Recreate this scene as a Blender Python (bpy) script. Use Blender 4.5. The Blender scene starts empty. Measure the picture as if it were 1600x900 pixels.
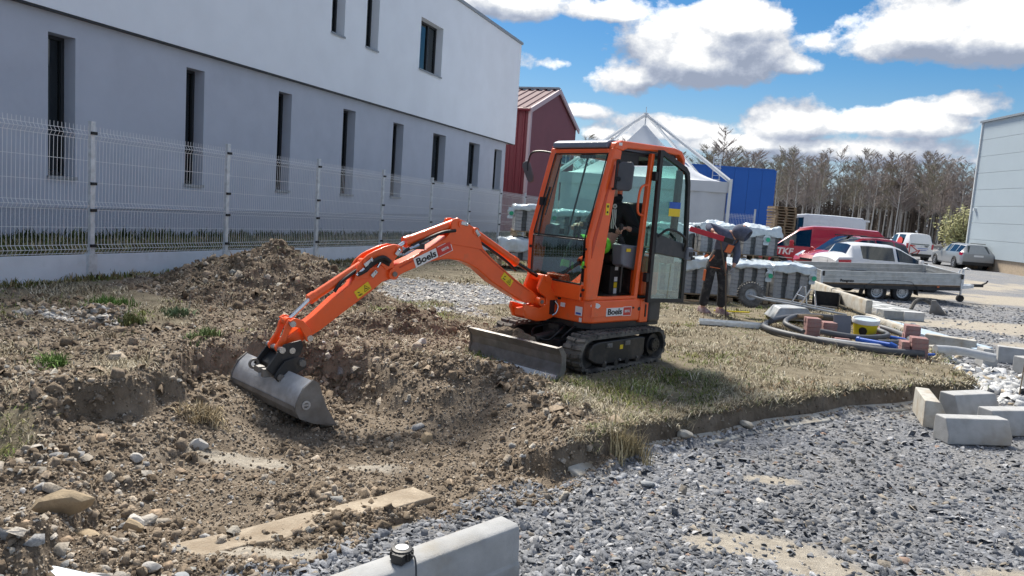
import bpy, bmesh, math, random
import numpy as np
from math import sin, cos, pi, radians, atan2, hypot
from mathutils import Vector, Matrix, Euler

SC = bpy.context.scene
COL = SC.collection
rnd = random.Random(7)

# ------------------------------------------------------------------ camera
PITCH, ROLL = 0.1123, 0.0700
cd = bpy.data.cameras.new('camera'); cam = bpy.data.objects.new('camera', cd); COL.objects.link(cam)
cd.sensor_width = 36; cd.lens = 26.55; cd.clip_start = 0.05; cd.clip_end = 3000
_f = Vector((0, cos(PITCH), -sin(PITCH))); _u0 = Vector((0, sin(PITCH), cos(PITCH))); _r0 = Vector((1, 0, 0))
_r = _r0*cos(ROLL)+_u0*sin(ROLL); _u = -_r0*sin(ROLL)+_u0*cos(ROLL)
cam.matrix_world = Matrix(((_r.x, _u.x, -_f.x, 0), (_r.y, _u.y, -_f.y, 0), (_r.z, _u.z, -_f.z, 1.66), (0, 0, 0, 1)))
SC.camera = cam

# ------------------------------------------------------------------ sky, sun, exposure
SUN_EL, SUN_AZ = radians(50), radians(-20)       # azimuth from +Y towards +X: behind and to the left
SC.view_settings.view_transform = 'Standard'; SC.view_settings.look = 'None'
SC.view_settings.exposure = 2.55; SC.view_settings.gamma = 1.0
W = bpy.data.worlds.new('World'); SC.world = W; W.use_nodes = True
wn, wl = W.node_tree.nodes, W.node_tree.links
wn.clear()

def build_sky():
    out = wn.new('ShaderNodeOutputWorld')
    sky = wn.new('ShaderNodeTexSky'); sky.sky_type = 'NISHITA'; sky.sun_disc = False
    sky.sun_elevation = SUN_EL; sky.sun_rotation = SUN_AZ
    sky.air_density = 1.0; sky.dust_density = 0.3; sky.ozone_density = 3.0
    bs = wn.new('ShaderNodeBackground'); bs.inputs[1].default_value = 0.05
    tc = wn.new('ShaderNodeTexCoord')
    sp = wn.new('ShaderNodeSeparateXYZ'); wl.new(tc.outputs['Generated'], sp.inputs[0])
    # cloud density group: az, el in -> density
    g = bpy.data.node_groups.new('cloud_density', 'ShaderNodeTree')
    g.interface.new_socket('Az', in_out='INPUT', socket_type='NodeSocketFloat')
    g.interface.new_socket('El', in_out='INPUT', socket_type='NodeSocketFloat')
    g.interface.new_socket('Density', in_out='OUTPUT', socket_type='NodeSocketFloat')
    gn, gl = g.nodes, g.links
    gi = gn.new('NodeGroupInput'); go = gn.new('NodeGroupOutput')
    def M(op, a, b=None, c=None):
        n = gn.new('ShaderNodeMath'); n.operation = op
        for k, v in enumerate((a, b, c)):
            if v is None: continue
            if isinstance(v, (int, float)): n.inputs[k].default_value = v
            else: gl.new(v, n.inputs[k])
        return n.outputs[0]
    az, el = gi.outputs[0], gi.outputs[1]
    def noise(sx, sy, scale, det, rough, off):
        cb = gn.new('ShaderNodeCombineXYZ')
        gl.new(M('MULTIPLY', az, sx), cb.inputs[0]); gl.new(M('MULTIPLY', el, sy), cb.inputs[1]); cb.inputs[2].default_value = off
        n = gn.new('ShaderNodeTexNoise'); n.inputs['Scale'].default_value = scale; n.inputs['Detail'].default_value = det
        n.inputs['Roughness'].default_value = rough; gl.new(cb.outputs[0], n.inputs['Vector'])
        return n.outputs[0]
    n1 = noise(1, 1.5, 6.5, 9, 0.58, 3.1)
    n2 = noise(1, 1.35, 24, 7, 0.6, 8.3)
    wob = M('ADD', M('MULTIPLY', M('SUBTRACT', n1, 0.5), 2.4), M('MULTIPLY', M('SUBTRACT', n2, 0.5), 1.15))
    best = None
    for (a0, e0, ra, re, wt) in CLOUDS:
        dx = M('MULTIPLY', M('SUBTRACT', az, a0), 1/ra)
        dy0 = M('SUBTRACT', el, e0)
        dy = M('MAXIMUM', M('MULTIPLY', dy0, 1/re), M('MULTIPLY', dy0, -1.5/re))   # flatter underneath
        r = M('SQRT', M('ADD', M('MULTIPLY', dx, dx), M('MULTIPLY', dy, dy)))
        d = M('MULTIPLY', M('SUBTRACT', 1.0, r), wt)
        best = d if best is None else M('MAXIMUM', best, d)
    # broken cumulus goes on out of view, its cover raised for fill light
    far = M('MULTIPLY', M('SUBTRACT', noise(1, 2.2, 2.6, 5, 0.5, 1.7), 0.47), 4.5)
    out_of = M('MINIMUM', M('MAXIMUM', M('MULTIPLY', M('SUBTRACT', M('ABSOLUTE', M('SUBTRACT', az, 0.15)), 0.75), 5.0), 0.0), 1.0)
    up = M('MINIMUM', M('MAXIMUM', M('MULTIPLY', M('SUBTRACT', el, 0.42), 6.0), 0.0), 1.0)
    m = M('MAXIMUM', out_of, up)
    best = M('MAXIMUM', best, M('SUBTRACT', M('MULTIPLY', M('ADD', far, 1.0), m), 1.0))
    gl.new(M('ADD', M('MULTIPLY', best, 1.0), wob), go.inputs[0])
    def m(op, a, b=None):
        n = wn.new('ShaderNodeMath'); n.operation = op
        for k, v in enumerate((a, b)):
            if v is None: continue
            if isinstance(v, (int, float)): n.inputs[k].default_value = v
            else: wl.new(v, n.inputs[k])
        return n.outputs[0]
    azs = m('ARCTAN2', sp.outputs[0], sp.outputs[1]); els = m('ARCSINE', sp.outputs[2])
    def dens(da, de):
        q = wn.new('ShaderNodeGroup'); q.node_tree = g
        wl.new(m('ADD', azs, da), q.inputs[0]); wl.new(m('ADD', els, de), q.inputs[1])
        return q.outputs[0]
    d0 = dens(0, 0); d1 = dens(-0.012, 0.045); d2 = dens(-0.004, 0.012)
    def ramp(v, stops):
        r = wn.new('ShaderNodeValToRGB'); wl.new(v, r.inputs[0]); e = r.color_ramp.elements
        while len(e) < len(stops): e.new(0.5)
        for k, (p, c) in enumerate(stops): e[k].position = p; e[k].color = (*c, 1) if len(c) == 3 else c
        return r.outputs[0]
    cover = ramp(d0, [(0.0, (0, 0, 0)), (0.12, (.5,)*3), (0.30, (1, 1, 1))])
    shade = m('ADD', m('MULTIPLY', m('SUBTRACT', d1, d0), -0.55), 0.40)
    thick = m('ADD', m('MULTIPLY', d0, -0.10), m('MULTIPLY', m('SUBTRACT', d2, d0), -0.75))
    ccol = ramp(m('ADD', shade, thick), [(0.0, (.22, .255, .33)), (0.25, (.30, .335, .41)), (0.5, (.44, .465, .51)), (0.72, (.60, .61, .625)), (1.0, (.85, .85, .85))])
    bc = wn.new('ShaderNodeBackground'); wl.new(ccol, bc.inputs[0]); bc.inputs[1].default_value = 0.265
    # pale band low over the horizon
    hz_ = ramp(els, [(0.0, (.75,)*3), (0.07, (.45,)*3), (0.12, (0.12,)*3), (0.18, (0.0,)*3)])
    bh = wn.new('ShaderNodeBackground'); bh.inputs[0].default_value = (.46, .58, .82, 1); bh.inputs[1].default_value = 0.15
    hs = wn.new('ShaderNodeHueSaturation'); hs.inputs['Saturation'].default_value = 1.42; hs.inputs['Value'].default_value = .335; wl.new(sky.outputs[0], hs.inputs['Color']); wl.new(hs.outputs[0], bs.inputs[0])
    mh = wn.new('ShaderNodeMixShader'); wl.new(hz_, mh.inputs[0]); wl.new(bs.outputs[0], mh.inputs[1]); wl.new(bh.outputs[0], mh.inputs[2])
    mx = wn.new('ShaderNodeMixShader'); wl.new(cover, mx.inputs[0]); wl.new(mh.outputs[0], mx.inputs[1]); wl.new(bc.outputs[0], mx.inputs[2])
    wl.new(mx.outputs[0], out.inputs[0])
# azimuth, elevation, half width, half height (radians), weight
CLOUDS = [(0.207,0.190,0.115,0.063,1.30), (0.133,0.165,0.060,0.038,1.10), (0.257,0.232,0.068,0.039,1.20), (0.464,0.215,0.134,0.047,1.20), (0.545,0.212,0.069,0.039,1.20), (0.336,0.185,0.043,0.015,0.80), (-0.025,0.245,0.078,0.026,0.95), (0.089,0.244,0.065,0.018,0.85), (0.336,0.118,0.079,0.041,1.20), (0.448,0.124,0.096,0.037,1.20), (0.405,0.086,0.174,0.030,0.90), (0.511,0.139,0.043,0.021,0.90), (0.199,0.105,0.086,0.024,0.90), (0.294,0.091,0.131,0.019,0.80), (0.071,0.122,0.037,0.010,0.40), (0.506,0.082,0.073,0.010,0.60), (0.046,0.180,0.025,0.006,0.20), (0.119,0.092,0.049,0.011,0.60), (-0.110,0.288,0.130,0.035,0.90), (0.358,0.314,0.109,0.033,0.90)]
build_sky()
W.cycles.sampling_method = 'MANUAL'; W.cycles.sample_map_resolution = 512

sd = bpy.data.lights.new('sun', 'SUN'); sd.energy = 1.25; sd.angle = radians(14); sd.color = (1.0, 0.94, 0.84)
sun = bpy.data.objects.new('sun', sd); COL.objects.link(sun)
sdir = Vector((sin(SUN_AZ)*cos(SUN_EL), cos(SUN_AZ)*cos(SUN_EL), sin(SUN_EL)))
sun.rotation_euler = sdir.to_track_quat('Z', 'Y').to_euler(); sun.location = (0, 0, 40)

# ------------------------------------------------------------------ helpers
class MB:
    """collects shapes and links them as one mesh object"""
    def __init__(s): s.v = []; s.f = []; s.m = []; s.cm = 0
    def add(s, vs, fs, T=None):
        o = len(s.v)
        if T is not None: vs = [tuple(T @ Vector(p)) for p in vs]
        s.v += [tuple(p) for p in vs]; s.f += [tuple(i+o for i in f) for f in fs]; s.m += [s.cm]*len(fs)
        return s
    def box(s, c, d, rz=0, T=None):
        x, y, z = d[0]/2, d[1]/2, d[2]/2
        vs = [(-x,-y,-z),(x,-y,-z),(x,y,-z),(-x,y,-z),(-x,-y,z),(x,-y,z),(x,y,z),(-x,y,z)]
        R = Matrix.Translation(c) @ Matrix.Rotation(rz, 4, 'Z')
        if T is not None: R = T @ R
        return s.add(vs, [(3,2,1,0),(4,5,6,7),(0,1,5,4),(1,2,6,5),(2,3,7,6),(3,0,4,7)], R)
    def hexa(s, b, t):
        """eight corners: bottom loop, top loop"""
        return s.add(list(b)+list(t), [(3,2,1,0),(4,5,6,7),(0,1,5,4),(1,2,6,5),(2,3,7,6),(3,0,4,7)])
    def prism(s, poly, a, b, axis='y', T=None):
        """extrude a polygon given in the plane across the axis between a and b; axis y: poly is (x,z)"""
        n = len(poly)
        mk = {'y': lambda p, t: (p[0], t, p[1]), 'x': lambda p, t: (t, p[0], p[1]), 'z': lambda p, t: (p[0], p[1], t)}[axis]
        area = sum(poly[i][0]*poly[(i+1) % n][1]-poly[(i+1) % n][0]*poly[i][1] for i in range(n))
        if area < 0: poly = poly[::-1]
        if axis == 'y': a, b = max(a, b), min(a, b)
        else: a, b = min(a, b), max(a, b)
        vs = [mk(p, a) for p in poly]+[mk(p, b) for p in poly]
        fs = [tuple(range(n-1, -1, -1)), tuple(range(n, 2*n))]+[(i, (i+1) % n, n+(i+1) % n, n+i) for i in range(n)]
        return s.add(vs, fs, T)
    def cyl(s, p, q, r, n=12, r2=None, caps=True):
        p, q = Vector(p), Vector(q); d = (q-p)
        if d.length < 1e-6: return s
        r2 = r if r2 is None else r2
        M_ = d.to_track_quat('Z', 'Y').to_matrix(); vs = []
        for (c, rr) in ((p, r), (q, r2)):
            for k in range(n):
                a = 2*pi*k/n; vs.append(c+M_ @ Vector((cos(a)*rr, sin(a)*rr, 0)))
        fs = [(k, (k+1) % n, n+(k+1) % n, n+k) for k in range(n)]
        if caps: fs += [tuple(range(n-1, -1, -1)), tuple(range(n, 2*n))]
        return s.add(vs, fs)
    def tube(s, pts, r, n=8, caps=True):
        pts = [Vector(p) for p in pts]; rs = r if isinstance(r, (list, tuple)) else [r]*len(pts)
        vs = []; ref = None
        for i, p in enumerate(pts):
            t = (pts[min(i+1, len(pts)-1)]-pts[max(i-1, 0)]).normalized()
            if ref is None:
                ref = Vector((0, 0, 1)) if abs(t.z) < .9 else Vector((1, 0, 0))
            x = (ref-t*ref.dot(t)).normalized(); y = t.cross(x); ref = x
            for k in range(n):
                a = 2*pi*k/n; vs.append(p+(x*cos(a)+y*sin(a))*rs[i])
        fs = []
        for i in range(len(pts)-1):
            for k in range(n): fs.append((i*n+k, i*n+(k+1) % n, (i+1)*n+(k+1) % n, (i+1)*n+k))
        if caps: fs += [tuple(range(n-1, -1, -1)), tuple(range((len(pts)-1)*n, len(pts)*n))]
        return s.add(vs, fs)
    def lathe(s, prof, n=24, T=None, close=False):
        """profile (r,z) turned about z"""
        m_ = len(prof); vs = []
        for k in range(n):
            a = 2*pi*k/n
            for (r, z) in prof: vs.append((r*cos(a), r*sin(a), z))
        fs = []
        for k in range(n):
            k2 = (k+1) % n
            for i in range(m_-1 if not close else m_):
                j = (i+1) % m_
                fs.append((k*m_+i, k2*m_+i, k2*m_+j, k*m_+j))
        return s.add(vs, fs, T)
    def loft(s, rings, closed=True, caps=True):
        n = len(rings[0]); vs = [p for r in rings for p in r]; fs = []
        for i in range(len(rings)-1):
            for k in range(n if closed else n-1):
                k2 = (k+1) % n; fs.append((i*n+k, i*n+k2, (i+1)*n+k2, (i+1)*n+k))
        if caps and closed: fs += [tuple(range(n-1, -1, -1)), tuple(range((len(rings)-1)*n, len(rings)*n))]
        return s.add(vs, fs)
    def rock(s, c, d, seed, rz=0, jit=.22):
        """broken stone: a ball cut by random planes"""
        r = random.Random(seed); b = bmesh.new(); bmesh.ops.create_icosphere(b, subdivisions=2, radius=1)
        for k in range(9):
            n = Vector((r.gauss(0, 1), r.gauss(0, 1), r.gauss(0, .8))).normalized(); q = r.uniform(.52, .86)
            for v in b.verts:
                t = v.co.dot(n)
                if t > q: v.co -= n*(t-q)*.95
        vs = [(v.co.x*d[0]*.62+r.uniform(-1, 1)*d[0]*.02, v.co.y*d[1]*.62+r.uniform(-1, 1)*d[1]*.02, v.co.z*d[2]*.62) for v in b.verts]
        fs = [tuple(v.index for v in f.verts) for f in b.faces]; b.free()
        return s.add(vs, fs, Matrix.Translation(c) @ Matrix.Rotation(rz, 4, 'Z') @ Euler((r.uniform(-.25, .25), r.uniform(-.25, .25), 0)).to_matrix().to_4x4())
    def mesh(s, name, mats, smooth=None, sharp=35):
        me = bpy.data.meshes.new(name); me.from_pydata(s.v, [], s.f)
        for m_ in (mats if isinstance(mats, (list, tuple)) else [mats]): me.materials.append(m_)
        if len(me.materials) > 1: me.polygons.foreach_set('material_index', s.m)
        if smooth:
            me.polygons.foreach_set('use_smooth', [True]*len(s.f))
            me.set_sharp_from_angle(angle=radians(sharp))
        me.update(); return me
    def build(s, name, mats, parent=None, smooth=False, bevel=0, loc=None, rz=None, sharp=35, seg=2):
        o = bpy.data.objects.new(name, s.mesh(name, mats, smooth or bevel > 0, sharp)); COL.objects.link(o)
        if parent: o.parent = parent
        if loc is not None: o.location = loc
        if rz is not None: o.rotation_euler = (0, 0, rz)
        if bevel:
            b = o.modifiers.new('bevel', 'BEVEL'); b.width = bevel; b.segments = seg; b.limit_method = 'ANGLE'; b.angle_limit = radians(40)
            b.harden_normals = True
        return o

def tag(o, label=None, cat=None, group=None, kind=None):
    if label: o['label'] = label
    if cat: o['category'] = cat
    if group: o['group'] = group
    if kind: o['kind'] = kind
    return o
def thing(name, label, cat, loc=(0, 0, 0), rz=0, group=None):
    o = bpy.data.objects.new(name, None); COL.objects.link(o); o.empty_display_size = .2
    o.location = loc; o.rotation_euler = (0, 0, rz)
    return tag(o, label, cat, group)
def kids(o): return [c for c in COL.objects if c.parent == o]
def inst(mesh, name, parent=None, loc=(0, 0, 0), rz=0, scale=None, rot=None):
    o = bpy.data.objects.new(name, mesh); COL.objects.link(o); o.parent = parent; o.location = loc
    o.rotation_euler = rot if rot is not None else (0, 0, rz)
    if scale: o.scale = scale
    return o
def copy_tree(o, ch, loc, rz, label=None):
    """a copy of a thing with copies of its parts (ch: {parent: [children]})"""
    c = o.copy(); COL.objects.link(c); c.location = loc; c.rotation_euler = (0, 0, rz)
    if label: c['label'] = label
    for p in ch.get(o, []):
        q = p.copy(); COL.objects.link(q); q.parent = c
        for p2 in ch.get(p, []):
            q2 = p2.copy(); COL.objects.link(q2); q2.parent = q
    return c
def text_mesh(txt, size, depth=.002, shear=0, bold=0):
    cu = bpy.data.curves.new('lettering', 'FONT'); cu.body = txt; cu.size = size; cu.extrude = depth/2; cu.align_x = 'CENTER'; cu.align_y = 'CENTER'
    cu.shear = shear; cu.offset = bold; cu.resolution_u = 3
    o = bpy.data.objects.new('lettering', cu); COL.objects.link(o)
    dg = bpy.context.evaluated_depsgraph_get(); me = bpy.data.meshes.new_from_object(o.evaluated_get(dg))
    bpy.data.objects.remove(o); bpy.data.curves.remove(cu)
    return me
def lettering(txt, size, mat, parent, origin, xdir, ydir, name='lettering', shear=0, bold=0, width=None):
    """flat letters: origin, reading direction and up direction in the parent's space"""
    me = text_mesh(txt, size, .002, shear, bold); me.materials.clear(); me.materials.append(mat)
    x = Vector(xdir).normalized(); y = Vector(ydir); y = (y-x*y.dot(x)).normalized(); z = x.cross(y)
    o = bpy.data.objects.new(name, me); COL.objects.link(o); o.parent = parent
    sx = 1
    if width:
        xs = [v.co.x for v in me.vertices]; sx = width/max(1e-6, max(xs)-min(xs))
    o.matrix_local = Matrix(((x.x*sx, y.x, z.x, origin[0]), (x.y*sx, y.y, z.y, origin[1]), (x.z*sx, y.z, z.z, origin[2]), (0, 0, 0, 1)))
    return o
def skin_obj(name, mat, chains, parent=None, sub=2, root=0, smooth_iter=0):
    """chains: list of ([points],[radii]) ; a chain may start with the index (chain, point) it grows from"""
    vs, es, rs, idx = [], [], [], {}
    for ci, ch in enumerate(chains):
        start, pts, rad = ch if len(ch) == 3 else (None, ch[0], ch[1])
        prev = idx[start] if start is not None else None
        for k, (p, r) in enumerate(zip(pts, rad)):
            vs.append(p); rs.append(r if isinstance(r, tuple) else (r, r)); i = len(vs)-1; idx[(ci, k)] = i
            if prev is not None: es.append((prev, i))
            prev = i
    me = bpy.data.meshes.new(name); me.from_pydata([tuple(v) for v in vs], es, [])
    me.materials.append(mat)
    o = bpy.data.objects.new(name, me); COL.objects.link(o); o.parent = parent
    md = o.modifiers.new('skin', 'SKIN'); md.use_smooth_shade = True
    if not me.skin_vertices:
        bpy.context.view_layer.objects.active = o
        bpy.ops.object.modifier_remove(modifier='skin'); bpy.ops.object.modifier_add(type='SKIN')
        o.modifiers[0].use_smooth_shade = True
    for i, r in enumerate(rs): me.skin_vertices[0].data[i].radius = r
    # every loose part needs a root
    seen = set(); adj = {i: [] for i in range(len(vs))}
    for a, b in es: adj[a].append(b); adj[b].append(a)
    for i in range(len(vs)):
        if i in seen: continue
        me.skin_vertices[0].data[i].use_root = True
        st = [i]
        while st:
            j = st.pop()
            if j in seen: continue
            seen.add(j); st += adj[j]
    ss = o.modifiers.new('subdivision', 'SUBSURF'); ss.levels = sub; ss.render_levels = sub
    return o
def bez(pts, n=10):
    """smooth curve through points"""
    P = [Vector(p) for p in pts]; out = []
    for i in range(len(P)-1):
        p0, p1, p2, p3 = P[max(i-1, 0)], P[i], P[i+1], P[min(i+2, len(P)-1)]
        for k in range(n):
            t = k/n
            out.append(.5*((2*p1)+(p2-p0)*t+(2*p0-5*p1+4*p2-p3)*t*t+(3*p1-p0-3*p2+p3)*t**3))
    out.append(P[-1]); return out

# ------------------------------------------------------------------ materials
def mat(name, col, rough=.6, metal=0, var=.0, vscale=8, bump=0, bscale=60, dirt=None, dscale=3, damt=.5, spec=.5, coat=0, trans=0, stretch=None, col2=None, c2s=4, c2t=.5):
    m = bpy.data.materials.new(name); m.use_nodes = True; nt = m.node_tree; N, L = nt.nodes, nt.links
    b = N['Principled BSDF']; b.inputs['Roughness'].default_value = rough; b.inputs['Metallic'].default_value = metal
    b.inputs['Specular IOR Level'].default_value = spec; b.inputs['Coat Weight'].default_value = coat; b.inputs['Coat Roughness'].default_value = .08
    b.inputs['Base Color'].default_value = (*col, 1)
    tc = N.new('ShaderNodeTexCoord'); src = tc.outputs['Object']
    if stretch:
        mp = N.new('ShaderNodeMapping'); mp.inputs['Scale'].default_value = stretch; L.new(src, mp.inputs[0]); src = mp.outputs[0]
    def noise(sc, det=5, ro=.6):
        n = N.new('ShaderNodeTexNoise'); n.inputs['Scale'].default_value = sc; n.inputs['Detail'].default_value = det; n.inputs['Roughness'].default_value = ro
        L.new(src, n.inputs['Vector']); return n.outputs[0]
    cur = None
    def mix(fac, a, c):
        x = N.new('ShaderNodeMix'); x.data_type = 'RGBA'
        L.new(fac, x.inputs[0])
        if isinstance(a, tuple): x.inputs[6].default_value = (*a, 1)
        else: L.new(a, x.inputs[6])
        x.inputs[7].default_value = (*c, 1); return x.outputs[2]
    def ramp(v, lo, hi):
        r = N.new('ShaderNodeMapRange'); r.inputs[1].default_value = lo; r.inputs[2].default_value = hi; L.new(v, r.inputs[0]); return r.outputs[0]
    cur = col
    if col2: cur = mix(ramp(noise(c2s, 6), c2t-.08, c2t+.12), cur, col2)
    if var:
        lo = tuple(max(0, c*(1-var)) for c in col); cur = mix(ramp(noise(vscale), .38, .66), cur, lo)
    if dirt:
        f = ramp(noise(dscale, 8, .68), .62-damt*.35, .80-damt*.2)
        mm = N.new('ShaderNodeMath'); mm.operation = 'MULTIPLY'; mm.inputs[1].default_value = min(1, .4+damt*.6); L.new(f, mm.inputs[0])
        cur = mix(mm.outputs[0], cur, dirt)
        rr = N.new('ShaderNodeMapRange'); rr.inputs[3].default_value = rough; rr.inputs[4].default_value = .85; L.new(mm.outputs[0], rr.inputs[0]); L.new(rr.outputs[0], b.inputs['Roughness'])
    if not isinstance(cur, tuple): L.new(cur, b.inputs['Base Color'])
    if bump:
        bp = N.new('ShaderNodeBump'); bp.inputs['Strength'].default_value = bump; bp.inputs['Distance'].default_value = .02
        L.new(noise(bscale, 6, .65), bp.inputs['Height']); L.new(bp.outputs[0], b.inputs['Normal'])
    return m
def glass(name, tint=(.55, .75, .72), alpha=.35, rough=.02, spec=.6):
    """thin tinted sheet: partly clear, partly mirror"""
    m = bpy.data.materials.new(name); m.use_nodes = True; N, L = m.node_tree.nodes, m.node_tree.links
    N.clear(); o = N.new('ShaderNodeOutputMaterial')
    t = N.new('ShaderNodeBsdfTransparent'); t.inputs[0].default_value = (*tint, 1)
    d = N.new('ShaderNodeBsdfGlossy'); d.inputs['Roughness'].default_value = rough; d.inputs[0].default_value = (.9, .95, .95, 1)
    fr = N.new('ShaderNodeLayerWeight'); fr.inputs[0].default_value = .5
    pw = N.new('ShaderNodeMath'); pw.operation = 'POWER'; pw.inputs[1].default_value = 4; L.new(fr.outputs['Facing'], pw.inputs[0])
    ad = N.new('ShaderNodeMath'); ad.operation = 'MULTIPLY_ADD'; ad.inputs[1].default_value = .7; ad.inputs[2].default_value = alpha; L.new(pw.outputs[0], ad.inputs[0])
    x = N.new('ShaderNodeMixShader'); L.new(ad.outputs[0], x.inputs[0]); L.new(t.outputs[0], x.inputs[1]); L.new(d.outputs[0], x.inputs[2])
    L.new(x.outputs[0], o.inputs[0]); return m
MT = {}
def mk(name, *a, **k):
    MT[name] = mat(name, *a, **k); return MT[name]
mk('orange_paint', (.94, .125, .018), .33, var=.12, vscale=3, coat=.35, dirt=(.30, .16, .09), dscale=5, damt=.12)
mk('orange_dark', (.62, .06, .012), .45, var=.2)
mk('black_plastic', (.018, .019, .021), .5, var=.3, dirt=(.10, .09, .08), dscale=9, damt=.25)
mk('dark_grey_plastic', (.045, .048, .055), .5, var=.2, dirt=(.14, .13, .12), dscale=6, damt=.2)
mk('mid_grey_plastic', (.16, .17, .20), .45, var=.1)
mk('mirror_back', (.085, .09, .10), .5, var=.15)
mk('roof_grey', (.17, .20, .26), .4, var=.15, coat=.2)
mk('black_steel', (.022, .023, .025), .45, var=.3, dirt=(.17, .14, .11), dscale=4, damt=.35)
mk('bucket_steel', (.56, .57, .59), .36, metal=.25, var=.35, vscale=5, dirt=(.22, .18, .14), dscale=4, damt=.4, bump=.12, bscale=30)
mk('worn_steel', (.24, .235, .23), .5, metal=.35, var=.4, vscale=6, dirt=(.20, .165, .13), dscale=5, damt=.5, bump=.15, bscale=25)
mk('bright_steel', (.62, .64, .66), .25, metal=.9, var=.2)
mk('chrome', (.75, .76, .78), .12, metal=1)
mk('dark_rod', (.10, .10, .11), .2, metal=.9)
mk('rubber', (.045, .044, .043), .8, var=.3, dirt=(.26, .24, .21), dscale=5, damt=.62, bump=.3, bscale=40)
mk('tyre', (.022, .022, .024), .8, var=.3, dirt=(.12, .115, .105), dscale=10, damt=.3)
mk('tyre_dusty', (.10, .10, .10), .85, var=.3, dirt=(.25, .25, .24), dscale=12, damt=.55)
mk('hose_black', (.016, .016, .017), .5, var=.3)
mk('sticker_white', (.80, .80, .80), .5, var=.05)
mk('sticker_yellow', (.85, .60, .02), .5, var=.05)
mk('sticker_red', (.62, .045, .03), .5)
mk('ink', (.012, .012, .015), .5)
mk('hivis_green', (.22, .80, .05), .7, var=.1)
mk('hoodie_black', (.018, .019, .023), .9, var=.3, bump=.3, bscale=90)
mk('hoodie_blue', (.105, .125, .185), .92, var=.3, vscale=20, bump=.4, bscale=60)
mk('overall_grey', (.030, .031, .036), .9, var=.35, dirt=(.20, .19, .18), dscale=7, damt=.28, bump=.35, bscale=50)
mk('overall_orange', (.80, .22, .09), .85, var=.15)
mk('skin', (.56, .31, .22), .55, var=.15, vscale=30)
mk('hair_dark', (.02, .015, .012), .7)
mk('glove_grey', (.33, .34, .36), .9, var=.3, bump=.3)
mk('shoe', (.30, .18, .19), .8, var=.35, dirt=(.55, .50, .48), dscale=14, damt=.5)
mk('concrete', (.43, .435, .435), .85, var=.22, vscale=7, bump=.25, bscale=120, dirt=(.33, .29, .22), dscale=3.2, damt=.30)
mk('concrete_stained', (.50, .485, .44), .85, var=.25, vscale=9, bump=.25, bscale=90, dirt=(.33, .23, .12), dscale=5, damt=.5)
mk('footing_sand', (.44, .37, .28), .9, var=.3, vscale=5, bump=.5, bscale=50, dirt=(.24, .18, .12), dscale=5, damt=.6)
mk('concrete_pale', (.56, .57, .58), .85, var=.15, vscale=6, bump=.2, bscale=100, dirt=(.40, .36, .30), dscale=4, damt=.2)
mk('slab_white', (.70, .76, .83), .8, var=.10, vscale=2.5, dirt=(.36, .36, .36), dscale=1.6, damt=.14, bump=.1)
mk('paver_grey', (.36, .37, .385), .9, var=.25, vscale=18, bump=.3, bscale=120)
mk('paver_shaded', (.125, .135, .14), .9, var=.25, vscale=18, bump=.3, bscale=120)  # darker copy of the grey paver, shade of recessed columns put into colour
mk('paver_red', (.36, .19, .18), .9, var=.3, vscale=16, dirt=(.38, .33, .31), dscale=9, damt=.45, bump=.3, bscale=100)
mk('kerb_grey', (.33, .345, .35), .9, var=.2, vscale=12, bump=.25, bscale=120)
mk('wood_pallet', (.34, .25, .16), .85, var=.35, vscale=10, bump=.3, stretch=(1, 8, 8))
mk('wood_dark', (.16, .12, .085), .85, var=.4, vscale=10, bump=.3)
mk('rod_brown', (.13, .10, .075), .6, var=.3)
mk('plastic_film', (.58, .66, .71), .22, var=.14, vscale=9, bump=.35, bscale=14, spec=.6)
mk('print_green', (.02, .40, .22), .4, var=.2)
mk('galvanised', (.70, .74, .78), .42, metal=.3, var=.25, vscale=12)
mk('wire', (.74, .76, .78), .45)
mk('clip_black', (.01, .01, .012), .5)
mk('render_grey', (.50, .54, .63), .92, var=.07, vscale=1.4, bump=.12, bscale=220, dirt=(.44, .48, .57), dscale=.7, damt=.25)
mk('render_plinth', (.47, .505, .59), .95, var=.16, vscale=45, bump=.5, bscale=160)
mk('render_white', (.82, .87, .94), .92, var=.05, vscale=1.1, bump=.10, bscale=220, dirt=(.76, .80, .87), dscale=.6, damt=.2)
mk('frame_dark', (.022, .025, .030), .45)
mk('sheet_metal', (.30, .32, .34), .5, metal=.3)
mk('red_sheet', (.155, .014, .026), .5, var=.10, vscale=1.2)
mk('red_sheet_skylit', (.195, .062, .082), .55, var=.08, vscale=1.2)  # paler copy of the red sheet, sky light on the gable put into colour
mk('red_roof', (.115, .045, .06), .75, var=.1)
mk('trim_pink', (.44, .33, .36), .5)
mk('hall_panel', (.44, .51, .55), .5, var=.04, vscale=.6)
mk('hall_trim', (.68, .71, .72), .5)
mk('plinth_tan', (.50, .40, .29), .9, var=.2, bump=.2)
mk('blue_sheet', (.008, .115, .48), .5, var=.06, vscale=1)
mk('tent_fabric', (.66, .69, .74), .75, var=.06, vscale=2, bump=.05, bscale=20)
mk('tent_frame', (.78, .80, .81), .4)
mk('alu_side', (.50, .53, .54), .42, metal=.35, var=.2, vscale=5, dirt=(.34, .33, .30), dscale=2.5, damt=.3)
mk('trailer_dark', (.05, .052, .055), .7, var=.3)
mk('rim_steel', (.50, .51, .53), .35, metal=.7, var=.2)
mk('car_white', (.74, .75, .77), .3, coat=.6, var=.04, dirt=(.5, .48, .45), dscale=2, damt=.12)
mk('car_red', (.48, .010, .030), .28, coat=.7, var=.06)
mk('car_red_dark', (.36, .008, .025), .26, coat=.7, var=.06)
mk('car_silver', (.34, .355, .37), .34, metal=.45, coat=.5, var=.06)
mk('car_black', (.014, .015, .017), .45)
mk('lamp_clear', (.62, .64, .66), .12, metal=.4)
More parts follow.
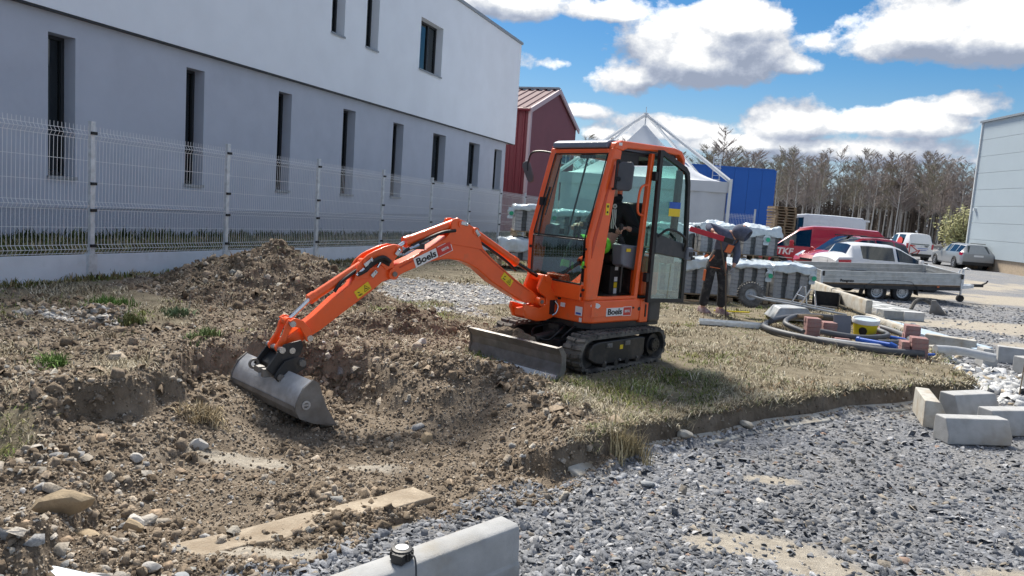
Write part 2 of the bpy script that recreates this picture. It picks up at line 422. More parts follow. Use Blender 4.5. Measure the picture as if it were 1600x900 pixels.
mk('lamp_red', (.42, .012, .035), .2, coat=.5)
mk('bucket_yellow', (.78, .62, .015), .45, var=.08, dirt=(.5, .45, .3), dscale=6, damt=.2)
mk('bucket_white', (.72, .73, .73), .45, var=.1)
mk('pipe_grey', (.085, .092, .105), .55, var=.2, dirt=(.22, .21, .20), dscale=8, damt=.3)
mk('pipe_pale', (.46, .48, .50), .5, var=.2, dirt=(.36, .32, .27), dscale=5, damt=.3)
mk('blue_plastic', (.015, .10, .48), .4, var=.15)
mk('level_red', (.50, .015, .035), .4, var=.12)
mk('planks_blue', (.40, .50, .60), .5, metal=.2, var=.2, dirt=(.33, .32, .30), dscale=3, damt=.25)
mk('barrow_grey', (.42, .45, .48), .5, metal=.3, var=.25, dirt=(.38, .35, .31), dscale=5, damt=.4)
mk('birch_bark', (.62, .59, .55), .9, var=.45, vscale=6, stretch=(3, 3, .6))
mk('bark_brown', (.19, .155, .13), .95, var=.4)
mk('twigs', (.37, .315, .285), .95, var=.35, vscale=1.5)
mk('twigs_green', (.30, .27, .20), .95, var=.35, vscale=1.5)
mk('conifer', (.17, .145, .095), .95, var=.5, vscale=2)
mk('forest_dark', (.12, .098, .085), .98, var=.4)
mk('catkin', (.42, .41, .20), .9, var=.4, vscale=3)
mk('straw', (.38, .31, .19), .9)
mk('rock_tan', (.40, .31, .20), .9, var=.35, vscale=9, bump=.4, bscale=40)
mk('rock_pale', (.50, .48, .45), .9, var=.3, vscale=9, bump=.4, bscale=40)
mk('rock_grey', (.30, .32, .34), .85, var=.3, vscale=9, bump=.4, bscale=40)
MT['win_glass'] = glass('win_glass', (.20, .25, .28), .10)
MT['cab_glass'] = glass('cab_glass', (.80, .93, .90), .05)
MT['cab_glass_low'] = glass('cab_glass_low', (.70, .86, .80), .24)
MT['car_glass'] = glass('car_glass', (.10, .13, .14), .10)
MT['car_glass_clear'] = glass('car_glass_clear', (.40, .50, .52), .14)

# ------------------------------------------------------------------ ground heights
def _hash(ix, iy, seed):
    h = (ix.astype(np.int64)*374761393+iy.astype(np.int64)*668265263+seed*974634777) & 0xffffffff
    h = ((h ^ (h >> 13))*1274126177) & 0xffffffff
    return ((h ^ (h >> 16)) & 0xffff)/65535.0
def vnoise(x, y, seed=0):
    ix, iy = np.floor(x), np.floor(y); fx, fy = x-ix, y-iy
    fx = fx*fx*fx*(fx*(fx*6-15)+10); fy = fy*fy*fy*(fy*(fy*6-15)+10)
    a, b, c, d = (_hash(ix+i, iy+j, seed) for j in (0, 1) for i in (0, 1))
    return (a*(1-fx)+b*fx)*(1-fy)+(c*(1-fx)+d*fx)*fy-.5
def fbm(x, y, seed=0, oct=4, gain=.5):
    s, a = 0, 1.0
    for k in range(oct):
        s = s+a*vnoise(x*2**k+k*17.3, y*2**k-k*9.1, seed+k); a *= gain
    return s
def sstep(t): t = np.clip(t, 0, 1); return t*t*(3-2*t)
def sdist(x, y, poly):
    """signed distance to a polygon, positive inside"""
    P = np.array(poly, float); best = np.full(np.shape(x), 1e9); ins = np.zeros(np.shape(x), bool)
    for (ax, ay), (bx, by) in zip(P, np.roll(P, -1, 0)):
        ex, ey = bx-ax, by-ay; t = np.clip(((x-ax)*ex+(y-ay)*ey)/(ex*ex+ey*ey+1e-12), 0, 1)
        best = np.minimum(best, np.hypot(x-ax-ex*t, y-ay-ey*t))
        c = ((ay > y) != (by > y)) & (x < (bx-ax)*(y-ay)/(by-ay+1e-12)+ax); ins ^= c
    return np.where(ins, best, -best)
FA = .327                                               # direction of the fence and of the building beside it
FD = np.array([sin(FA), cos(FA)])
def woff(x, y): return x*cos(FA)-y*sin(FA)
def along(x, y): return x*sin(FA)+y*cos(FA)
PLATEAU = [(.36, 5.10), (.62, 5.28), (1.08, 5.83), (1.75, 6.3), (2.43, 6.88), (3.0, 7.2), (3.48, 7.59), (4.1, 7.85), (4.56, 8.14), (5.0, 8.2), (5.36, 8.46), (5.5, 9.0), (5.91, 10.2), (6.45, 12.25),
           (7.2, 15), (8.0, 18.5), (8.6, 24), (8, 34), (-60, 90), (-70, -20), (-3.0, -6), (-2.3, 1.5), (-2.2, 3.0), (-1.80, 3.75), (-1.3, 4.2), (-.9, 4.6), (-.5, 5.1), (-.2, 5.4), (.15, 5.3)]
PIT = [(-3.02, 4.92), (-2.96, 5.08), (-2.7, 5.37), (-2.56, 5.75), (-2.66, 6.3), (-2.5, 6.75), (-1.9, 7.08), (-1.17, 7.02), (-.53, 6.68), (-.05, 6.72), (.42, 6.05), (.46, 5.45), (.36, 5.05), (-.1, 5.12), (-.4, 4.72), (-.75, 4.35), (-1.2, 3.9),
       (-1.55, 3.3), (-1.70, 3.42), (-2.0, 3.78), (-2.3, 4.1), (-2.6, 4.42), (-2.9, 4.72)]
PITH = PIT[:11]+[(.56, 5.55), (.60, 5.0), (.5, 4.3), (.0, 3.9), (-.6, 3.4), (-1.3, 2.6), (-1.9, 2.9), (-2.15, 3.5)]+PIT[20:]
def heights(x, y, detail=True):
    x = np.asarray(x, float); y = np.asarray(y, float)
    w = woff(x, y); al = along(x, y)
    slope = np.clip((-2.0-w)/5.6, 0, 1)*.385
    back = sstep((-7.91-w)/.05)                         # higher lawn behind the concrete slabs
    fdrop = -.016*np.clip(al-7, 0, 20)
    plat = slope*(1-back)+(slope+fdrop+.225)*back+fdrop*sstep((-4-w)/3)*(1-back)
    plat = plat-.35*sstep((al-30)/25)*sstep((w+9)/4)
    r = np.hypot(x, y)
    lot = -.20-.15*sstep((r-8)/14)
    sp = sdist(x, y, PLATEAU); si = sdist(x, y, PIT)
    jag = .055*fbm(x*2.2, y*2.2, 5, 4) if detail else 0
    mp_ = sstep((sp+jag+.035)/.07)
    h = lot+(plat-lot)*mp_
    # low shelf of old bedding at the foot of the cut edge
    h = np.maximum(h, np.where((sp > -.16) & (x > .6) & (x < 5.4) & (y < 9), -.165+.02*vnoise(x*5, y*5, 3), -9))
    # left of the dug area the broken ground lies lower than the lawn
    lowl = sstep((-x-1.2)/.6)*sstep((5.1-y)/.9)
    h = h*(1-lowl)+lowl*(-.10+.06*fbm(x*1.7, y*1.7, 41, 3))
    width = .10+.68*sstep((x+1.9)/1.3)*sstep((y-4.6)/.8)
    jg2 = .10*fbm(x*4.3, y*4.3, 19, 4) if detail else 0
    mi = sstep((sdist(x, y, PITH)+jg2+.02)/width)
    floor = np.minimum(-.262+6*np.maximum(slope-.105, 0), slope-.205)+.022*fbm(x*1.5, y*1.5, 9, 3)+.03*sstep((4.4-y)/.8)
    h = h*(1-mi)+np.minimum(floor, h)*mi
    soil = soilmask(x, y, si, sp)
    if detail:
        near = np.clip(1.4-r/22, 0, 1)
        rough = fbm(x*3.1, y*3.1, 21, 5, .55)
        h = h+near*(.050*soil*rough+.022*soil*(np.abs(vnoise(x*11, y*11, 77))*2-.4)+.020*mp_*(1-soil)*fbm(x*2.3, y*2.3, 31, 4)+.014*(1-mp_)*fbm(x*2.1, y*2.1, 51, 5)*np.clip(r/3, 0, 1))
        # ridges of turned soil at the rim of the dug area
        rim = np.exp(-((si+.16)/.16)**2)*sstep((y-4.9)/.6)
        h = h+rim*np.clip(.05+.17*fbm(x*3.3, y*3.3, 61, 4), -.02, .2)
    return h
def soilmask(x, y, si=None, sp=None):
    if si is None: si = sdist(x, y, PIT)
    n = fbm(x*.9, y*.9, 13, 4)
    m = sstep((si+.42+n*.45)/.25)
    # trampled and heaped soil between the pit, the blade and the mound
    for (cx, cy, rx, ry, k) in ((-2.3, 8.4, 1.5, 1.2, 1), (-1.0, 8.0, 1.2, 1.6, 1), (-.3, 7.0, .8, .9, 1), (-3.2, 10.1, 1.6, 1.4, 1), (-3.4, 6.6, 1.5, .9, .7), (-4.6, 7.4, .9, .4, .45), (-2.75, 5.2, .55, .45, 1), (-3.3, 5.0, .6, .7, .8), (-2.2, 6.0, .5, .6, 1), (-3.4, 5.6, .7, .35, .6), (-2.4, 3.8, .9, 1.2, .9), (-1.75, 3.1, .5, .5, .8), (.3, 8.0, .7, .6, .6)):
        m = np.maximum(m, k*sstep(1.35-np.hypot((x-cx)/rx, (y-cy)/ry)+n*.9))
    return np.clip(m, 0, 1)
def hz(x, y): return float(heights(np.array([x]), np.array([y]))[0])

HEAPS = []
def heap_h(x, y):
    """top of any soil heap standing at x, y (for scattering on it)"""
    h = heights(x, y)
    for f in HEAPS: h = np.maximum(h, f(x, y))
    return h
def make_ground():
    d1 = 1.6*np.exp(np.arange(0, math.log(13/1.6), .0062)); d2 = 13*np.exp(np.arange(.012, math.log(1500/13), .022))
    dd = np.concatenate([[.35, .8, 1.2], d1, d2, [1500]])
    th1 = np.arange(-.80, .8001, .0048); side = np.arange(.86, pi, .10)
    th = np.concatenate([-side[::-1], th1, side, [pi]])
    th = np.concatenate([[-pi], th]) if th[0] > -pi+1e-6 else th
    T, Dd = np.meshgrid(th, dd); X, Y = np.sin(T)*Dd, np.cos(T)*Dd
    Z = heights(X, Y)
    nr, nc = X.shape
    v = np.stack([X, Y, Z], -1).reshape(-1, 3)
    i = np.arange(nr-1)[:, None]*nc+np.arange(nc-1)[None, :]
    f = np.stack([i, i+1, i+nc+1, i+nc], -1).reshape(-1, 4)[:, ::-1]
    return np_mesh('ground', v, f, X.reshape(-1), Y.reshape(-1))
def np_mesh(name, v, f, X=None, Y=None, cols=None, smooth=True):
    me = bpy.data.meshes.new(name); n, k = f.shape
    me.vertices.add(len(v)); me.vertices.foreach_set('co', np.ascontiguousarray(v, np.float32).ravel())
    me.loops.add(n*k); me.loops.foreach_set('vertex_index', np.ascontiguousarray(f, np.int32).ravel())
    me.polygons.add(n); me.polygons.foreach_set('loop_start', np.arange(0, n*k, k, dtype=np.int32)); me.polygons.foreach_set('loop_total', np.full(n, k, np.int32))
    me.update(calc_edges=True)
    if smooth: me.polygons.foreach_set('use_smooth', np.ones(n, bool))
    if X is not None:
        z = zones(X, Y); a = me.attributes.new('zone', 'FLOAT_COLOR', 'POINT'); a.data.foreach_set('color', z.astype(np.float32).ravel())
    if cols is not None:
        a = me.attributes.new('tint', 'FLOAT_COLOR', 'POINT'); a.data.foreach_set('color', cols.astype(np.float32).ravel())
    return me
def zones(x, y):
    """what the ground is made of: R soil, G grass, B slate gravel, A pale sand or dust"""
    sp = sdist(x, y, PLATEAU); si = sdist(x, y, PIT); soil = soilmask(x, y, si, sp)
    n = fbm(x*1.1, y*1.1, 71, 4)
    lot = 1-sstep((sp+.13)/.05); r = np.hypot(x, y); soil = np.maximum(soil, sstep((sp+.15)/.05)*sstep((.03-sp)/.03)*(r < 14))
    lot = lot*(1-sstep((si+.25+n*.5)/.4)); soil = np.maximum(soil*(1-lot*.9), 0)
    # thin gravel road between the trailer and the halls is dusty
    sand = np.zeros_like(x)
    for (cx, cy, rx, ry) in ((1.45, 4.15, .42, .16), (1.75, 3.95, .28, .16), (2.9, 4.0, .7, .20), (1.0, 3.55, .25, .15), (2.0, 5.3, .3, .13), (2.5, 3.5, .5, .2), (11.5, 16.5, 5, 1.4), (16, 24, 9, 2.0), (15, 31, 12, 3), (9.5, 13.6, 1.6, .7), (-1.75, 5.1, .45, .14), (-.95, 5.15, .4, .13), (-1.3, 3.75, .5, .10)):
        sand = np.maximum(sand, sstep(1.25-np.hypot((x-cx)/rx, (y-cy)/ry)+n*.8))
    # grey gravel patch on the lawn behind the boom
    patch = sstep(1.3-np.hypot((x+.75)/1.5, (y-11.9)/1.7)+n*.9)
    patch = np.maximum(patch, sstep(1.2-np.hypot((x+4.05)/.65, (y-7.1)/.35)+n))
    grass = (1-lot)*(1-soil)*(1-patch)
    return np.stack([soil, grass, np.maximum(lot, .8*patch*(1-lot)), sand], -1)

def ground_material():
    m = bpy.data.materials.new('ground_mix'); m.use_nodes = True; N, L = m.node_tree.nodes, m.node_tree.links
    b = N['Principled BSDF']; b.inputs['Roughness'].default_value = .95; b.inputs['Specular IOR Level'].default_value = .25
    at = N.new('ShaderNodeAttribute'); at.attribute_name = 'zone'; sp = N.new('ShaderNodeSeparateColor'); L.new(at.outputs['Color'], sp.inputs[0])
    tc = N.new('ShaderNodeTexCoord'); P = tc.outputs['Object']
    def noise(sc, det=6, ro=.62):
        n = N.new('ShaderNodeTexNoise'); n.inputs['Scale'].default_value = sc; n.inputs['Detail'].default_value = det; n.inputs['Roughness'].default_value = ro; L.new(P, n.inputs['Vector']); return n.outputs[0]
    def ramp(v, st):
        r = N.new('ShaderNodeValToRGB'); L.new(v, r.inputs[0]); e = r.color_ramp.elements
        while len(e) < len(st): e.new(.5)
        for k, (p, c) in enumerate(st): e[k].position = p; e[k].color = (*c, 1)
        return r.outputs[0]
    def mix(f, a, c):
        x = N.new('ShaderNodeMix'); x.data_type = 'RGBA'; L.new(f, x.inputs[0]); L.new(a, x.inputs[6]); L.new(c, x.inputs[7]); return x.outputs[2]
    def edge(v, k, amp=.5):
        a = N.new('ShaderNodeMath'); a.operation = 'MULTIPLY_ADD'; L.new(noise(7, 7), a.inputs[0]); a.inputs[1].default_value = amp; a.inputs[2].default_value = -amp/2
        s = N.new('ShaderNodeMath'); s.operation = 'ADD'; L.new(v, s.inputs[0]); L.new(a.outputs[0], s.inputs[1])
        r = N.new('ShaderNodeMapRange'); r.inputs[1].default_value = .5-k; r.inputs[2].default_value = .5+k; L.new(s.outputs[0], r.inputs[0]); return r.outputs[0]
    soil = ramp(noise(3.2, 9, .7), [(.25, (.10, .077, .054)), (.45, (.185, .147, .108)), (.6, (.265, .217, .165)), (.8, (.35, .30, .24))])
    grass = ramp(noise(4.5, 9, .72), [(.28, (.095, .08, .052)), (.45, (.18, .152, .105)), (.62, (.26, .225, .16)), (.8, (.34, .30, .22))])
    green = ramp(noise(16, 6), [(.3, (.05, .065, .018)), (.7, (.12, .13, .05))])
    gf = ramp(noise(1.3, 7, .65), [(.60, (0, 0, 0)), (.70, (.6, .6, .6))])
    grass = mix(gf, grass, green)
    grav = ramp(noise(34, 4, .6), [(.3, (.085, .092, .105)), (.5, (.19, .20, .225)), (.72, (.34, .35, .37))])
    gdust = ramp(noise(1.6, 8, .7), [(.4, (.0, .0, .0)), (.75, (.55, .55, .55))])
    dustc = ramp(noise(22, 5), [(.3, (.27, .245, .205)), (.7, (.42, .385, .32))])
    grav = mix(gdust, grav, dustc)
    c = mix(edge(sp.outputs['Green'], .25), soil, grass)
    c = mix(edge(sp.outputs['Blue'], .12), c, grav)
    sand = ramp(noise(14, 6), [(.3, (.31, .275, .225)), (.7, (.46, .42, .355))])
    sa = edge(at.outputs['Alpha'], .30, .9)
    c = mix(sa, c, sand)
    L.new(c, b.inputs['Base Color'])
    bp = N.new('ShaderNodeBump'); bp.inputs['Strength'].default_value = .7; bp.inputs['Distance'].default_value = .025
    hs = N.new('ShaderNodeMath'); hs.operation = 'ADD'; L.new(noise(26, 6, .7), hs.inputs[0])
    L.new(noise(75, 5, .7), hs.inputs[1])
    L.new(hs.outputs[0], bp.inputs['Height']); L.new(bp.outputs[0], b.inputs['Normal'])
    return m
GROUND = ground_material()
gme = make_ground(); gme.materials.append(GROUND)
ground = bpy.data.objects.new('ground', gme); COL.objects.link(ground); tag(ground, 'ground of trampled lawn, dug soil and slate gravel', kind='structure')

def soil_heap(name, label, cx, cy, rx, ry, rot, height, seed, pw=1.3, rough=.10, material=None, group=None, cat='soil heap'):
    """heap as a mound of its own; its rim runs a little under the ground"""
    c_, s_ = cos(rot), sin(rot)
    def f(x, y):
        dx, dy = np.asarray(x)-cx, np.asarray(y)-cy; u, v = (dx*c_+dy*s_)/rx, (-dx*s_+dy*c_)/ry
        rr = np.hypot(u, v)+.16*fbm(np.asarray(x)*1.6, np.asarray(y)*1.6, seed, 3)
        b = np.clip(1-rr, -.25, 1); bump = np.sign(b)*np.abs(b)**pw
        return heights(x, y, False)+height*bump+np.clip(b*4, 0, 1)*(rough*fbm(np.asarray(x)*3.4, np.asarray(y)*3.4, seed+9, 5, .6)+rough*.35*np.abs(vnoise(np.asarray(x)*12, np.asarray(y)*12, seed+4)))-.02
    R = np.linspace(0, 1.18, 70); A = np.linspace(0, 2*pi, 150, endpoint=False)
    aa, rr = np.meshgrid(A, R); u, v = np.cos(aa)*rr*rx, np.sin(aa)*rr*ry
    X = cx+u*c_-v*s_; Y = cy+u*s_+v*c_; Z = f(X, Y)
    Z = np.where(rr > 1.1, np.minimum(Z, heights(X, Y)-.06), Z)
    nr, nc = X.shape; vv = np.stack([X-cx, Y-cy, Z], -1).reshape(-1, 3)
    i = np.arange(nr-1)[:, None]*nc; j = np.arange(nc)[None, :]; j2 = (j+1) % nc
    fc = np.stack([i+j, i+j2, i+nc+j2, i+nc+j], -1).reshape(-1, 4)[:, ::-1]
    me = np_mesh(name, vv, fc); me.materials.append(material or SOIL)
    o = bpy.data.objects.new(name, me); COL.objects.link(o); o.location = (cx, cy, 0)
    HEAPS.append(f); tag(o, label, cat, group); return o
SOIL = mat('soil_dark', (.185, .143, .104), .97, var=.5, vscale=5, bump=.9, bscale=45, col2=(.27, .22, .168), c2s=3, c2t=.55, spec=.2)
SOIL_GREY = mat('soil_grey', (.29, .27, .245), .95, var=.45, vscale=14, bump=.9, bscale=50, spec=.2)
soil_heap('soil_heap', 'big mound of dug brown earth in front of the white fence slabs', -3.1, 10.1, 1.62, 1.6, .1, .68, 3, 1.15, .13)
soil_heap('soil_heap', 'low ridge of dark turned soil beneath the raised boom', -1.25, 8.75, .95, .55, .35, .26, 15, 1.0, .12)
soil_heap('soil_heap', 'long bank of spoil pushed up between the bucket and the blade', -.35, 6.95, .95, .42, -.35, .17, 27, .9, .10)
soil_heap('soil_heap', 'small lump of torn turf in front of the near end of the blade', .22, 6.62, .26, .20, 0, .17, 39, .8, .08)
soil_heap('soil_heap', 'crumbling soil pile behind the bucket under the arm', -2.2, 7.7, .62, .42, .7, .22, 45, .9, .10)
soil_heap('gravel_heap', 'low heap of pale crushed stone near the first fence post', -3.98, 7.15, .48, .30, .2, .15, 51, 1.0, .09, SOIL_GREY, cat='gravel heap')
soil_heap('soil_heap', 'rubble filled soil pile in the bottom left corner of the dug area', -2.05, 3.35, .62, .50, .4, .17, 63, .9, .09)
soil_heap('soil_heap', 'pebbly strip of soil along the old concrete footing', -.62, 4.35, .55, .13, .42, .09, 71, .8, .05)
soil_heap('soil_heap', 'clods of earth lying along the left rim of the dug area', -2.75, 4.30, .42, .20, -.75, .10, 83, .9, .08)

# ------------------------------------------------------------------ scattered stones, clods and grass
RG = np.random.default_rng(11)
def polar_sample(n, a0, a1, d0, d1, power=2.0):
    """points seen evenly: density falls with distance"""
    a = RG.uniform(a0, a1, n); u = RG.uniform(0, 1, n)
    d = d0*(d1/d0)**u if power == 2.0 else d0+(d1-d0)*u
    return np.sin(a)*d, np.cos(a)*d, d
def shards(name, x, y, z, size, flat, cols, material, seed, rnd_tilt=.35, fid=None):
    """one mesh of angular stones"""
    rg = np.random.default_rng(seed); n = len(x)
    base = np.array([(-1,-1,-1),(1,-1,-1),(1,1,-1),(-1,1,-1),(-1,-1,1),(1,-1,1),(1,1,1),(-1,1,1)], float)
    v = base[None]*np.array([1, 1, 1.0])+rg.uniform(-.45, .45, (n, 8, 3)); v[:, 4:, :2] *= .72
    sx = size*rg.uniform(.7, 1.35, n)*.5; sy = size*rg.uniform(.45, .95, n)*.5; sz = size*flat*rg.uniform(.6, 1.4, n)*.5
    v *= np.stack([sx, sy, sz], -1)[:, None]
    rz = rg.uniform(0, 2*pi, n); tx = rg.normal(0, rnd_tilt, n); ty = rg.normal(0, rnd_tilt, n)
    c, s = np.cos(tx), np.sin(tx); yv, zv = v[..., 1]*c[:, None]-v[..., 2]*s[:, None], v[..., 1]*s[:, None]+v[..., 2]*c[:, None]; v[..., 1], v[..., 2] = yv, zv
    c, s = np.cos(ty), np.sin(ty); xv, zv = v[..., 0]*c[:, None]+v[..., 2]*s[:, None], -v[..., 0]*s[:, None]+v[..., 2]*c[:, None]; v[..., 0], v[..., 2] = xv, zv
    c, s = np.cos(rz), np.sin(rz); xv, yv = v[..., 0]*c[:, None]-v[..., 1]*s[:, None], v[..., 0]*s[:, None]+v[..., 1]*c[:, None]; v[..., 0], v[..., 1] = xv, yv
    v += np.stack([x, y, z+sz*.45], -1)[:, None]
    tri = np.array([(3,2,1),(3,1,0),(4,5,6),(4,6,7),(0,1,5),(0,5,4),(1,2,6),(1,6,5),(2,3,7),(2,7,6),(3,0,4),(3,4,7)])[2:]
    f = (tri[None]+np.arange(n)[:, None, None]*8).reshape(-1, 3)
    col = np.repeat(np.concatenate([cols, np.ones((n, 1))], 1), 8, 0)
    me = np_mesh(name, v.reshape(-1, 3), f, cols=col, smooth=False); me.materials.append(material)
    o = bpy.data.objects.new(name, me); COL.objects.link(o); return o
def tint_mat(name, rough=.9, spec=.3, bump=0, bscale=80, trans=0):
    m = bpy.data.materials.new(name); m.use_nodes = True; N, L = m.node_tree.nodes, m.node_tree.links; b = N['Principled BSDF']
    a = N.new('ShaderNodeAttribute'); a.attribute_name = 'tint'; b.inputs['Roughness'].default_value = rough; b.inputs['Specular IOR Level'].default_value = spec
    tc = N.new('ShaderNodeTexCoord'); n = N.new('ShaderNodeTexNoise'); n.inputs['Scale'].default_value = bscale; n.inputs['Detail'].default_value = 5; L.new(tc.outputs['Object'], n.inputs['Vector'])
    r = N.new('ShaderNodeMapRange'); r.inputs[1].default_value = .3; r.inputs[2].default_value = .7; r.inputs[3].default_value = .72; r.inputs[4].default_value = 1.2; L.new(n.outputs[0], r.inputs[0])
    x = N.new('ShaderNodeVectorMath'); x.operation = 'SCALE'; L.new(a.outputs['Color'], x.inputs[0]); L.new(r.outputs[0], x.inputs['Scale']); L.new(x.outputs[0], b.inputs['Base Color'])
    if bump:
        bp = N.new('ShaderNodeBump'); bp.inputs['Strength'].default_value = bump; bp.inputs['Distance'].default_value = .01; L.new(n.outputs[0], bp.inputs['Height']); L.new(bp.outputs[0], b.inputs['Normal'])
    return m
STONE = tint_mat('stone_tint', .82, .4, .5); CLOD = tint_mat('clod_tint', .97, .15, .8, 60); BLADE = tint_mat('grass_tint', .9, .2)
def pal(n, cs, wts, jit=.25):
    c = np.array(cs)[RG.choice(len(cs), n, p=np.array(wts)/sum(wts))]; return np.clip(c*(1+RG.uniform(-jit, jit, (n, 1))), 0, 1)
def blotch(x, y, seed=0): return fbm(x*.9, y*.9, seed, 4)

# slate gravel of the yard
x, y, d = polar_sample(165000, -.62, .80, 1.9, 26)
z4 = zones(x, y); keep = (z4[:, 2] > .45) & (RG.uniform(0, 1, len(x)) < np.where(z4[:, 3] > .5, .16, .97)) & (sdist(x, y, PLATEAU) < -.02); x, y, d = x[keep], y[keep], d[keep]
q = blotch(x, y, 91)
cols = pal(len(x), [(.11, .118, .135), (.175, .185, .205), (.245, .255, .275), (.35, .355, .37), (.27, .24, .20), (.27, .19, .15)], [4, 5, 4, 1.3, .8, .15])
cols *= (1+.5*np.clip(q, -.5, .5))[:, None]
o = shards('gravel', x, y, heights(x, y), np.clip(RG.gamma(2.8, .0084, len(x)), .010, .065)*np.clip(d/8, 1, 1.6), .24, cols, STONE, 1, .5); tag(o, 'blue grey slate gravel covering the yard', kind='stuff')
# grey gravel on the lawn
x, y, d = polar_sample(26000, -.62, .3, 6.5, 16)
z4 = zones(x, y); k = (z4[:, 2] > .35) & (sdist(x, y, PLATEAU) > 0); x, y = x[k], y[k]
o = shards('gravel', x, y, heap_h(x, y), RG.uniform(.02, .06, len(x)), .45, pal(len(x), [(.42, .41, .39), (.33, .33, .33), (.52, .50, .47), (.38, .33, .27)], [3, 3, 2, 1]), STONE, 2); tag(o, 'pale crushed stone lying on the lawn and on its low heap', kind='stuff')
# clods and crumbs of soil
x, y, d = polar_sample(120000, -.75, .3, 2.4, 13)
sm = np.maximum(soilmask(x, y), 0); hh = heights(x, y); top = heap_h(x, y); on = top > hh+.02
cl = fbm(x*2.6, y*2.6, 111, 3)
keep = ((sm > .35) | on) & (RG.uniform(0, 1, len(x)) < np.clip(.32+cl*1.6+.25*on+.6*np.exp(-(sdist(x, y, PIT)/.16)**2), .05, .95)) & (zones(x, y)[:, 3] < .8); x, y, top, d = x[keep], y[keep], top[keep], d[keep]
cols = pal(len(x), [(.135, .104, .075), (.195, .154, .113), (.275, .222, .168), (.37, .32, .26), (.40, .37, .32), (.27, .27, .26)], [4, 6, 4, 1.6, .5, .4])
sz = np.clip(RG.gamma(1.4, .0112, len(x)), .006, .085)*np.clip(d/6, .8, 1.3)
o = shards('soil_clods', x, y, top, sz, .75, cols, CLOD, 3, .5); tag(o, 'loose clods and crumbs of dug soil', kind='stuff')
# fine crumbs between the clods
x, y, d = polar_sample(150000, -.75, .62, 3.0, 10.5); sm = soilmask(x, y); top = heap_h(x, y); pe = sdist(x, y, PLATEAU); face = (pe > -.13) & (pe < .05) & (x > .4)
keep = ((sm > .45) | face | (top > heights(x, y)+.02)) & (sdist(x, y, PLATEAU) > -2.5) & (RG.uniform(0, 1, len(x)) < .62*np.clip(1.1-zones(x, y)[:, 3], .12, 1)); x, y, top, d = x[keep], y[keep], top[keep], d[keep]
o = shards('soil_crumbs', x, y, top, RG.uniform(.007, .020, len(x))*np.clip(d/6, .7, 1.3), .8, pal(len(x), [(.15, .118, .087), (.22, .176, .132), (.30, .247, .19), (.39, .345, .285)], [2, 5, 5, 2.5]), CLOD, 33, .6); tag(o, 'fine crumbs of dry soil over the dug area', kind='stuff')
# rubble in the left corner and on the mounds: paler broken stone
x, y, d = polar_sample(30000, -.75, .1, 2.4, 11)
sm = soilmask(x, y); top = heap_h(x, y); left = sstep((-x-1.3)/.5)*sstep((5.2-y)/.6)
keep = (sm > .4) & (RG.uniform(0, 1, len(x)) < np.clip(.01+.26*left+.06*np.clip(fbm(x*1.7, y*1.7, 131, 3), 0, 1), 0, .8)); x, y, top, d = x[keep], y[keep], top[keep], d[keep]
o = shards('rubble', x, y, top, np.clip(RG.gamma(1.5, .014, len(x)), .008, .12), .38, pal(len(x), [(.33, .29, .24), (.27, .27, .27), (.38, .35, .31), (.30, .22, .15), (.46, .45, .44)], [3, 2, 2, 3, .6]), STONE, 4, .4); tag(o, 'broken stone and rubble mixed into the dug soil', kind='stuff')

def grass(name, label, x, y, z, hgt, spread, lean, nb, cols, seed, width=.0045, root=.03):
    """tufts of bent blades, all in one mesh"""
    rg = np.random.default_rng(seed); n = len(x); N_ = n*nb
    X = np.repeat(x, nb)+rg.normal(0, root, N_); Y = np.repeat(y, nb)+rg.normal(0, root, N_); Z = np.repeat(z, nb)-.005
    Hh = np.repeat(hgt, nb)*rg.uniform(.45, 1.25, N_); a = rg.uniform(0, 2*pi, N_); ln = np.repeat(lean, nb)*rg.uniform(.4, 1.5, N_)
    dx, dy = np.cos(a), np.sin(a); wx, wy = -dy, dx; w = width*rg.uniform(.6, 1.5, N_)*np.clip(np.hypot(X, Y)/6, .8, 2.2)
    up = np.cos(np.clip(ln, 0, 1.5)); out = np.sin(np.clip(ln, 0, 1.5))
    m1 = np.stack([X+dx*Hh*out*.42, Y+dy*Hh*out*.42, Z+Hh*(.30+.28*up)], -1); tip = np.stack([X+dx*Hh*(out*1.05), Y+dy*Hh*(out*1.05), Z+Hh*np.maximum(up*.95, .06)], -1)
    b0 = np.stack([X-wx*w, Y-wy*w, Z], -1); b1 = np.stack([X+wx*w, Y+wy*w, Z], -1)
    o_ = np.stack([wx*w*.7, wy*w*.7, np.zeros(N_)], -1)
    V = np.stack([b0, b1, m1-o_, m1+o_, tip], 1).reshape(-1, 3); i = np.arange(N_)[:, None]*5
    F = np.concatenate([i+np.array([[0, 1, 3]]), i+np.array([[0, 3, 2]]), i+np.array([[2, 3, 4]])], 0)
    C = np.repeat(cols, nb, 0)*(1+rg.uniform(-.3, .3, (N_, 1))); C = np.repeat(np.concatenate([np.clip(C, 0, 1), np.ones((N_, 1))], 1), 5, 0)
    me = np_mesh(name, V, F, cols=C, smooth=False); me.materials.append(BLADE)
    o = bpy.data.objects.new(name, me); COL.objects.link(o); return tag(o, label, kind='stuff')
STRAW = [(.38, .34, .25), (.29, .25, .175), (.47, .43, .34), (.21, .175, .115), (.20, .22, .10), (.30, .20, .12)]
x, y, d = polar_sample(30000, -.70, .62, 4.3, 24)
z4 = zones(x, y); pn = fbm(x*1.2, y*1.2, 151, 4)
keep = (z4[:, 1] > .5) & (RG.uniform(0, 1, len(x)) < np.clip(.62+pn*1.3, .08, 1)) & (sdist(x, y, PLATEAU) > .01) & (woff(x, y) > -7.7); x, y, d = x[keep], y[keep], d[keep]; pn = pn[keep]
gm = fbm(x*.7, y*.7, 161, 3)
cols = pal(len(x), STRAW, [5, 4, 3, 2, 1.2, .5], .2)
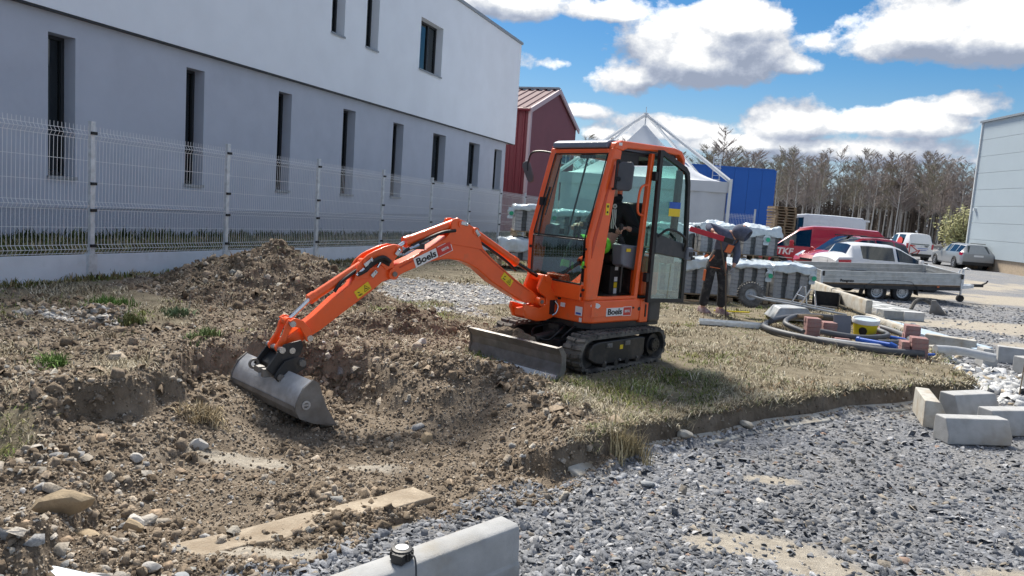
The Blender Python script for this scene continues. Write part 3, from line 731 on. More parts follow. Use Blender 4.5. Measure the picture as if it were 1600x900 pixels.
gsel = (gm > .10) & (RG.uniform(0, 1, len(x)) < .6); cols[gsel] = pal(gsel.sum(), [(.12, .17, .04), (.18, .20, .06), (.24, .23, .09)], [2, 2, 1])
grass('grass', 'dry straw coloured grass matted over the lawn', x, y, heights(x, y), RG.uniform(.035, .10, len(x))*(1+np.clip(pn, -.3, .5)), .03, RG.uniform(1.2, 1.55, len(x)), 11, cols, 5, .0030, .06)
# overhanging fringe along the cut edge
t = RG.uniform(0, 1, 900)**1.0; P_ = np.array(PLATEAU[:12]); sgl = np.hypot(*np.diff(P_, axis=0).T); cum = np.concatenate([[0], np.cumsum(sgl)])/sgl.sum()
ex, ey = np.interp(t, cum, P_[:, 0]), np.interp(t, cum, P_[:, 1]); ex -= .06*RG.uniform(-.1, 2, 900); ey += .06*RG.uniform(-.1, 2, 900)
k = ex > .5; ex, ey = ex[k], ey[k]
grass('grass', 'dry grass hanging over the cut edge of the lawn', ex, ey, heights(ex, ey), RG.uniform(.04, .10, len(ex)), .03, RG.uniform(1.0, 1.55, len(ex)), 10, pal(len(ex), STRAW, [5, 3, 4, 1, 1.6, .3], .2), 6, .0036, .03)
# lawn strip behind the fence, darker green
al_ = RG.uniform(3, 32, 5200); wv = RG.uniform(-10.6, -7.95, 5200); x = sin(FA)*al_+cos(FA)*wv; y = cos(FA)*al_-sin(FA)*wv
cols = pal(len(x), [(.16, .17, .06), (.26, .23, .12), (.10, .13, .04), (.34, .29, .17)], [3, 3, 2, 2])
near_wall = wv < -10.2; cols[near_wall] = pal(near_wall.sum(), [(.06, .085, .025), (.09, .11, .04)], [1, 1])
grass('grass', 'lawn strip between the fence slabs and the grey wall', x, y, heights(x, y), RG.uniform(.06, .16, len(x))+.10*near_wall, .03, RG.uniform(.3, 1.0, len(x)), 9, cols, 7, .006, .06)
# tufts on torn ground and grass along the slabs
x, y, d = polar_sample(2600, -.72, .1, 5.2, 13); z4 = zones(x, y); k = (z4[:, 0] > .3) & (RG.uniform(0, 1, len(x)) < .45) & (sdist(x, y, PIT) < -.1); x, y = x[k], y[k]
grass('grass', 'torn tufts of dead grass on the turned soil', x, y, heap_h(x, y), RG.uniform(.05, .12, len(x)), .03, RG.uniform(.7, 1.5, len(x)), 8, pal(len(x), STRAW, [4, 4, 2, 3, .6, .4]), 8, .0036, .03)
al_ = RG.uniform(4, 24, 900); wv = -7.70+RG.normal(0, .06, 900); x = sin(FA)*al_+cos(FA)*wv; y = cos(FA)*al_-sin(FA)*wv
grass('grass', 'rough grass growing along the foot of the fence slabs', x, y, heights(x, y), RG.uniform(.04, .11, len(x)), .03, RG.uniform(.2, 1.0, len(x)), 9, pal(len(x), [(.30, .25, .14), (.18, .17, .07), (.14, .17, .05)], [3, 2, 1]), 9, .005, .05)
for (cx, cy, r_, nn, lab, cc) in ((-4.15, 7.75, .20, 60, 'bright green grass tuft behind the crushed stone heap', (.13, .22, .06)), (-3.62, 7.12, .11, 36, 'darker green grass tuft at the right end of the crushed stone heap', (.15, .17, .07)), (-3.45, 7.72, .13, 34, 'blue green grass tuft left of the earth mound', (.13, .19, .10)), (-3.42, 5.55, .09, 34, 'fresh green tuft at the left border of the lawn', (.12, .20, .05)), (-2.75, 6.75, .12, 34, 'pale green weed tuft in front of the mound', (.15, .21, .08)),
        (.93, 5.52, .15, 40, 'tall dry grass stalks at the foot of the cut edge', (.40, .34, .21)), (-2.25, 5.55, .13, 70, 'torn straw coloured sod lying in the dug area', (.38, .31, .2))):
    x = cx+RG.normal(0, r_*.5, nn); y = cy+RG.normal(0, r_*.5, nn)
    o = grass('grass_tuft', lab, x, y, heap_h(x, y), RG.uniform(.06, .13, nn)*(2.2 if 'tall' in lab else 1), .03, RG.uniform(.3, 1.15 if 'sod' not in lab else 1.5, nn)*(.5 if 'tall' in lab else 1), 9, np.tile(np.array(cc), (nn, 1))*RG.uniform(.7, 1.3, (nn, 1)), 10, .004, .02)
    if 'kind' in o: del o['kind']
    o['category'] = 'grass tuft'

# ------------------------------------------------------------------ grey and white building on the left
BR = pi/2-FA
bld = thing('office_building', 'two storey building with grey rendered ground floor and projecting white upper floor', 'building', (0, 0, 0), BR)
def wall_with_openings(mb, x0, x1, z0, z1, yf, th, ops):
    ops = sorted(ops); x = x0
    for (a, b, lo, hi) in ops:
        mb.box(((x+a)/2, yf+th/2, (z0+z1)/2), (a-x, th, z1-z0))
        if lo > z0: mb.box(((a+b)/2, yf+th/2, (z0+lo)/2), (b-a, th, lo-z0))
        if hi < z1: mb.box(((a+b)/2, yf+th/2, (hi+z1)/2), (b-a, th, z1-hi))
        x = b
    mb.box(((x+x1)/2, yf+th/2, (z0+z1)/2), (x1-x, th, z1-z0))
LOW = [(3.35, 3.83, 1.56, 3.75), (6.1, 6.58, 1.56, 3.75), (8.81, 9.29, 1.56, 3.75), (11.68, 12.16, 1.56, 3.76), (14.48, 14.97, 1.56, 3.76), (17.16, 17.76, 1.56, 3.75), (19.85, 20.50, 1.57, 3.73), (22.56, 23.56, 2.15, 3.72), (25.60, 26.66, 2.14, 3.73), (28.24, 29.10, 2.13, 3.72)]
UP = [(16.24, 16.82, 5.44, 7.15), (17.86, 18.5, 5.44, 7.15), (21.0, 22.58, 5.46, 6.98)]
m = MB(); wall_with_openings(m, -6, 29.5, 1.08, 4.07, 10.7, .42, LOW)
m.box((29.29, 16.5, 2.57), (.42, 11.18, 2.98)); m.build('ground_floor_wall', MT['render_grey'], bld)
m = MB(); m.box((11.76, 10.925, .70), (35.52, .42, .762)); m.build('plinth', MT['render_plinth'], bld)
m = MB(); wall_with_openings(m, -6, 30.2, 4.07, 8.12, 10.56, .42, UP)
m.box((29.99, 16.4, 6.095), (.42, 10.84, 4.05)); m.build('upper_floor_wall', MT['render_white'], bld)
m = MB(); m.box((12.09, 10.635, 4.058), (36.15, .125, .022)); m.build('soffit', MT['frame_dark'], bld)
m = MB(); m.box((12.1, 16.2, 8.17), (36.3, 11.4, .09)); m.build('roof', MT['sheet_metal'], bld)
m = MB(); m.box((-6.2, 16, 4), (.3, 11, 8)); m.box((11.8, 21.9, 4), (36, .3, 8)); m.box((11.8, 16.4, 4.25), (35, 10.4, .3)); m.build('rear_wall', MT['render_grey'], bld)
def window(x0, x1, z0, z1, yf, mull=None):
    y = yf+.27; w = .055
    m = MB()
    for (a, b, c, d) in ((x0+.002, x0+w, z0+.03, z1-.002), (x1-w, x1-.002, z0+.03, z1-.002), (x0+w, x1-w, z0+.03, z0+.03+w), (x0+w, x1-w, z1-w, z1-.002)): m.box(((a+b)/2, y, (c+d)/2), (b-a, .07, d-c))
    if mull: m.box((mull, y, (z0+z1)/2), (.07, .07, z1-z0-.1))
    f = m.build('window', MT['frame_dark'], bld)
    m = MB(); m.box(((x0+x1)/2, y+.012, (z0+z1)/2), (x1-x0-.1, .012, z1-z0-.12)); m.build('pane', MT['win_glass'], f)
    m = MB(); m.box(((x0+x1)/2, yf+.10, z0+.010), (x1-x0+.03, .27, .018)); m.box(((x0+x1)/2, yf-.035, z0-.008), (x1-x0+.03, .006, .05)); m.build('sill', MT['sheet_metal'], f)
    m = MB(); m.box(((x0+x1)/2, yf+.36, (z0+z1)/2), (x1-x0-.06, .01, z1-z0-.1)); m.build('dark_room_sheet', MT['frame_dark'], f)  # near-black sheet stands in for the unlit room behind the pane
    return f
for w in LOW: window(*w, 10.7, (w[0]+w[1])/2 if w[1]-w[0] > .9 else None)
for w in UP: window(*w, 10.56, w[0]+(w[1]-w[0])*.62 if w[1]-w[0] > .9 else None)
m = MB()
for k in range(9): m.box((8.90+.015, 10.92, 1.75+k*.24), (.07, .012, .018))
m.box((8.875, 10.92, 2.7), (.012, .012, 2.05)); m.box((8.95, 10.92, 2.7), (.012, .012, 2.05)); m.build('window_guard', MT['galvanised'], bld)
m = MB(); m.cyl((23.6, 10.8, 8.1), (23.6, 10.8, 9.0), .012, 6); m.build('lightning_rod', MT['galvanised'], bld)
m = MB(); m.box((21.9, 10.49, 7.92), (.16, .13, .10)); m.cyl((21.9, 10.46, 7.92), (21.9, 10.28, 7.86), .05, 10); m.build('security_camera', MT['sheet_metal'], bld)

# ------------------------------------------------------------------ mesh fence
fen = thing('mesh_fence', 'galvanised wire mesh fence on white concrete base slabs along the grey building', 'fence', (0, 0, 0), BR)
FY = 7.84
def fz(a): return .665-.016*(a-7)                       # top of the base slabs
def panel_mesh(L):
    """one welded panel with pressed folds; starts at x=0"""
    folds = (.06, .58, 1.42); Hh = 1.53; m = MB(); r = .0034
    def off(z):
        return max([0]+[.035*(1-abs(z-f)/.05) for f in folds if abs(z-f) < .05])
    zs = [0]
    for f in folds: zs += [f-.05, f, f+.05]
    zs += [Hh]; zs = sorted(set(max(0, z) for z in zs))
    n = int(L/.05)
    for k in range(n+1):
        x = k*L/n; m.tube([(x, -off(z), z) for z in zs], r, 4, False)
    for z in [0.01, .11, .32, .53, .63, .86, 1.12, 1.37, 1.47]+list(folds):
        m.box((L/2, -off(z)+.006, z), (L, .006, .006))
    return m.mesh('wire_panel', MT['wire'])
SPC = 2.39; PM = panel_mesh(SPC-.02)
pm_ = MB(); pm_.box((0, 0, .94), (.062, .045, 1.88)); pm_.box((0, -.002, 1.895), (.066, .05, .03)); PMESH = pm_.mesh('post', MT['galvanised'])
sl = MB(); sl.box((SPC/2, .0, -.16), (SPC-.07, .05, .34)); SLM = sl.mesh('base_slab', MT['slab_white'])
cb = MB(); cb.box((0, -.035, 0), (.075, .03, .035)); CBM = cb.mesh('clip', MT['clip_black'])
hb = MB(); hb.box((0, -.012, -.16), (.12, .085, .36)); HBM = hb.mesh('post_holder', MT['galvanised'])
for k in range(-2, 10):
    a = 7.02+SPC*k; z = fz(a)
    if k < 9:
        o = inst(PM, 'wire_panel', fen, (a+.01, FY, z+.02), rot=(0, math.atan(.016), 0)); o['kind'] = 'stuff'
        inst(SLM, 'base_slab', fen, (a, FY+.01, z), rot=(0, math.atan(.016), 0))
    p = inst(PMESH, 'post', fen, (a, FY-.02, z-.30))
    inst(HBM, 'post_holder', fen, (a, FY, z))
    for cz in (.35, .78, 1.10, 1.70): inst(CBM, 'clip', p, (0, 0, cz+.07))
# second run of fence behind the pallets
fe2 = thing('mesh_fence', 'grey mesh fence behind the plastic covered paver pallets in front of the red hall', 'fence', (sin(FA)*27-cos(FA)*7.84, cos(FA)*27+sin(FA)*7.84, 0), BR-pi/2)
for k in range(4):
    inst(PMESH, 'post', fe2, (SPC*k, 0, .1))
    if k < 3: o = inst(PM, 'wire_panel', fe2, (SPC*k+.01, 0, .3)); o['kind'] = 'stuff'

# ------------------------------------------------------------------ red hall behind
red = thing('red_hall', 'dark red corrugated hall with a pitched roof behind the grey building', 'building', (0, 0, 0), BR)
def corrugated(mb, axis, a0, a1, pos, z0, z1fun, pitch=.33, depth=.045, out=-1):
    """vertical trapezoid ribs along x or y"""
    pts = []; a = a0
    while a < a1-1e-6:
        for (t, d) in ((0, 0), (.55, 0), (.66, 1), (.88, 1), (1, 0)):
            b = min(a+pitch*t, a1); pts.append((b, pos+out*depth*d))
        a += pitch
    vs = []
    for (b, q) in pts:
        p = (b, q) if axis == 'x' else (q, b)
        vs += [(p[0], p[1], z0), (p[0], p[1], z1fun(b))]
    fs = [(2*i, 2*i+2, 2*i+3, 2*i+1) for i in range(len(pts)-1)]
    mb.add(vs, fs)
GX0, GX1, GY = 34.2, 42.8, 11.33; RX = 38.6
zr = lambda x: 6.12+(7.55-6.12)*(1-abs(x-RX)/(RX-GX0))
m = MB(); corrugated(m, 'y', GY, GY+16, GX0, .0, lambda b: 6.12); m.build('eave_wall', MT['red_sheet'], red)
m = MB(); corrugated(m, 'x', GX0, GX1, GY, .0, zr, .12, .012); m.build('gable_wall', MT['red_sheet_skylit'], red)
m = MB(); m.box((GX1, GY+8, 3), (.1, 16, 6)); m.box((RX, GY+16, 3), (8.6, .1, 6)); m.build('rear_wall', MT['red_sheet'], red)
m = MB()
for sgn in (-1, 1):
    xe = GX0-.25 if sgn < 0 else GX1+.25; ze = 6.06
    vs = []; yy = GY-.15; ys = []
    while yy < GY+16.2:
        for t, d in ((0, 0), (.6, 0), (.7, .05), (.9, .05)): ys.append((yy+.45*t, d))
        yy += .45
    for (q, d) in ys: vs += [(xe, q, ze+d), (RX, q, 7.62+d)]
    fs = [(2*i, 2*i+1, 2*i+3, 2*i+2) for i in range(len(ys)-1)]; m.add(vs, fs)
m.build('roof', MT['red_roof'], red)
m = MB(); m.box((RX, GY+8, 7.70), (.35, 16.2, .09)); m.build('ridge_cap', MT['sheet_metal'], red)
m = MB()
for (xa, za, xb, zb) in ((GX0-.25, 6.0, RX, 7.58), (RX, 7.58, GX1+.25, 6.0)):
    m.hexa([(xa, GY-.17, za-.14), (xb, GY-.17, zb-.14), (xb, GY-.10, zb-.14), (xa, GY-.10, za-.14)], [(xa, GY-.17, za+.1), (xb, GY-.17, zb+.1), (xb, GY-.10, zb+.1), (xa, GY-.10, za+.1)])
m.box((GX0-.03, GY-.05, 3.03), (.22, .12, 6.0)); m.build('verge_trim', MT['trim_pink'], red)
m = MB(); m.box((40.9, GY-.03, 4.45), (1.7, .08, 1.0)); f = m.build('window', MT['hall_trim'], red)
m = MB(); m.box((40.45, GY-.075, 4.45), (.68, .02, .84)); m.box((41.3, GY-.075, 4.45), (.68, .02, .84)); m.build('pane', MT['win_glass'], f)
m = MB(); m.cyl((GX0-.30, GY-.1, 6.0), (GX0-.30, GY+16, 6.0), .07, 8); m.build('gutter', MT['red_sheet'], red)

# ------------------------------------------------------------------ pagoda tent
TR = radians(-7)
tent = thing('pagoda_tent', 'white pagoda tent with a peaked fabric roof hung from an outside frame', 'tent', (4.02, 25.5, -.1), TR)
S2, EZ, AZ_ = 2.47, 2.80, 4.66
m = MB(); rings = []
for i in range(15):
    t = i/14; h = 1-t; h = max(h, .02); z = EZ+(AZ_-EZ)*(1-h)**1.65
    ring = []
    for (sx, sy) in ((-1, -1), (1, -1), (1, 1), (-1, 1)):
        for k in range(8):
            u = k/8; nx, ny = {(-1, -1): (1, -1), (1, -1): (1, 1), (1, 1): (-1, 1), (-1, 1): (-1, -1)}[(sx, sy)]
            x = sx+(nx-sx)*u; y = sy+(ny-sy)*u; sag = .10*sin(pi*u)*h*t*3
            ring.append((x*S2*h*(1-sag*.5), y*S2*h*(1-sag*.5), z-.12*sin(pi*u)*t*h))
    rings.append(ring)
m.loft(rings); m.build('roof_fabric', MT['tent_fabric'], tent, smooth=True, sharp=28)
m = MB()
for k, (a, b) in enumerate((((-1, -1), (1, -1)), ((1, -1), (1, 1)), ((1, 1), (-1, 1)), ((-1, 1), (-1, -1)))):
    A, B = Vector((a[0]*S2, a[1]*S2, 0)), Vector((b[0]*S2, b[1]*S2, 0)); nrm = Vector(((a[0]+b[0])/2, (a[1]+b[1])/2, 0))
    n = 24; vs = []
    for i in range(n+1):
        p = A+(B-A)*i/n+nrm*(.03*sin(i*1.9+k)); vs += [(p.x, p.y, 0), (p.x, p.y, EZ-.30)]
    m.add(vs, [(2*i, 2*i+2, 2*i+3, 2*i+1) for i in range(n)])
m.build('side_wall', MT['tent_fabric'], tent, smooth=True)
m = MB(); q = S2+.04
for (x, y, dx, dy) in ((0, -q, 2*q, .02), (0, q, 2*q, .02), (-q, 0, .02, 2*q-.02), (q, 0, .02, 2*q-.02)): m.box((x, y, EZ-.15), (dx, dy, .32))
m.build('valance', MT['tent_fabric'], tent)
for (sx, sy) in ((-1, -1), (1, -1), (1, 1), (-1, 1)):
    m = MB(); m.box((sx*(S2+.09), sy*(S2+.09), EZ/2+.05), (.09, .09, EZ+.1)); m.build('corner_post', MT['tent_frame'], tent)
    m = MB(); m.tube([(sx*(S2+.09), sy*(S2+.09), EZ+.02), (sx*1.3, sy*1.3, EZ+1.10), (sx*.06, sy*.06, AZ_+.27)], .062, 6); m.build('frame_beam', MT['tent_frame'], tent)
m = MB(); m.cyl((0, 0, AZ_-.05), (0, 0, AZ_+.25), .02, 6); m.cyl((0, 0, AZ_+.2), (0, 0, AZ_+.34), .09, 8); m.cyl((0, 0, AZ_+.34), (0, 0, AZ_+.55), .012, 5); m.build('peak_hanger', MT['galvanised'], tent)

# ------------------------------------------------------------------ blue hall with a roof ladder
blu = thing('blue_hall', 'flat roofed bright blue metal hall behind the white tent', 'building', (0, 0, 0))
m = MB()
for k in range(7): m.box((11.9+.0+k*1.0-.0, 58, 2.5), (.985, 6, 5.5))
m.build('wall', MT['blue_sheet'], blu)
m = MB(); m.box((14.6, 58, 5.28), (7.3, 6.1, .10)); m.build('roof_edge', MT['blue_sheet'], blu)
m = MB()
for x in (13.75, 14.25): m.cyl((x, 54.75, 3.2), (x, 54.75, 6.1), .035, 6)
for k in range(9): m.cyl((13.75, 54.75, 3.4+k*.3), (14.25, 54.75, 3.4+k*.3), .025, 5)
for k in range(3): m.tube([(13.75, 54.75, 4.3+k*.8), (13.8, 54.3, 4.3+k*.8), (14.2, 54.3, 4.3+k*.8), (14.25, 54.75, 4.3+k*.8)], .022, 5)
m.build('roof_ladder', MT['galvanised'], blu)

# ------------------------------------------------------------------ pale hall on the right
HA = radians(4.3)
hall = thing('warehouse_hall', 'tall pale grey panel clad warehouse on a tan plinth at the right edge', 'building', (27.86, 47.0, -.35), -HA)   # local -y runs towards the viewer
pz = [.70, 1.75, 2.75, 3.75, 4.75, 5.75, 6.75, 7.75, 8.80]
for a, b in zip(pz[:-1], pz[1:]):
    for j in range(3):
        y1 = -.06-j*6.0; y0 = y1-5.985
        m = MB(); m.box((.10, (y0+y1)/2, (a+b)/2), (.12, y1-y0, b-a-.014)); m.build('wall_panel', MT['hall_panel'], hall)
m = MB(); m.box((6.2, -9, 4.75), (12.0, 17.9, 8.0)); m.build('core_wall', MT['hall_panel'], hall)
m = MB(); m.box((6.2, -9, .34), (12.16, 18.0, .70)); m.build('plinth', MT['plinth_tan'], hall)
m = MB(); m.box((.03, -.03, 4.75), (.12, .10, 8.1)); m.build('corner_trim', MT['hall_trim'], hall)
m = MB(); m.box((6.1, -9, 8.86), (12.4, 18.2, .12)); m.build('roof_edge', MT['sheet_metal'], hall)
m = MB(); m.box((0, -9.9, 3.62), (.14, 3.4, .07)); m.build('door_hood', MT['frame_dark'], hall)
m = MB(); m.box((-.02, -.5, 3.55), (.16, .14, .16)); m.build('lamp', MT['hall_trim'], hall)

# ------------------------------------------------------------------ wood behind the vehicles
def tree_mesh(seed, Hh, birch=True, spread=.16):
    r = random.Random(seed); tr, cr = MB(), MB()
    lean = (r.uniform(-.04, .04), r.uniform(-.04, .04)); pts = []; n = 9
    for i in range(n):
        t = i/(n-1); pts.append(Vector((lean[0]*Hh*t+r.uniform(-.05, .05)*t, lean[1]*Hh*t+r.uniform(-.05, .05)*t, Hh*t)))
    r0 = Hh*.0095
    tr.tube(pts, [r0*(1-.88*i/(n-1)) for i in range(n)], 6)
    for k in range(34):
        t = r.uniform(.34, .98); i = min(int(t*(n-1)), n-2); p = pts[i].lerp(pts[i+1], t*(n-1)-i)
        a = r.uniform(0, 2*pi); L = Hh*spread*(1.25-t)*r.uniform(.8, 1.5); up = r.uniform(.55, 1.3)
        d = Vector((cos(a), sin(a), up)).normalized(); e = p+d*L; mid = p+d*L*.55+Vector((0, 0, -L*.05))
        (tr if L > Hh*.14 else cr).tube([p, mid, e], [.035, .028, .015], 3, False)
        for q in range(13):
            s = r.uniform(.2, 1); b = p.lerp(e, s); a2 = a+r.uniform(-1.3, 1.3); l2 = L*r.uniform(.2, .6)
            d2 = Vector((cos(a2), sin(a2), r.uniform(.1, 1.5))).normalized(); e2 = b+d2*l2
            dr_ = Vector((0, 0, -.25*l2)) if birch else Vector((0, 0, .1*l2))
            cr.tube([b, e2, e2+d2*l2*.4+dr_], [.020, .013, .008], 3, False)
            if r.random() < .6:
                a3 = a2+r.uniform(-1, 1); d3 = Vector((cos(a3), sin(a3), r.uniform(.2, 1.2))).normalized(); cr.tube([b.lerp(e2, .6), b.lerp(e2, .6)+d3*l2*.7], [.012, .007], 3, False)
    return tr.mesh('trunk', MT['birch_bark'] if birch else MT['bark_brown'], True, 80), cr.mesh('crown', MT['twigs'] if seed % 3 else MT['twigs_green'])
TM = [tree_mesh(100+k, 12.5, True) for k in range(5)]+[tree_mesh(200+k, 12.5, False, .2) for k in range(3)]
def polar(azd, d): return (sin(radians(azd))*d, cos(radians(azd))*d)
rt = random.Random(5)
def pole_az(pxx): return math.degrees(math.atan((pxx-800)/1180))
for k in range(118):
    pxx = rt.uniform(1196, 1560); d = rt.uniform(104, 132); a = pole_az(pxx); x, y = polar(a, d)
    v = rt.choice([0, 1, 2, 3, 4, 0, 1, 2, 3, 4, 5, 6, 7]); birch = v < 5
    hsc = .93*rt.uniform(.80, 1.06)*(1.0-.10*max(0, (pxx-1420)/140))*(d/118)
    t = thing('birch_tree' if birch else 'bare_tree', 'leafless pale barked birch in the wood beyond the parked vehicles' if birch else 'leafless brown barked tree in the wood beyond the parked vehicles', 'tree', (x, y, .2), rt.uniform(0, 6.28), 'birches at the edge of the wood' if birch else 'bare brown trees at the edge of the wood')
    for me in TM[v]:
        o = inst(me, me.name, t, scale=(hsc, hsc, hsc))
# undergrowth and trees too deep in the wood to tell apart
r = random.Random(9); m = MB()
for k in range(1500):
    a = r.uniform(1.0, 36.5); d = r.uniform(120, 165); x, y = polar(a, d); Hh = r.uniform(4, 9.0)*(1.0 if a > 17 else .9)
    lx, ly = r.uniform(-.5, .5), r.uniform(-.5, .5)
    m.tube([(x, y, 0), (x+lx, y+ly, Hh)], [.13, .04], 3, False)
    for q in range(16):
        t = r.uniform(.02, 1); p = Vector((x+lx*t, y+ly*t, Hh*t)); a2 = r.uniform(0, 6.28); L = r.uniform(.6, 1.9)
        m.tube([p, p+Vector((cos(a2)*L, sin(a2)*L, r.uniform(.0, 1.1)*L))], [.055, .02], 3, False)
tag(m.build('forest', MT['forest_dark']), 'dark undergrowth and trunks deep in the wood', kind='stuff')
# taller trees behind the tent and the red hall
for (pxx, d, sc) in ((1082, 140, .80), (1095, 150, .92), (1110, 128, 1.02), (1122, 150, .95), (1133, 140, .80), (1143, 150, .92), (1152, 135, .84), (1160, 140, .9), (1168, 150, .82), (1175, 145, .8), (1181, 140, .76), (1187, 135, .8), (1192, 150, .80), (1088, 145, .95), (1103, 150, 1.0), (1127, 140, .92), (1148, 145, .86), (960, 150, 1.02), (938, 155, 1.05), (918, 150, .98), (905, 155, 1.06), (980, 150, .95), (1000, 160, 1.0), (1065, 150, .8), (1045, 155, .9)):
    x, y = polar(pole_az(pxx), d); sc *= 1.22; t = thing('bare_tree', 'tall brownish bare tree standing behind the tent and the blue hall', 'tree', (x, y, 0), rt.uniform(0, 6), 'bare trees behind the tent')
    for me in TM[5+rt.randrange(3)]: inst(me, me.name, t, scale=(sc*1.15, sc*1.15, sc))
# budding shrub beside the warehouse
r = random.Random(4); st, cr = MB(), MB()
for k in range(46):
    a = r.uniform(0, 6.28); L = r.uniform(1.6, 4.2); tilt = r.uniform(.05, .75); e = Vector((cos(a)*sin(tilt)*L, sin(a)*sin(tilt)*L, cos(tilt)*L))
    st.tube([(0, 0, 0), e*.5+Vector((0, 0, .15)), e], [.04, .03, .01], 4, False)
    for q in range(95):
        p = e*r.uniform(.25, 1.02)+Vector((r.gauss(0, .22), r.gauss(0, .22), r.gauss(0, .2))); s = r.uniform(.06, .14)
        u = Vector((r.gauss(0, 1), r.gauss(0, 1), r.gauss(0, 1))).normalized(); v = u.orthogonal().normalized()
        cr.add([p-u*s, p+v*s*.6, p+u*s, p-v*s*.6], [(0, 1, 2, 3)])
bx, by = polar(pole_az(1493), 66); t = thing('willow_shrub', 'yellow green budding shrub at the corner of the pale warehouse', 'shrub', (bx, by, -.3))
st.build('stems', MT['bark_brown'], t); cr.build('foliage', MT['catkin'], t)

# ------------------------------------------------------------------ vehicles
def gz(x, y): return float(heights(np.array([x]), np.array([y]), False)[0])
def make_car(name, label, cat, loc, fwd_az, st, paint, glass_cols, wheels, tyre_r=.31, extras=None, pillars=(), ws=None, rw=None, glass='car_glass', group=None, z=None):
    """st: stations from the front to the rear as (x, z_low, z_belt, z_roof, half width, half width at belt, half width at roof).
    glass_cols: index pairs of stations whose side band is glass; ws / rw: station indices whose top face is windscreen / rear window"""
    rz = radians(90-fwd_az)
    root = thing(name, label, cat, (loc[0], loc[1], gz(*loc) if z is None else z), rz, group)
    rings = []
    for (x, zl, zb, zr, w, wb, wr) in st:
        h = [(w*.90, zl), (w*.985, zl+.10), (w, zl+(zb-zl)*.5), (wb, zb), (wr+(wb-wr)*.06, zb+(zr-zb)*.86 if zr-zb > .1 else zb+(zr-zb)*.6), (wr*.90, zr-.01), (wr*.45, zr+.025)]
        rings.append([(x, y, zz) for (y, zz) in h]+[(x, -y, zz) for (y, zz) in h[::-1]])
    n = len(rings[0]); vs = [p for r in rings for p in r]; body, gl, glw = [], [], []
    for i in range(len(rings)-1):
        for k in range(n):
            k2 = (k+1) % n; f = (i*n+k, i*n+k2, (i+1)*n+k2, (i+1)*n+k)
            side = k in (3, n-5); top = 4 < k < n-6 or k in (4, n-6)
            if side and i in glass_cols: gl.append(f)
            elif (4 < k < n-6) and ws is not None and i in ws: glw.append(f)
            elif (4 < k < n-6) and rw is not None and i in rw: glw.append(f)
            else: body.append(f)
    body.append(tuple(range(n-1, -1, -1))); body.append(tuple(range((len(rings)-1)*n, len(rings)*n)))
    def sub(fs, nm, m_, grow=0):
        used = sorted({i for f in fs for i in f}); mp = {i: j for j, i in enumerate(used)}
        b = MB(); b.add([vs[i] for i in used], [tuple(mp[i] for i in f) for f in fs]); return b.build(nm, m_, root, smooth=True, sharp=32)
    bo = sub(body, 'body', paint)
    def pieces(fs):
        left = [set(f) for f in fs]; own = list(fs); out = []
        while own:
            grp = [own.pop(0)]; pts = set(grp[0]); ch = True
            while ch:
                ch = False
                for f in own[:]:
                    if pts & set(f): pts |= set(f); grp.append(f); own.remove(f); ch = True
            out.append(grp)
        return out
    for pc in pieces(gl): sub(pc, 'side_window', MT[glass])
    for pc in pieces(glw): sub(pc, 'windscreen' if vs[pc[0][0]][0] > 0 else 'rear_window', MT['car_glass_clear'] if ws else MT[glass])
    # dark cabin inside the glass
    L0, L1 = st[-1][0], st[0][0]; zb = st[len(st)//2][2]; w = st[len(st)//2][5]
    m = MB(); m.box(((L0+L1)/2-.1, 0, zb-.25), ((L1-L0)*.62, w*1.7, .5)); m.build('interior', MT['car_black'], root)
    hw = max(s[4] for s in st)
    for wx in wheels:
        for s in (1, -1):
            y = s*(hw-.10)
            m = MB(); m.cyl((wx, s*(hw-.30), tyre_r+.02), (wx, s*(hw+.006), tyre_r+.02), tyre_r*1.16, 22); m.build('wheel_arch', MT['car_black'], root)
            T = Matrix.Translation((wx, y, tyre_r)) @ Matrix.Rotation(-s*pi/2, 4, 'X')
            m = MB(); m.lathe([(tyre_r*.62, .10), (tyre_r*.9, .125), (tyre_r, .09), (tyre_r, -.09), (tyre_r*.9, -.11), (tyre_r*.6, -.10)], 24, T); wl_ = m.build('wheel', MT['tyre'], root, smooth=True)
            m = MB(); m.lathe([(.01, .105), (tyre_r*.2, .11), (tyre_r*.3, .085), (tyre_r*.55, .10), (tyre_r*.63, .115), (tyre_r*.63, .06)], 20, T)
            for q in range(5):
                a = q*2*pi/5; m.add([tuple(T @ Vector((cos(a+d)*tyre_r*rr, sin(a+d)*tyre_r*rr, .118))) for (d, rr) in ((-.3, .15), (.3, .15), (.14, .6), (-.14, .6))], [(0, 1, 2, 3)])
            m.build('rim', MT['rim_steel'], wl_, smooth=True)
    if extras: extras(root)
    return root
def quad_part(name, m_, parent, pts, off=0):
    b = MB(); b.add(pts, [tuple(range(len(pts)))]); return b.build(name, m_, parent)

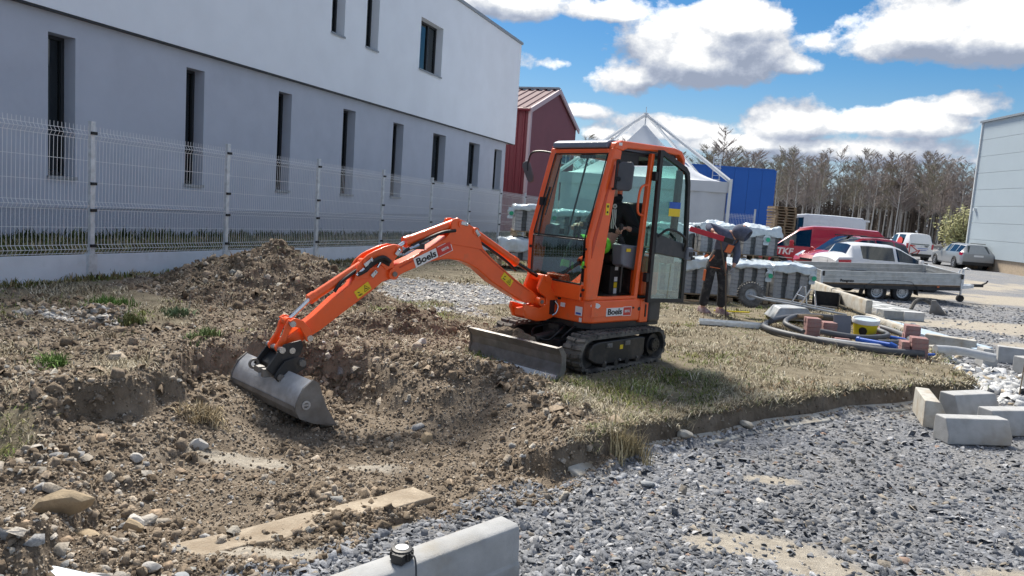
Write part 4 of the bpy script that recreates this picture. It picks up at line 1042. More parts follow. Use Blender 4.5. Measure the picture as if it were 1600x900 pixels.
# white high roofed van at the back
def ex(root):
    for s in (1, -1):
        m = MB(); m.box((1.35, s*.99, 1.55), (.10, .10, .30)); m.build('mirror', MT['car_black'], root)
    m = MB(); m.box((-.5, .985, 1.25), (.18, .02, .05)); m.box((-.3, .99, 1.05), (1.9, .012, .03)); m.build('door_handle', MT['car_black'], root)
    m = MB(); m.box((-2.7, 0, 2.33), (.5, 1.3, .10)); m.build('roof_ledge', MT['car_white'], root)
make_car('panel_van', 'white high roofed panel van parked behind the red van', 'van', (15.9, 41.5), -75,
  [(2.75, .35, .80, .95, .78, .75, .6), (2.55, .3, 1.0, 1.12, .93, .90, .75), (1.95, .28, 1.22, 1.34, .99, .95, .82), (1.25, .28, 1.35, 2.22, .99, .96, .72), (1.0, .28, 1.35, 2.38, .99, .97, .78), (.35, .28, 1.36, 2.48, .99, .98, .86), (.2, .28, 1.36, 2.50, .99, .98, .86), (-1.2, .28, 1.36, 2.50, .99, .98, .86), (-2.6, .30, 1.36, 2.45, .98, .97, .84), (-2.75, .40, 1.36, 2.30, .94, .93, .80)],
  MT['car_white'], (2, 3, 4), (1.75, -1.7), .34, ex, ws=(2,))
# red van with white letters
def ex(root):
    T_ = lettering('TKF', .34, MT['sticker_white'], root, (1.28, .962, .86), (-1, 0, 0), (0, -.05, 1), shear=.15, bold=.012)
    m = MB(); m.box((1.28, .962, .62), (.62, .006, .025)); m.build('sticker_line', MT['sticker_white'], root)
    for s in (1, -1):
        m = MB(); m.box((1.05, s*1.03, 1.20), (.16, .20, .24)); m.build('mirror', MT['car_red'], root, bevel=.03)
    m = MB(); m.box((.32, .966, 1.02), (.16, .03, .04)); m.build('door_handle', MT['car_red_dark'], root)
    for yy in (.55, -.55):
        m = MB(); m.box((2.34, yy*1.15, .82), (.12, .34, .2)); m.build('headlight', MT['lamp_clear'], root)
make_car('red_van', 'red delivery van with white letters on its front door beside the paver pallets', 'van', (12.15, 30.3), -70,
  [(2.42, .32, .70, .78, .75, .70, .55), (2.25, .27, .88, .96, .90, .86, .7), (1.60, .25, 1.04, 1.14, .95, .92, .78), (1.02, .25, 1.10, 1.62, .95, .92, .70), (.82, .25, 1.10, 1.80, .95, .92, .72), (.36, .25, 1.10, 1.90, .95, .93, .78), (.26, .25, 1.10, 1.91, .95, .93, .78), (-.6, .25, 1.10, 1.93, .95, .93, .79), (-2.0, .27, 1.10, 1.88, .95, .92, .77), (-2.22, .34, 1.08, 1.70, .90, .88, .74)],
  MT['car_red'], (2, 3, 4), (1.45, -1.45), .32, ex, ws=(2, 3))
# red people carrier facing left
def ex(root):
    for yy in (1, -1):
        m = MB(); m.loft([[(2.06, yy*.50, .72), (1.98, yy*.80, .70), (1.95, yy*.80, .84), (2.03, yy*.52, .84)], [(1.55, yy*.74, .92), (1.50, yy*.905, .86), (1.50, yy*.89, 1.02), (1.55, yy*.75, 1.0)]]); m.build('headlight', MT['lamp_clear'], root)
        m = MB(); m.box((.95, yy*.98, 1.08), (.12, .16, .15)); m.build('mirror', MT['car_red_dark'], root, bevel=.03)
        m = MB(); m.tube([(.35, yy*.60, 1.67), (-1.2, yy*.60, 1.68)], .02, 6); m.build('roof_rail', MT['car_black'], root)
    m = MB(); m.box((2.12, 0, .52), (.03, .52, .11)); m.build('number_plate', MT['sticker_white'], root)
    m = MB(); m.box((2.115, 0, .74), (.03, .7, .08)); m.build('grille', MT['car_black'], root)
    m = MB(); m.box((.3, 0, 1.675), (.30, .10, .05)); m.build('roof_bar', MT['car_black'], root)
make_car('red_people_carrier', 'dark red people carrier with tinted side windows facing left', 'car', (12.4, 27.8), -112,
  [(2.12, .30, .66, .72, .70, .66, .5), (1.98, .24, .80, .88, .86, .82, .62), (1.25, .22, .98, 1.07, .90, .87, .70), (.55, .22, 1.04, 1.52, .91, .88, .62), (.30, .22, 1.05, 1.62, .91, .88, .64), (-.25, .22, 1.05, 1.65, .91, .88, .66), (-.32, .22, 1.05, 1.65, .91, .88, .66), (-1.15, .22, 1.06, 1.62, .91, .88, .65), (-1.22, .22, 1.06, 1.62, .91, .88, .65), (-1.85, .24, 1.07, 1.50, .90, .86, .62), (-2.1, .34, 1.02, 1.20, .84, .80, .60)],
  MT['car_red_dark'], (3, 4, 6, 8), (1.30, -1.32), .31, ex, ws=(2, 3))
# white hatchback facing right
def ex(root):
    for yy in (1, -1):
        m = MB(); m.loft([[(-2.06, yy*.60, .66), (-1.98, yy*.86, .66), (-1.98, yy*.86, .90), (-2.06, yy*.62, .90)], [(-1.70, yy*.80, .74), (-1.60, yy*.905, .74), (-1.60, yy*.90, .92), (-1.70, yy*.80, .92)]]); m.build('tail_light', MT['lamp_red'], root)
        m = MB(); m.box((.80, yy*.98, .98), (.12, .16, .14)); m.build('mirror', MT['car_white'], root, bevel=.03)
    m = MB(); m.box((-2.085, 0, .80), (.02, .5, .11)); m.build('number_plate', MT['sticker_white'], root)
make_car('white_hatchback', 'white hatchback with dark side windows facing right behind the trailer', 'car', (12.6, 26.0), 84,
  [(2.10, .30, .60, .66, .70, .66, .5), (1.95, .24, .74, .80, .84, .80, .62), (1.05, .22, .90, .98, .885, .86, .70), (.25, .22, .94, 1.38, .89, .86, .60), (.05, .22, .95, 1.44, .89, .86, .62), (-.05, .22, .95, 1.45, .89, .86, .62), (-.90, .22, .96, 1.47, .89, .85, .60), (-1.18, .22, .98, 1.45, .89, .85, .58), (-1.45, .22, .99, 1.40, .89, .85, .56), (-1.62, .24, .99, 1.10, .88, .83, .60), (-1.98, .26, .97, 1.04, .86, .80, .58), (-2.08, .36, .84, .90, .82, .78, .6)],
  MT['car_white'], (2, 3, 5, 6), (1.28, -1.30), .31, ex, ws=(2,), rw=(8,))
# small white van with lettering on its rear door
def ex(root):
    m = MB(); m.add([(-2.215, -.62, 1.08), (-2.215, .62, 1.08), (-2.10, .56, 1.60), (-2.10, -.56, 1.60)], [(3, 2, 1, 0)]); m.build('rear_window', MT['car_glass'], root)
    for yy in (1, -1):
        m = MB(); m.box((-2.17, yy*.82, .98), (.10, .12, .34)); m.build('tail_light', MT['lamp_red'], root)
        m = MB(); m.box((1.0, yy*1.0, 1.14), (.14, .18, .2)); m.build('mirror', MT['car_black'], root, bevel=.03)
    lettering('TKF', .15, MT['ink'], root, (-2.228, -.42, .98), (0, -1, 0), (0, 0, 1), bold=.006)
    m = MB(); m.lathe([(.001, 0), (.05, 0), (.05, .01), (.001, .01)], 14, Matrix.Translation((-2.225, -.10, .99)) @ Matrix.Rotation(-pi/2, 4, 'Y')); m.build('badge', MT['galvanised'], root)
    for zz, y0, y1 in ((.84, .15, -.55), (.72, .05, -.45)):
        m = MB(); m.box((-2.228, (y0+y1)/2, zz), (.006, abs(y1-y0), .035)); m.build('lettering_line', MT['blue_plastic'], root)
    m = MB()
    for (a, b) in (((.66, 1.04), (.66, .52)), ((.66, 1.04), (.12, .66)), ((.12, .66), (.50, .46)), ((.30, .98), (.66, 1.04)), ((.12, .66), (-.02, .70)), ((-.02, .70), (.12, .48)), ((.12, .48), (.34, .40))):
        m.tube([(-2.230, a[0], a[1]), (-2.230, b[0], b[1])], .026, 4)
    m.build('emblem', MT['sticker_red'], root)
    m = MB(); m.add([(-.55, .905, 1.12), (-1.45, .905, 1.12), (-1.40, .86, 1.40), (-1.0, .84, 1.56), (-.60, .86, 1.42)], [(0, 1, 2, 3, 4)]); m.build('window_print', MT['sticker_red'], root)
    m = MB(); m.box((-2.24, 0, .38), (.10, 1.6, .16)); m.build('bumper', MT['car_black'], root)
    m = MB(); m.tube([(-1.9, .1, 1.82), (-2.0, .25, 1.95)], .02, 5); m.cyl((-2.0, .25, 1.95), (-2.04, .3, 1.99), .06, 8); m.build('antenna', MT['lamp_clear'], root)
make_car('small_van', 'small white van with dark red line emblem on its rear door', 'van', (27.9, 54.2), 5,
  [(2.15, .32, .70, .76, .72, .66, .5), (1.98, .26, .86, .92, .86, .82, .62), (1.30, .24, 1.02, 1.10, .90, .87, .70), (.60, .24, 1.08, 1.68, .90, .87, .66), (.35, .24, 1.08, 1.78, .90, .87, .68), (-.25, .24, 1.08, 1.82, .90, .87, .70), (-.50, .24, 1.08, 1.83, .90, .87, .70), (-1.55, .24, 1.08, 1.83, .90, .87, .70), (-2.05, .26, 1.08, 1.78, .90, .86, .68), (-2.20, .34, 1.06, 1.30, .88, .84, .70)],
  MT['car_white'], (3, 4, 6), (1.32, -1.38), .32, ex, ws=(2, 3))
# silver estate
def ex(root):
    m = MB(); m.add([(-2.31, -.60, .98), (-2.31, .60, .98), (-2.02, .52, 1.36), (-2.02, -.52, 1.36)], [(3, 2, 1, 0)]); m.build('rear_window', MT['car_glass'], root)
    for yy in (1, -1):
        m = MB(); m.loft([[(-2.38, yy*.52, .78), (-2.30, yy*.84, .78), (-2.28, yy*.84, .96), (-2.35, yy*.52, .94)], [(-2.10, yy*.70, .82), (-1.95, yy*.905, .82), (-1.95, yy*.89, .97), (-2.05, yy*.70, .96)]]); m.build('tail_light', MT['lamp_red'], root)
        m = MB(); m.box((.70, yy*.98, 1.0), (.12, .18, .14)); m.build('mirror', MT['car_silver'], root, bevel=.03)
        m = MB(); m.tube([(.2, yy*.56, 1.50), (-1.7, yy*.56, 1.50)], .022, 6); m.build('roof_rail', MT['car_black'], root)
    m = MB(); m.box((-2.375, 0, .80), (.02, .52, .11)); m.build('number_plate', MT['sticker_white'], root)
    m = MB(); m.box((-2.36, 0, .36), (.16, 1.64, .18)); m.build('bumper', MT['car_black'], root)
make_car('estate_car', 'silver estate car parked against the pale warehouse wall', 'car', (27.15, 46.2), 8,
  [(2.35, .30, .60, .66, .72, .66, .5), (2.15, .24, .74, .80, .86, .80, .62), (1.10, .22, .90, .97, .90, .86, .70), (.30, .22, .94, 1.38, .90, .86, .58), (.05, .22, .95, 1.44, .90, .86, .60), (-.45, .22, .96, 1.46, .90, .86, .60), (-.52, .22, .96, 1.46, .90, .86, .60), (-1.30, .22, .97, 1.45, .90, .86, .60), (-1.38, .22, .97, 1.45, .90, .86, .60), (-1.98, .24, .98, 1.40, .90, .84, .58), (-2.30, .28, .97, 1.00, .88, .82, .62), (-2.38, .40, .86, .90, .84, .80, .6)],
  MT['car_silver'], (2, 3, 4, 6, 8), (1.42, -1.35), .32, ex, ws=(2,))
# dark grey container between the vans
t = thing('waste_container', 'dark grey container between the red van and the small white van', 'container', (21.0, 45, gz(21, 45)), radians(-20))
m = MB(); m.hexa([(-.7, -.6, .25), (.7, -.6, .25), (.7, .6, .25), (-.7, .6, .25)], [(-.85, -.7, 1.35), (.85, -.7, 1.35), (.85, .7, 1.35), (-.85, .7, 1.35)]); m.build('body', MT['dark_grey_plastic'], t, bevel=.04)
m = MB(); m.box((0, 0, 1.43), (1.76, 1.46, .14)); m.build('lid', MT['dark_grey_plastic'], t, bevel=.05)
for sx in (-1, 1):
    for sy in (-1, 1):
        m = MB(); m.cyl((sx*.6, sy*.5, .1), (sx*.6, sy*.5+.05, .1), .1, 12); m.build('wheel', MT['tyre'], t)

# ------------------------------------------------------------------ twin axle trailer
tl = thing('car_trailer', 'silver twin axle dropside trailer standing unhitched on the gravel', 'trailer', (10.72, 22.45, 0), 0)
tl.rotation_euler = (radians(3.0), radians(-2.3), radians(2.0))
X0, X1, Y0, Y1 = -2.02, 2.06, -.98, .98; ZB, ZT = .17, .49
m = MB(); m.box((0, 0, ZB-.03), (X1-X0, Y1-Y0, .05)); m.build('bed', MT['wood_dark'], tl)
def side_board(nm, x0, x1, y, along_x=True):
    m = MB(); Hb = (ZT-ZB)/3; d = x1-x0
    for k in range(3):
        z = ZB+Hb*(k+.5)
        if along_x: m.box(((x0+x1)/2, y, z), (d, .028, Hb-.006)); m.box(((x0+x1)/2, y-.004*np.sign(-y), z+Hb*.33), (d, .032, .018))
        else: m.box((y, (x0+x1)/2, z), (.028, d, Hb-.006)); m.box((y, (x0+x1)/2, z+Hb*.33), (.036, d, .018))
    if along_x: m.box(((x0+x1)/2, y, ZT+.008), (d, .04, .018))
    else: m.box((y, (x0+x1)/2, ZT+.008), (.04, d, .018))
    return m.build(nm, MT['alu_side'], tl)
side_board('side_board', X0+.05, X1-.05, Y0); side_board('side_board', X0+.05, X1-.05, Y1)
side_board('end_board', Y0+.05, Y1-.05, X0, False); side_board('end_board', Y0+.05, Y1-.05, X1, False)
for x in (X0+.01, X1-.01):
    for y in (Y0, Y1):
        m = MB(); m.box((x, y, (ZB+ZT)/2-.02), (.07, .07, ZT-ZB+.08)); m.build('corner_post', MT['galvanised'], tl)
        m = MB(); m.box((x*.985, y+.05*np.sign(y), ZT-.06), (.05, .03, .14)); m.build('latch', MT['black_plastic'], tl)
m = MB()
for y in (Y0+.03, Y1-.03): m.box((0, y, ZB-.10), (X1-X0, .05, .11))
for x in np.linspace(X0+.1, X1-.1, 6): m.box((x, 0, ZB-.085), (.05, 1.84, .07))
m.build('chassis', MT['trailer_dark'], tl)
m = MB(); m.box((1.0, -.35, ZB-.19), (2.2, .08, .1)); m.box((1.0, .35, ZB-.19), (2.2, .08, .1))
for s in (1, -1): m.hexa([(2.0, s*.35-.04, ZB-.24), (3.0, s*.05-.04, ZB-.20), (3.0, s*.05+.04, ZB-.20), (2.0, s*.35+.04, ZB-.24)], [(2.0, s*.35-.04, ZB-.14), (3.0, s*.05-.04, ZB-.10), (3.0, s*.05+.04, ZB-.10), (2.0, s*.35+.04, ZB-.14)])
m.build('drawbar', MT['galvanised'], tl)
m = MB(); m.box((3.15, 0, ZB-.13), (.34, .09, .08)); m.tube([(3.3, 0, ZB-.1), (3.42, 0, ZB-.05), (3.46, 0, ZB+.02)], .025, 6); m.build('coupling', MT['black_plastic'], tl)
m = MB(); m.cyl((2.68, .0, ZB-.42), (2.68, .0, ZB+.36), .032, 8); m.tube([(2.68, 0, ZB+.36), (2.74, -.05, ZB+.40), (2.80, -.16, ZB+.36)], .012, 5); m.build('jockey_post', MT['galvanised'], tl)
m = MB(); m.cyl((2.68, -.05, ZB-.53), (2.68, .05, ZB-.53), .10, 16); m.build('jockey_wheel', MT['tyre'], tl)
m = MB(); m.hexa([(2.42, -.02, ZB-.1), (2.46, -.02, ZB-.1), (2.46, .02, ZB-.1), (2.42, .02, ZB-.1)], [(2.56, -.02, ZB+.34), (2.60, -.02, ZB+.34), (2.60, .02, ZB+.34), (2.56, .02, ZB+.34)]); m.build('hand_brake', MT['galvanised'], tl)
for wx in (-.36, .38):
    for s in (-1, 1):
        R_ = .29; zc = ZB-.24; T = Matrix.Translation((wx, s*.88, zc)) @ Matrix.Rotation(-s*pi/2, 4, 'X')
        m = MB(); m.lathe([(.175, .08), (.25, .095), (.285, .075), (R_, .04), (R_, -.04), (.285, -.075), (.25, -.09), (.175, -.08)], 28, T); w_ = m.build('wheel', MT['tyre'], tl, smooth=True)
        m = MB(); m.lathe([(.001, .055), (.045, .055), (.05, .035), (.09, .03), (.14, .05), (.165, .055), (.178, .085), (.178, .03)], 28, T)
        m.build('rim', MT['rim_steel'], w_, smooth=True)
        m = MB()
        for q in range(14):
            a = q*2*pi/14; m.cyl(T @ Vector((cos(a)*.115, sin(a)*.115, .045)), T @ Vector((cos(a)*.115, sin(a)*.115, .058)), .016, 6)
        m.build('rim_holes', MT['trailer_dark'], w_)
m = MB()
for s in (-1, 1):
    pts = [(-.80, zc-.08), (-.74, zc+.16), (-.55, zc+.30), (-.2, zc+.335), (.22, zc+.335), (.58, zc+.30), (.76, zc+.16), (.82, zc-.08)]
    for a, b in zip(pts[:-1], pts[1:]): m.hexa([(a[0], s*.76, a[1]), (b[0], s*.76, b[1]), (b[0], s*1.0, b[1]), (a[0], s*1.0, a[1])], [(a[0], s*.76, a[1]+.012), (b[0], s*.76, b[1]+.012), (b[0], s*1.0, b[1]+.012), (a[0], s*1.0, a[1]+.012)])
m.build('mudguard', MT['dark_grey_plastic'], tl)
m = MB(); m.box((X0-.03, Y0+.16, ZB-.12), (.05, .26, .12)); m.build('tail_light', MT['lamp_red'], tl)
m = MB(); m.box((X0-.03, Y1-.16, ZB-.12), (.05, .26, .12)); m.build('tail_light', MT['lamp_red'], tl)
m = MB(); m.box((X1-.7, Y0-.03, ZB-.05), (.06, .02, .04)); m.build('side_marker', MT['overall_orange'], tl)
lettering('Pongratz', .10, MT['ink'], tl, (-1.28, Y0-.024, ZB+.06), (1, 0, 0), (0, 0, 1), bold=.004, width=.40)
lettering('Pongratz', .06, MT['ink'], tl, (X0-.022, .5, ZB+.08), (0, -1, 0), (0, 0, 1), bold=.002, width=.26)
# tyre and shovel like tools lying by the trailer wheel

# ------------------------------------------------------------------ pallets of pavers under plastic film
PVM = {}
def paver_mesh(w, d, h, k, dark):
    key = (round(w, 3), round(d, 3), round(h, 3), k, dark)
    if key not in PVM:
        m = MB(); c = .006; r = random.Random(k); j = lambda: r.uniform(-.002, .002)
        b = [(-w/2+j(), -d/2+j(), -h/2), (w/2+j(), -d/2+j(), -h/2), (w/2+j(), d/2, -h/2), (-w/2+j(), d/2, -h/2)]
        t0 = [(p[0], p[1], h/2-c) for p in b]; t1 = [(p[0]*(1-2*c/w), p[1]*(1-2*c/d), h/2) for p in b]
        m.add(b+t0+t1, [(3, 2, 1, 0), (8, 9, 10, 11)]+[(i, (i+1) % 4, 4+(i+1) % 4, 4+i) for i in range(4)]+[(4+i, 4+(i+1) % 4, 8+(i+1) % 4, 8+i) for i in range(4)])
        PVM[key] = m.mesh('paver', MT['paver_shaded'] if dark else MT['paver_grey'])
    return PVM[key]
def pallet_meshes(W_, D_):
    b = MB(); b.box((0, 0, 0), (W_, .10, .022)); db = b.mesh('deck_board', MT['wood_pallet'])
    b = MB(); b.box((0, 0, 0), (.10, .10, .078)); bl = b.mesh('block', MT['wood_pallet'])
    b = MB(); b.box((0, 0, 0), (.10, D_, .022)); rn = b.mesh('runner', MT['wood_dark'])
    return db, bl, rn
def make_pallet(label, x, y, z, rz, W_=.84, D_=1.15, group='pallets under the paver stacks'):
    t = thing('wooden_pallet', label, 'pallet', (x, y, z), rz, group); db, bl, rn = PALM
    for k in range(7): inst(db, 'deck_board', t, (0, -D_/2+.05+k*(D_-.1)/6, .133))
    for sx in (-1, 0, 1):
        inst(rn, 'runner', t, (sx*(W_/2-.05), 0, .011))
        for sy in (-1, 0, 1): inst(bl, 'block', t, (sx*(W_/2-.05), sy*(D_/2-.05), .061))
    return t
PALM = pallet_meshes(.84, 1.15)
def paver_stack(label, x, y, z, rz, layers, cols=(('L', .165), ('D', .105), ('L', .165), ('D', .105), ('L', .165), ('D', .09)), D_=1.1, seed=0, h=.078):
    t = thing('paver_stack', label, 'paver stack', (x, y, z), rz, 'stacks of grey pavers'); r = random.Random(seed); Wt = sum(c[1] for c in cols); x0 = -Wt/2
    for (kind, w) in cols:
        dark = kind == 'D'; rec = .05 if dark else 0  # set-back columns also get the shade-darkened paver colour
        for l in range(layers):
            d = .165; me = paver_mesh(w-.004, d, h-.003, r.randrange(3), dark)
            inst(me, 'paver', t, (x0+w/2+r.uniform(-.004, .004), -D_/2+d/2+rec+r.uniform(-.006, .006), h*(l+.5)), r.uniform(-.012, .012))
        x0 += w
    # right and left flank courses
    for sx in (-1, 1):
        for q in range(5):
            for l in range(layers):
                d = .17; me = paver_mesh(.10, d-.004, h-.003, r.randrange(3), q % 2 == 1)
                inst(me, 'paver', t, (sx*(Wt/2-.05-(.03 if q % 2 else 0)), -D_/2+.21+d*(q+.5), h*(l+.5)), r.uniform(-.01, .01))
    m = MB(); m.box((0, .04, h*layers/2-.003), (Wt-.21, D_-.25, h*layers-.004)); o = m.build('inner_pavers', MT['paver_shaded'], t); o['kind'] = 'stuff'
    return t, Wt
def film(label, x, y, z, rz, Wt, D_, seed, drop=.16, front=.12, hump=.05, group='plastic sheets over the paver stacks', tail=None):
    """sheet of film lying over a stack and hanging down its sides in folds"""
    n, mm = 46, 40; r = random.Random(seed); X = np.linspace(-Wt/2-drop, Wt/2+drop, n); Y = np.linspace(-D_/2-front, D_/2+front, mm)
    xx, yy = np.meshgrid(X, Y); ox = np.maximum(np.abs(xx)-Wt/2, 0); oy = np.maximum(np.abs(yy)-D_/2, 0)
    nx = fbm(xx*4+seed*3.7, yy*4-seed, seed, 4); nf = fbm(xx*9+seed, yy*9, seed+5, 3)
    var = 1+.75*fbm(xx*2.2+seed*1.9, yy*2.2, seed+9, 3)
    zz = hump*(nx+.35)*(1-np.clip(ox+oy, 0, .1)*6)+.02*nf+.02-np.clip(ox+oy, 0, .5)*var
    px_ = np.clip(np.abs(xx), 0, Wt/2)*np.sign(xx)+np.sign(xx)*(.018+.05*np.abs(nf)+.03*ox)*(ox > 0)
    py_ = np.clip(np.abs(yy), 0, D_/2)*np.sign(yy)+np.sign(yy)*(.018+.06*np.abs(nx)+.05*np.abs(nf)+.03*oy)*(oy > 0)
    v = np.stack([px_, py_, zz], -1).reshape(-1, 3); i = np.arange(mm-1)[:, None]*n+np.arange(n-1)[None, :]
    f = np.stack([i, i+1, i+n+1, i+n], -1).reshape(-1, 4)
    me = np_mesh('plastic_sheet', v, f); me.materials.append(MT['plastic_film'])
    o = bpy.data.objects.new('plastic_sheet', me); COL.objects.link(o); o.location = (x, y, z); o.rotation_euler = (0, 0, rz)
    s = o.modifiers.new('thickness', 'SOLIDIFY'); s.thickness = .002
    tag(o, label, 'plastic sheet', group)
    if tail:
        b = MB(); (tx, ty, tz) = tail; q = []
        for k in range(7):
            t_ = k/6; q += [(tx-.07+.02*sin(k*2), ty-.02-.03*sin(k*1.3), tz-.26*t_), (tx+.08-.04*t_, ty-.03+.02*sin(k*2.1), tz-.02-.24*t_)]
        b.add(q, [(2*k, 2*k+1, 2*k+3, 2*k+2) for k in range(6)]); b.build('printed_flap', MT['plastic_film'], o, smooth=True)
        b = MB(); b.lathe([(.001, 0), (.05, 0), (.05, .004), (.001, .004)], 10, Matrix.Translation((tx+.01, ty-.062, tz-.14)) @ Matrix.Rotation(pi/2, 4, 'X')); b.build('green_print', MT['print_green'], o)
    return o
def loaded(lp, ls, lf, x, y, z, rz, layers, seed, film_kw={}, **kw):
    make_pallet(lp, x, y, z, rz)
    t, Wt = paver_stack(ls, x, y, z+.146, rz, layers, seed=seed, **kw)
    if lf: film(lf, x, y, z+.146+.078*layers, rz, Wt, 1.1, seed, **film_kw)
ROW = radians(7)
def rowpt(px0, py0, k, pitch): return (px0+cos(ROW)*pitch*k, py0+sin(ROW)*pitch*k)
# front row, right of the excavator
names = ['behind the open cab door', 'left of the hooded worker', 'behind the hooded worker', 'behind the upturned wheelbarrow']
for k, nm in enumerate(names):
    x, y = rowpt(2.75, 15.2, k, .93)
    loaded(f'wooden pallet on the ground {nm}', f'grey paver stack standing on the ground pallet {nm}', f'crumpled plastic sheet on the low paver stack {nm}', x, y, max(gz(x, y), -.02), ROW+.02*(-1)**k, 8, 20+k, dict(drop=.10, front=.10+.05*(k % 2), hump=.07, tail=(.38, -.56, -.05) if k in (2, 3) else None))
# second row behind it, two stacks high
for k, nm in enumerate(['behind the cab door', 'left of the hooded worker head', 'beside the red van']):
    x, y = rowpt(3.35, 16.75, k, .97)
    loaded(f'pallet on the ground in the back row {nm}', f'lower paver stack in the back row {nm}', None, x, y, -.02, ROW, 8, 40+k)
    loaded(f'pallet standing on the lower stack {nm}', f'upper paver stack in the back row {nm}', f'bluish plastic sheet on the upper paver stack {nm}', x, y, .755, ROW-.02, 6+(k > 0), 50+k, dict(drop=.08, front=.16, hump=.12, tail=(.1, -.56, -.06) if k != 0 else None))
# stacks left of the cab
for k, (x, y, z, nm) in enumerate(((.12, 17.9, .27, 'left of the orange cab'), (1.12, 18.3, .22, 'seen through the windscreen'), (2.1, 18.5, .12, 'behind the operator'))):
    loaded(f'pallet on the ground {nm}', f'lower paver stack {nm}', f'thick plastic wrap on the lower paver stack {nm}', x-.1, y-.35, z-.02, .05, 5, 60+k, dict(drop=.06, front=.24, hump=.10))
    loaded(f'pallet standing on the wrapped stack {nm}', f'upper paver stack {nm}', f'white plastic sheet with green print on the upper stack {nm}', x+.2, y, z+.62, .06, 7, 70+k, dict(drop=.14, front=.10, hump=.06, tail=(-.5, -.56, -.02)))
# empty pallets stacked beside the blue hall
px_, py_ = polar(pole_az(1209), 43)
b = MB(); b.box((0, -.55, .133), (1.15, .10, .022)); b.box((0, .0, .133), (1.15, .9, .022)); b.box((0, -.5, .011), (1.15, .10, .022))
for s in (-1, 0, 1): b.box((s*.52, 0, .07), (.10, 1.1, .10))
PST = b.mesh('wooden_pallet', MT['wood_pallet'])
for k in range(19):
    o = inst(PST, 'wooden_pallet', None, (px_+rnd.uniform(-.03, .03), py_+rnd.uniform(-.03, .03), -.35+k*.147), .1+rnd.uniform(-.05, .05))
    tag(o, 'empty wooden pallet in the tall stack beside the blue hall', 'pallet', 'empty pallets beside the blue hall')

# ------------------------------------------------------------------ things lying on the lawn by the pallets
def flat(x, y): return gz(x, y)+.015
# upturned wheelbarrow, wheel in the air
wb = thing('wheelbarrow', 'grey wheelbarrow turned upside down with its tyre in the air', 'wheelbarrow', (4.62, 12.75, flat(4.6, 12.75)), radians(-4))
R_ = .215; T = Matrix.Translation((-.55, .05, .37)) @ Matrix.Rotation(radians(78), 4, 'X')
m = MB(); m.lathe([(.10, .045), (.16, .06), (.20, .05), (R_, .02), (R_, -.02), (.20, -.05), (.16, -.06), (.10, -.045)], 28, T); w_ = m.build('tyre', MT['tyre_dusty'], wb, smooth=True)
m = MB()
for q in range(30):
    a = q*2*pi/30; m.box((0, 0, 0), (.028, .018, .10), T=T @ Matrix.Rotation(a, 4, 'Z') @ Matrix.Translation((R_+.002, 0, 0)))
o = m.build('tread', MT['tyre_dusty'], w_); o['kind'] = 'stuff'
m = MB(); m.lathe([(.001, .03), (.03, .035), (.05, .015), (.09, .02), (.11, .045), (.11, -.045), (.09, -.02), (.03, -.035), (.001, -.03)], 20, T); m.build('rim', MT['barrow_grey'], w_, smooth=True)
m = MB(); m.loft([[(-.25, -.30, .02), (.50, -.34, .02), (.50, .34, .02), (-.25, .30, .02)], [(-.12, -.22, .22), (.32, -.24, .25), (.32, .24, .25), (-.12, .22, .22)]]); m.build('tray', MT['barrow_grey'], wb, bevel=.03)
for s in (-1, 1):
    m = MB(); m.tube(bez([(-.62, s*.09+.05, .37), (-.35, s*.20, .33), (.1, s*.24, .29), (.7, s*.28, .22), (.95, s*.29, .19)], 5), .017, 8); m.build('handle', MT['barrow_grey'], wb, smooth=True)
    m = MB(); m.tube([(.20, s*.23, .28), (.34, s*.25, .56), (.40, s*.25, .56), (.46, s*.25, .26)], .014, 6); m.build('leg', MT['bright_steel'], wb)
m = MB(); m.tube([(.27, -.24, .42), (.27, .24, .42)], .011, 6); m.build('leg_brace', MT['bright_steel'], wb)
# drainage pipes
def pipe(label, pts, r, m_, cat='pipe', name='drain_pipe', group=None, rib=False):
    P = bez(pts, 14); b = MB()
    if rib:
        P2 = []; rs = []
        for i, p in enumerate(P): P2.append(p); rs.append(r*(1.0 if i % 2 else .90))
        b.tube(P2, rs, 12)
    else: b.tube(P, r, 12)
    o = b.build(name, m_, smooth=True, sharp=50); return tag(o, label, cat, group)
pipe('thick black drain pipe looped around the red paver stacks, lowest coil', [(4.05, 11.75, .07), (3.85, 11.3, .06), (4.0, 10.75, .06), (4.5, 10.15, .06), (5.0, 9.85, .06), (5.45, 9.80, .07)], .047, MT['pipe_grey'], group=None)
pipe('black drain pipe loop running behind the yellow bucket', [(4.02, 11.55, .13), (4.6, 12.15, .14), (5.4, 12.3, .12), (5.9, 11.9, .10), (5.95, 11.2, .08), (5.7, 10.7, .07), (5.2, 10.55, .06)], .045, MT['pipe_grey'])
pipe('black drain pipe curving round the front of the yellow bucket', [(4.3, 10.95, .08), (4.15, 11.3, .15), (4.6, 11.9, .20), (5.3, 12.05, .18), (5.62, 11.5, .12), (5.55, 11.0, .10), (5.0, 10.72, .09), (4.5, 10.85, .12)], .040, MT['pipe_grey'])
pipe('pale grey plastic pipe lying inside the black pipe loops', [(4.35, 10.55, .05), (4.9, 10.28, .05), (5.35, 10.2, .05)], .038, MT['pipe_pale'])
pipe('rusty steel tube lying across the pipe loops', [(4.5, 11.75, .21), (5.45, 12.3, .18)], .025, MT['wood_pallet'], name='steel_tube')
pipe('blue water hose lying behind the front red pavers', [(5.0, 10.6, .05), (5.5, 11.2, .06), (5.85, 11.1, .05), (6.0, 10.8, .05)], .026, MT['blue_plastic'], 'hose', 'water_hose')
pipe('blue hose end lying in front of the red paver stack', [(5.28, 9.98, .03), (5.5, 9.95, .03), (5.72, 10.02, .03)], .020, MT['blue_plastic'], 'hose', 'water_hose')
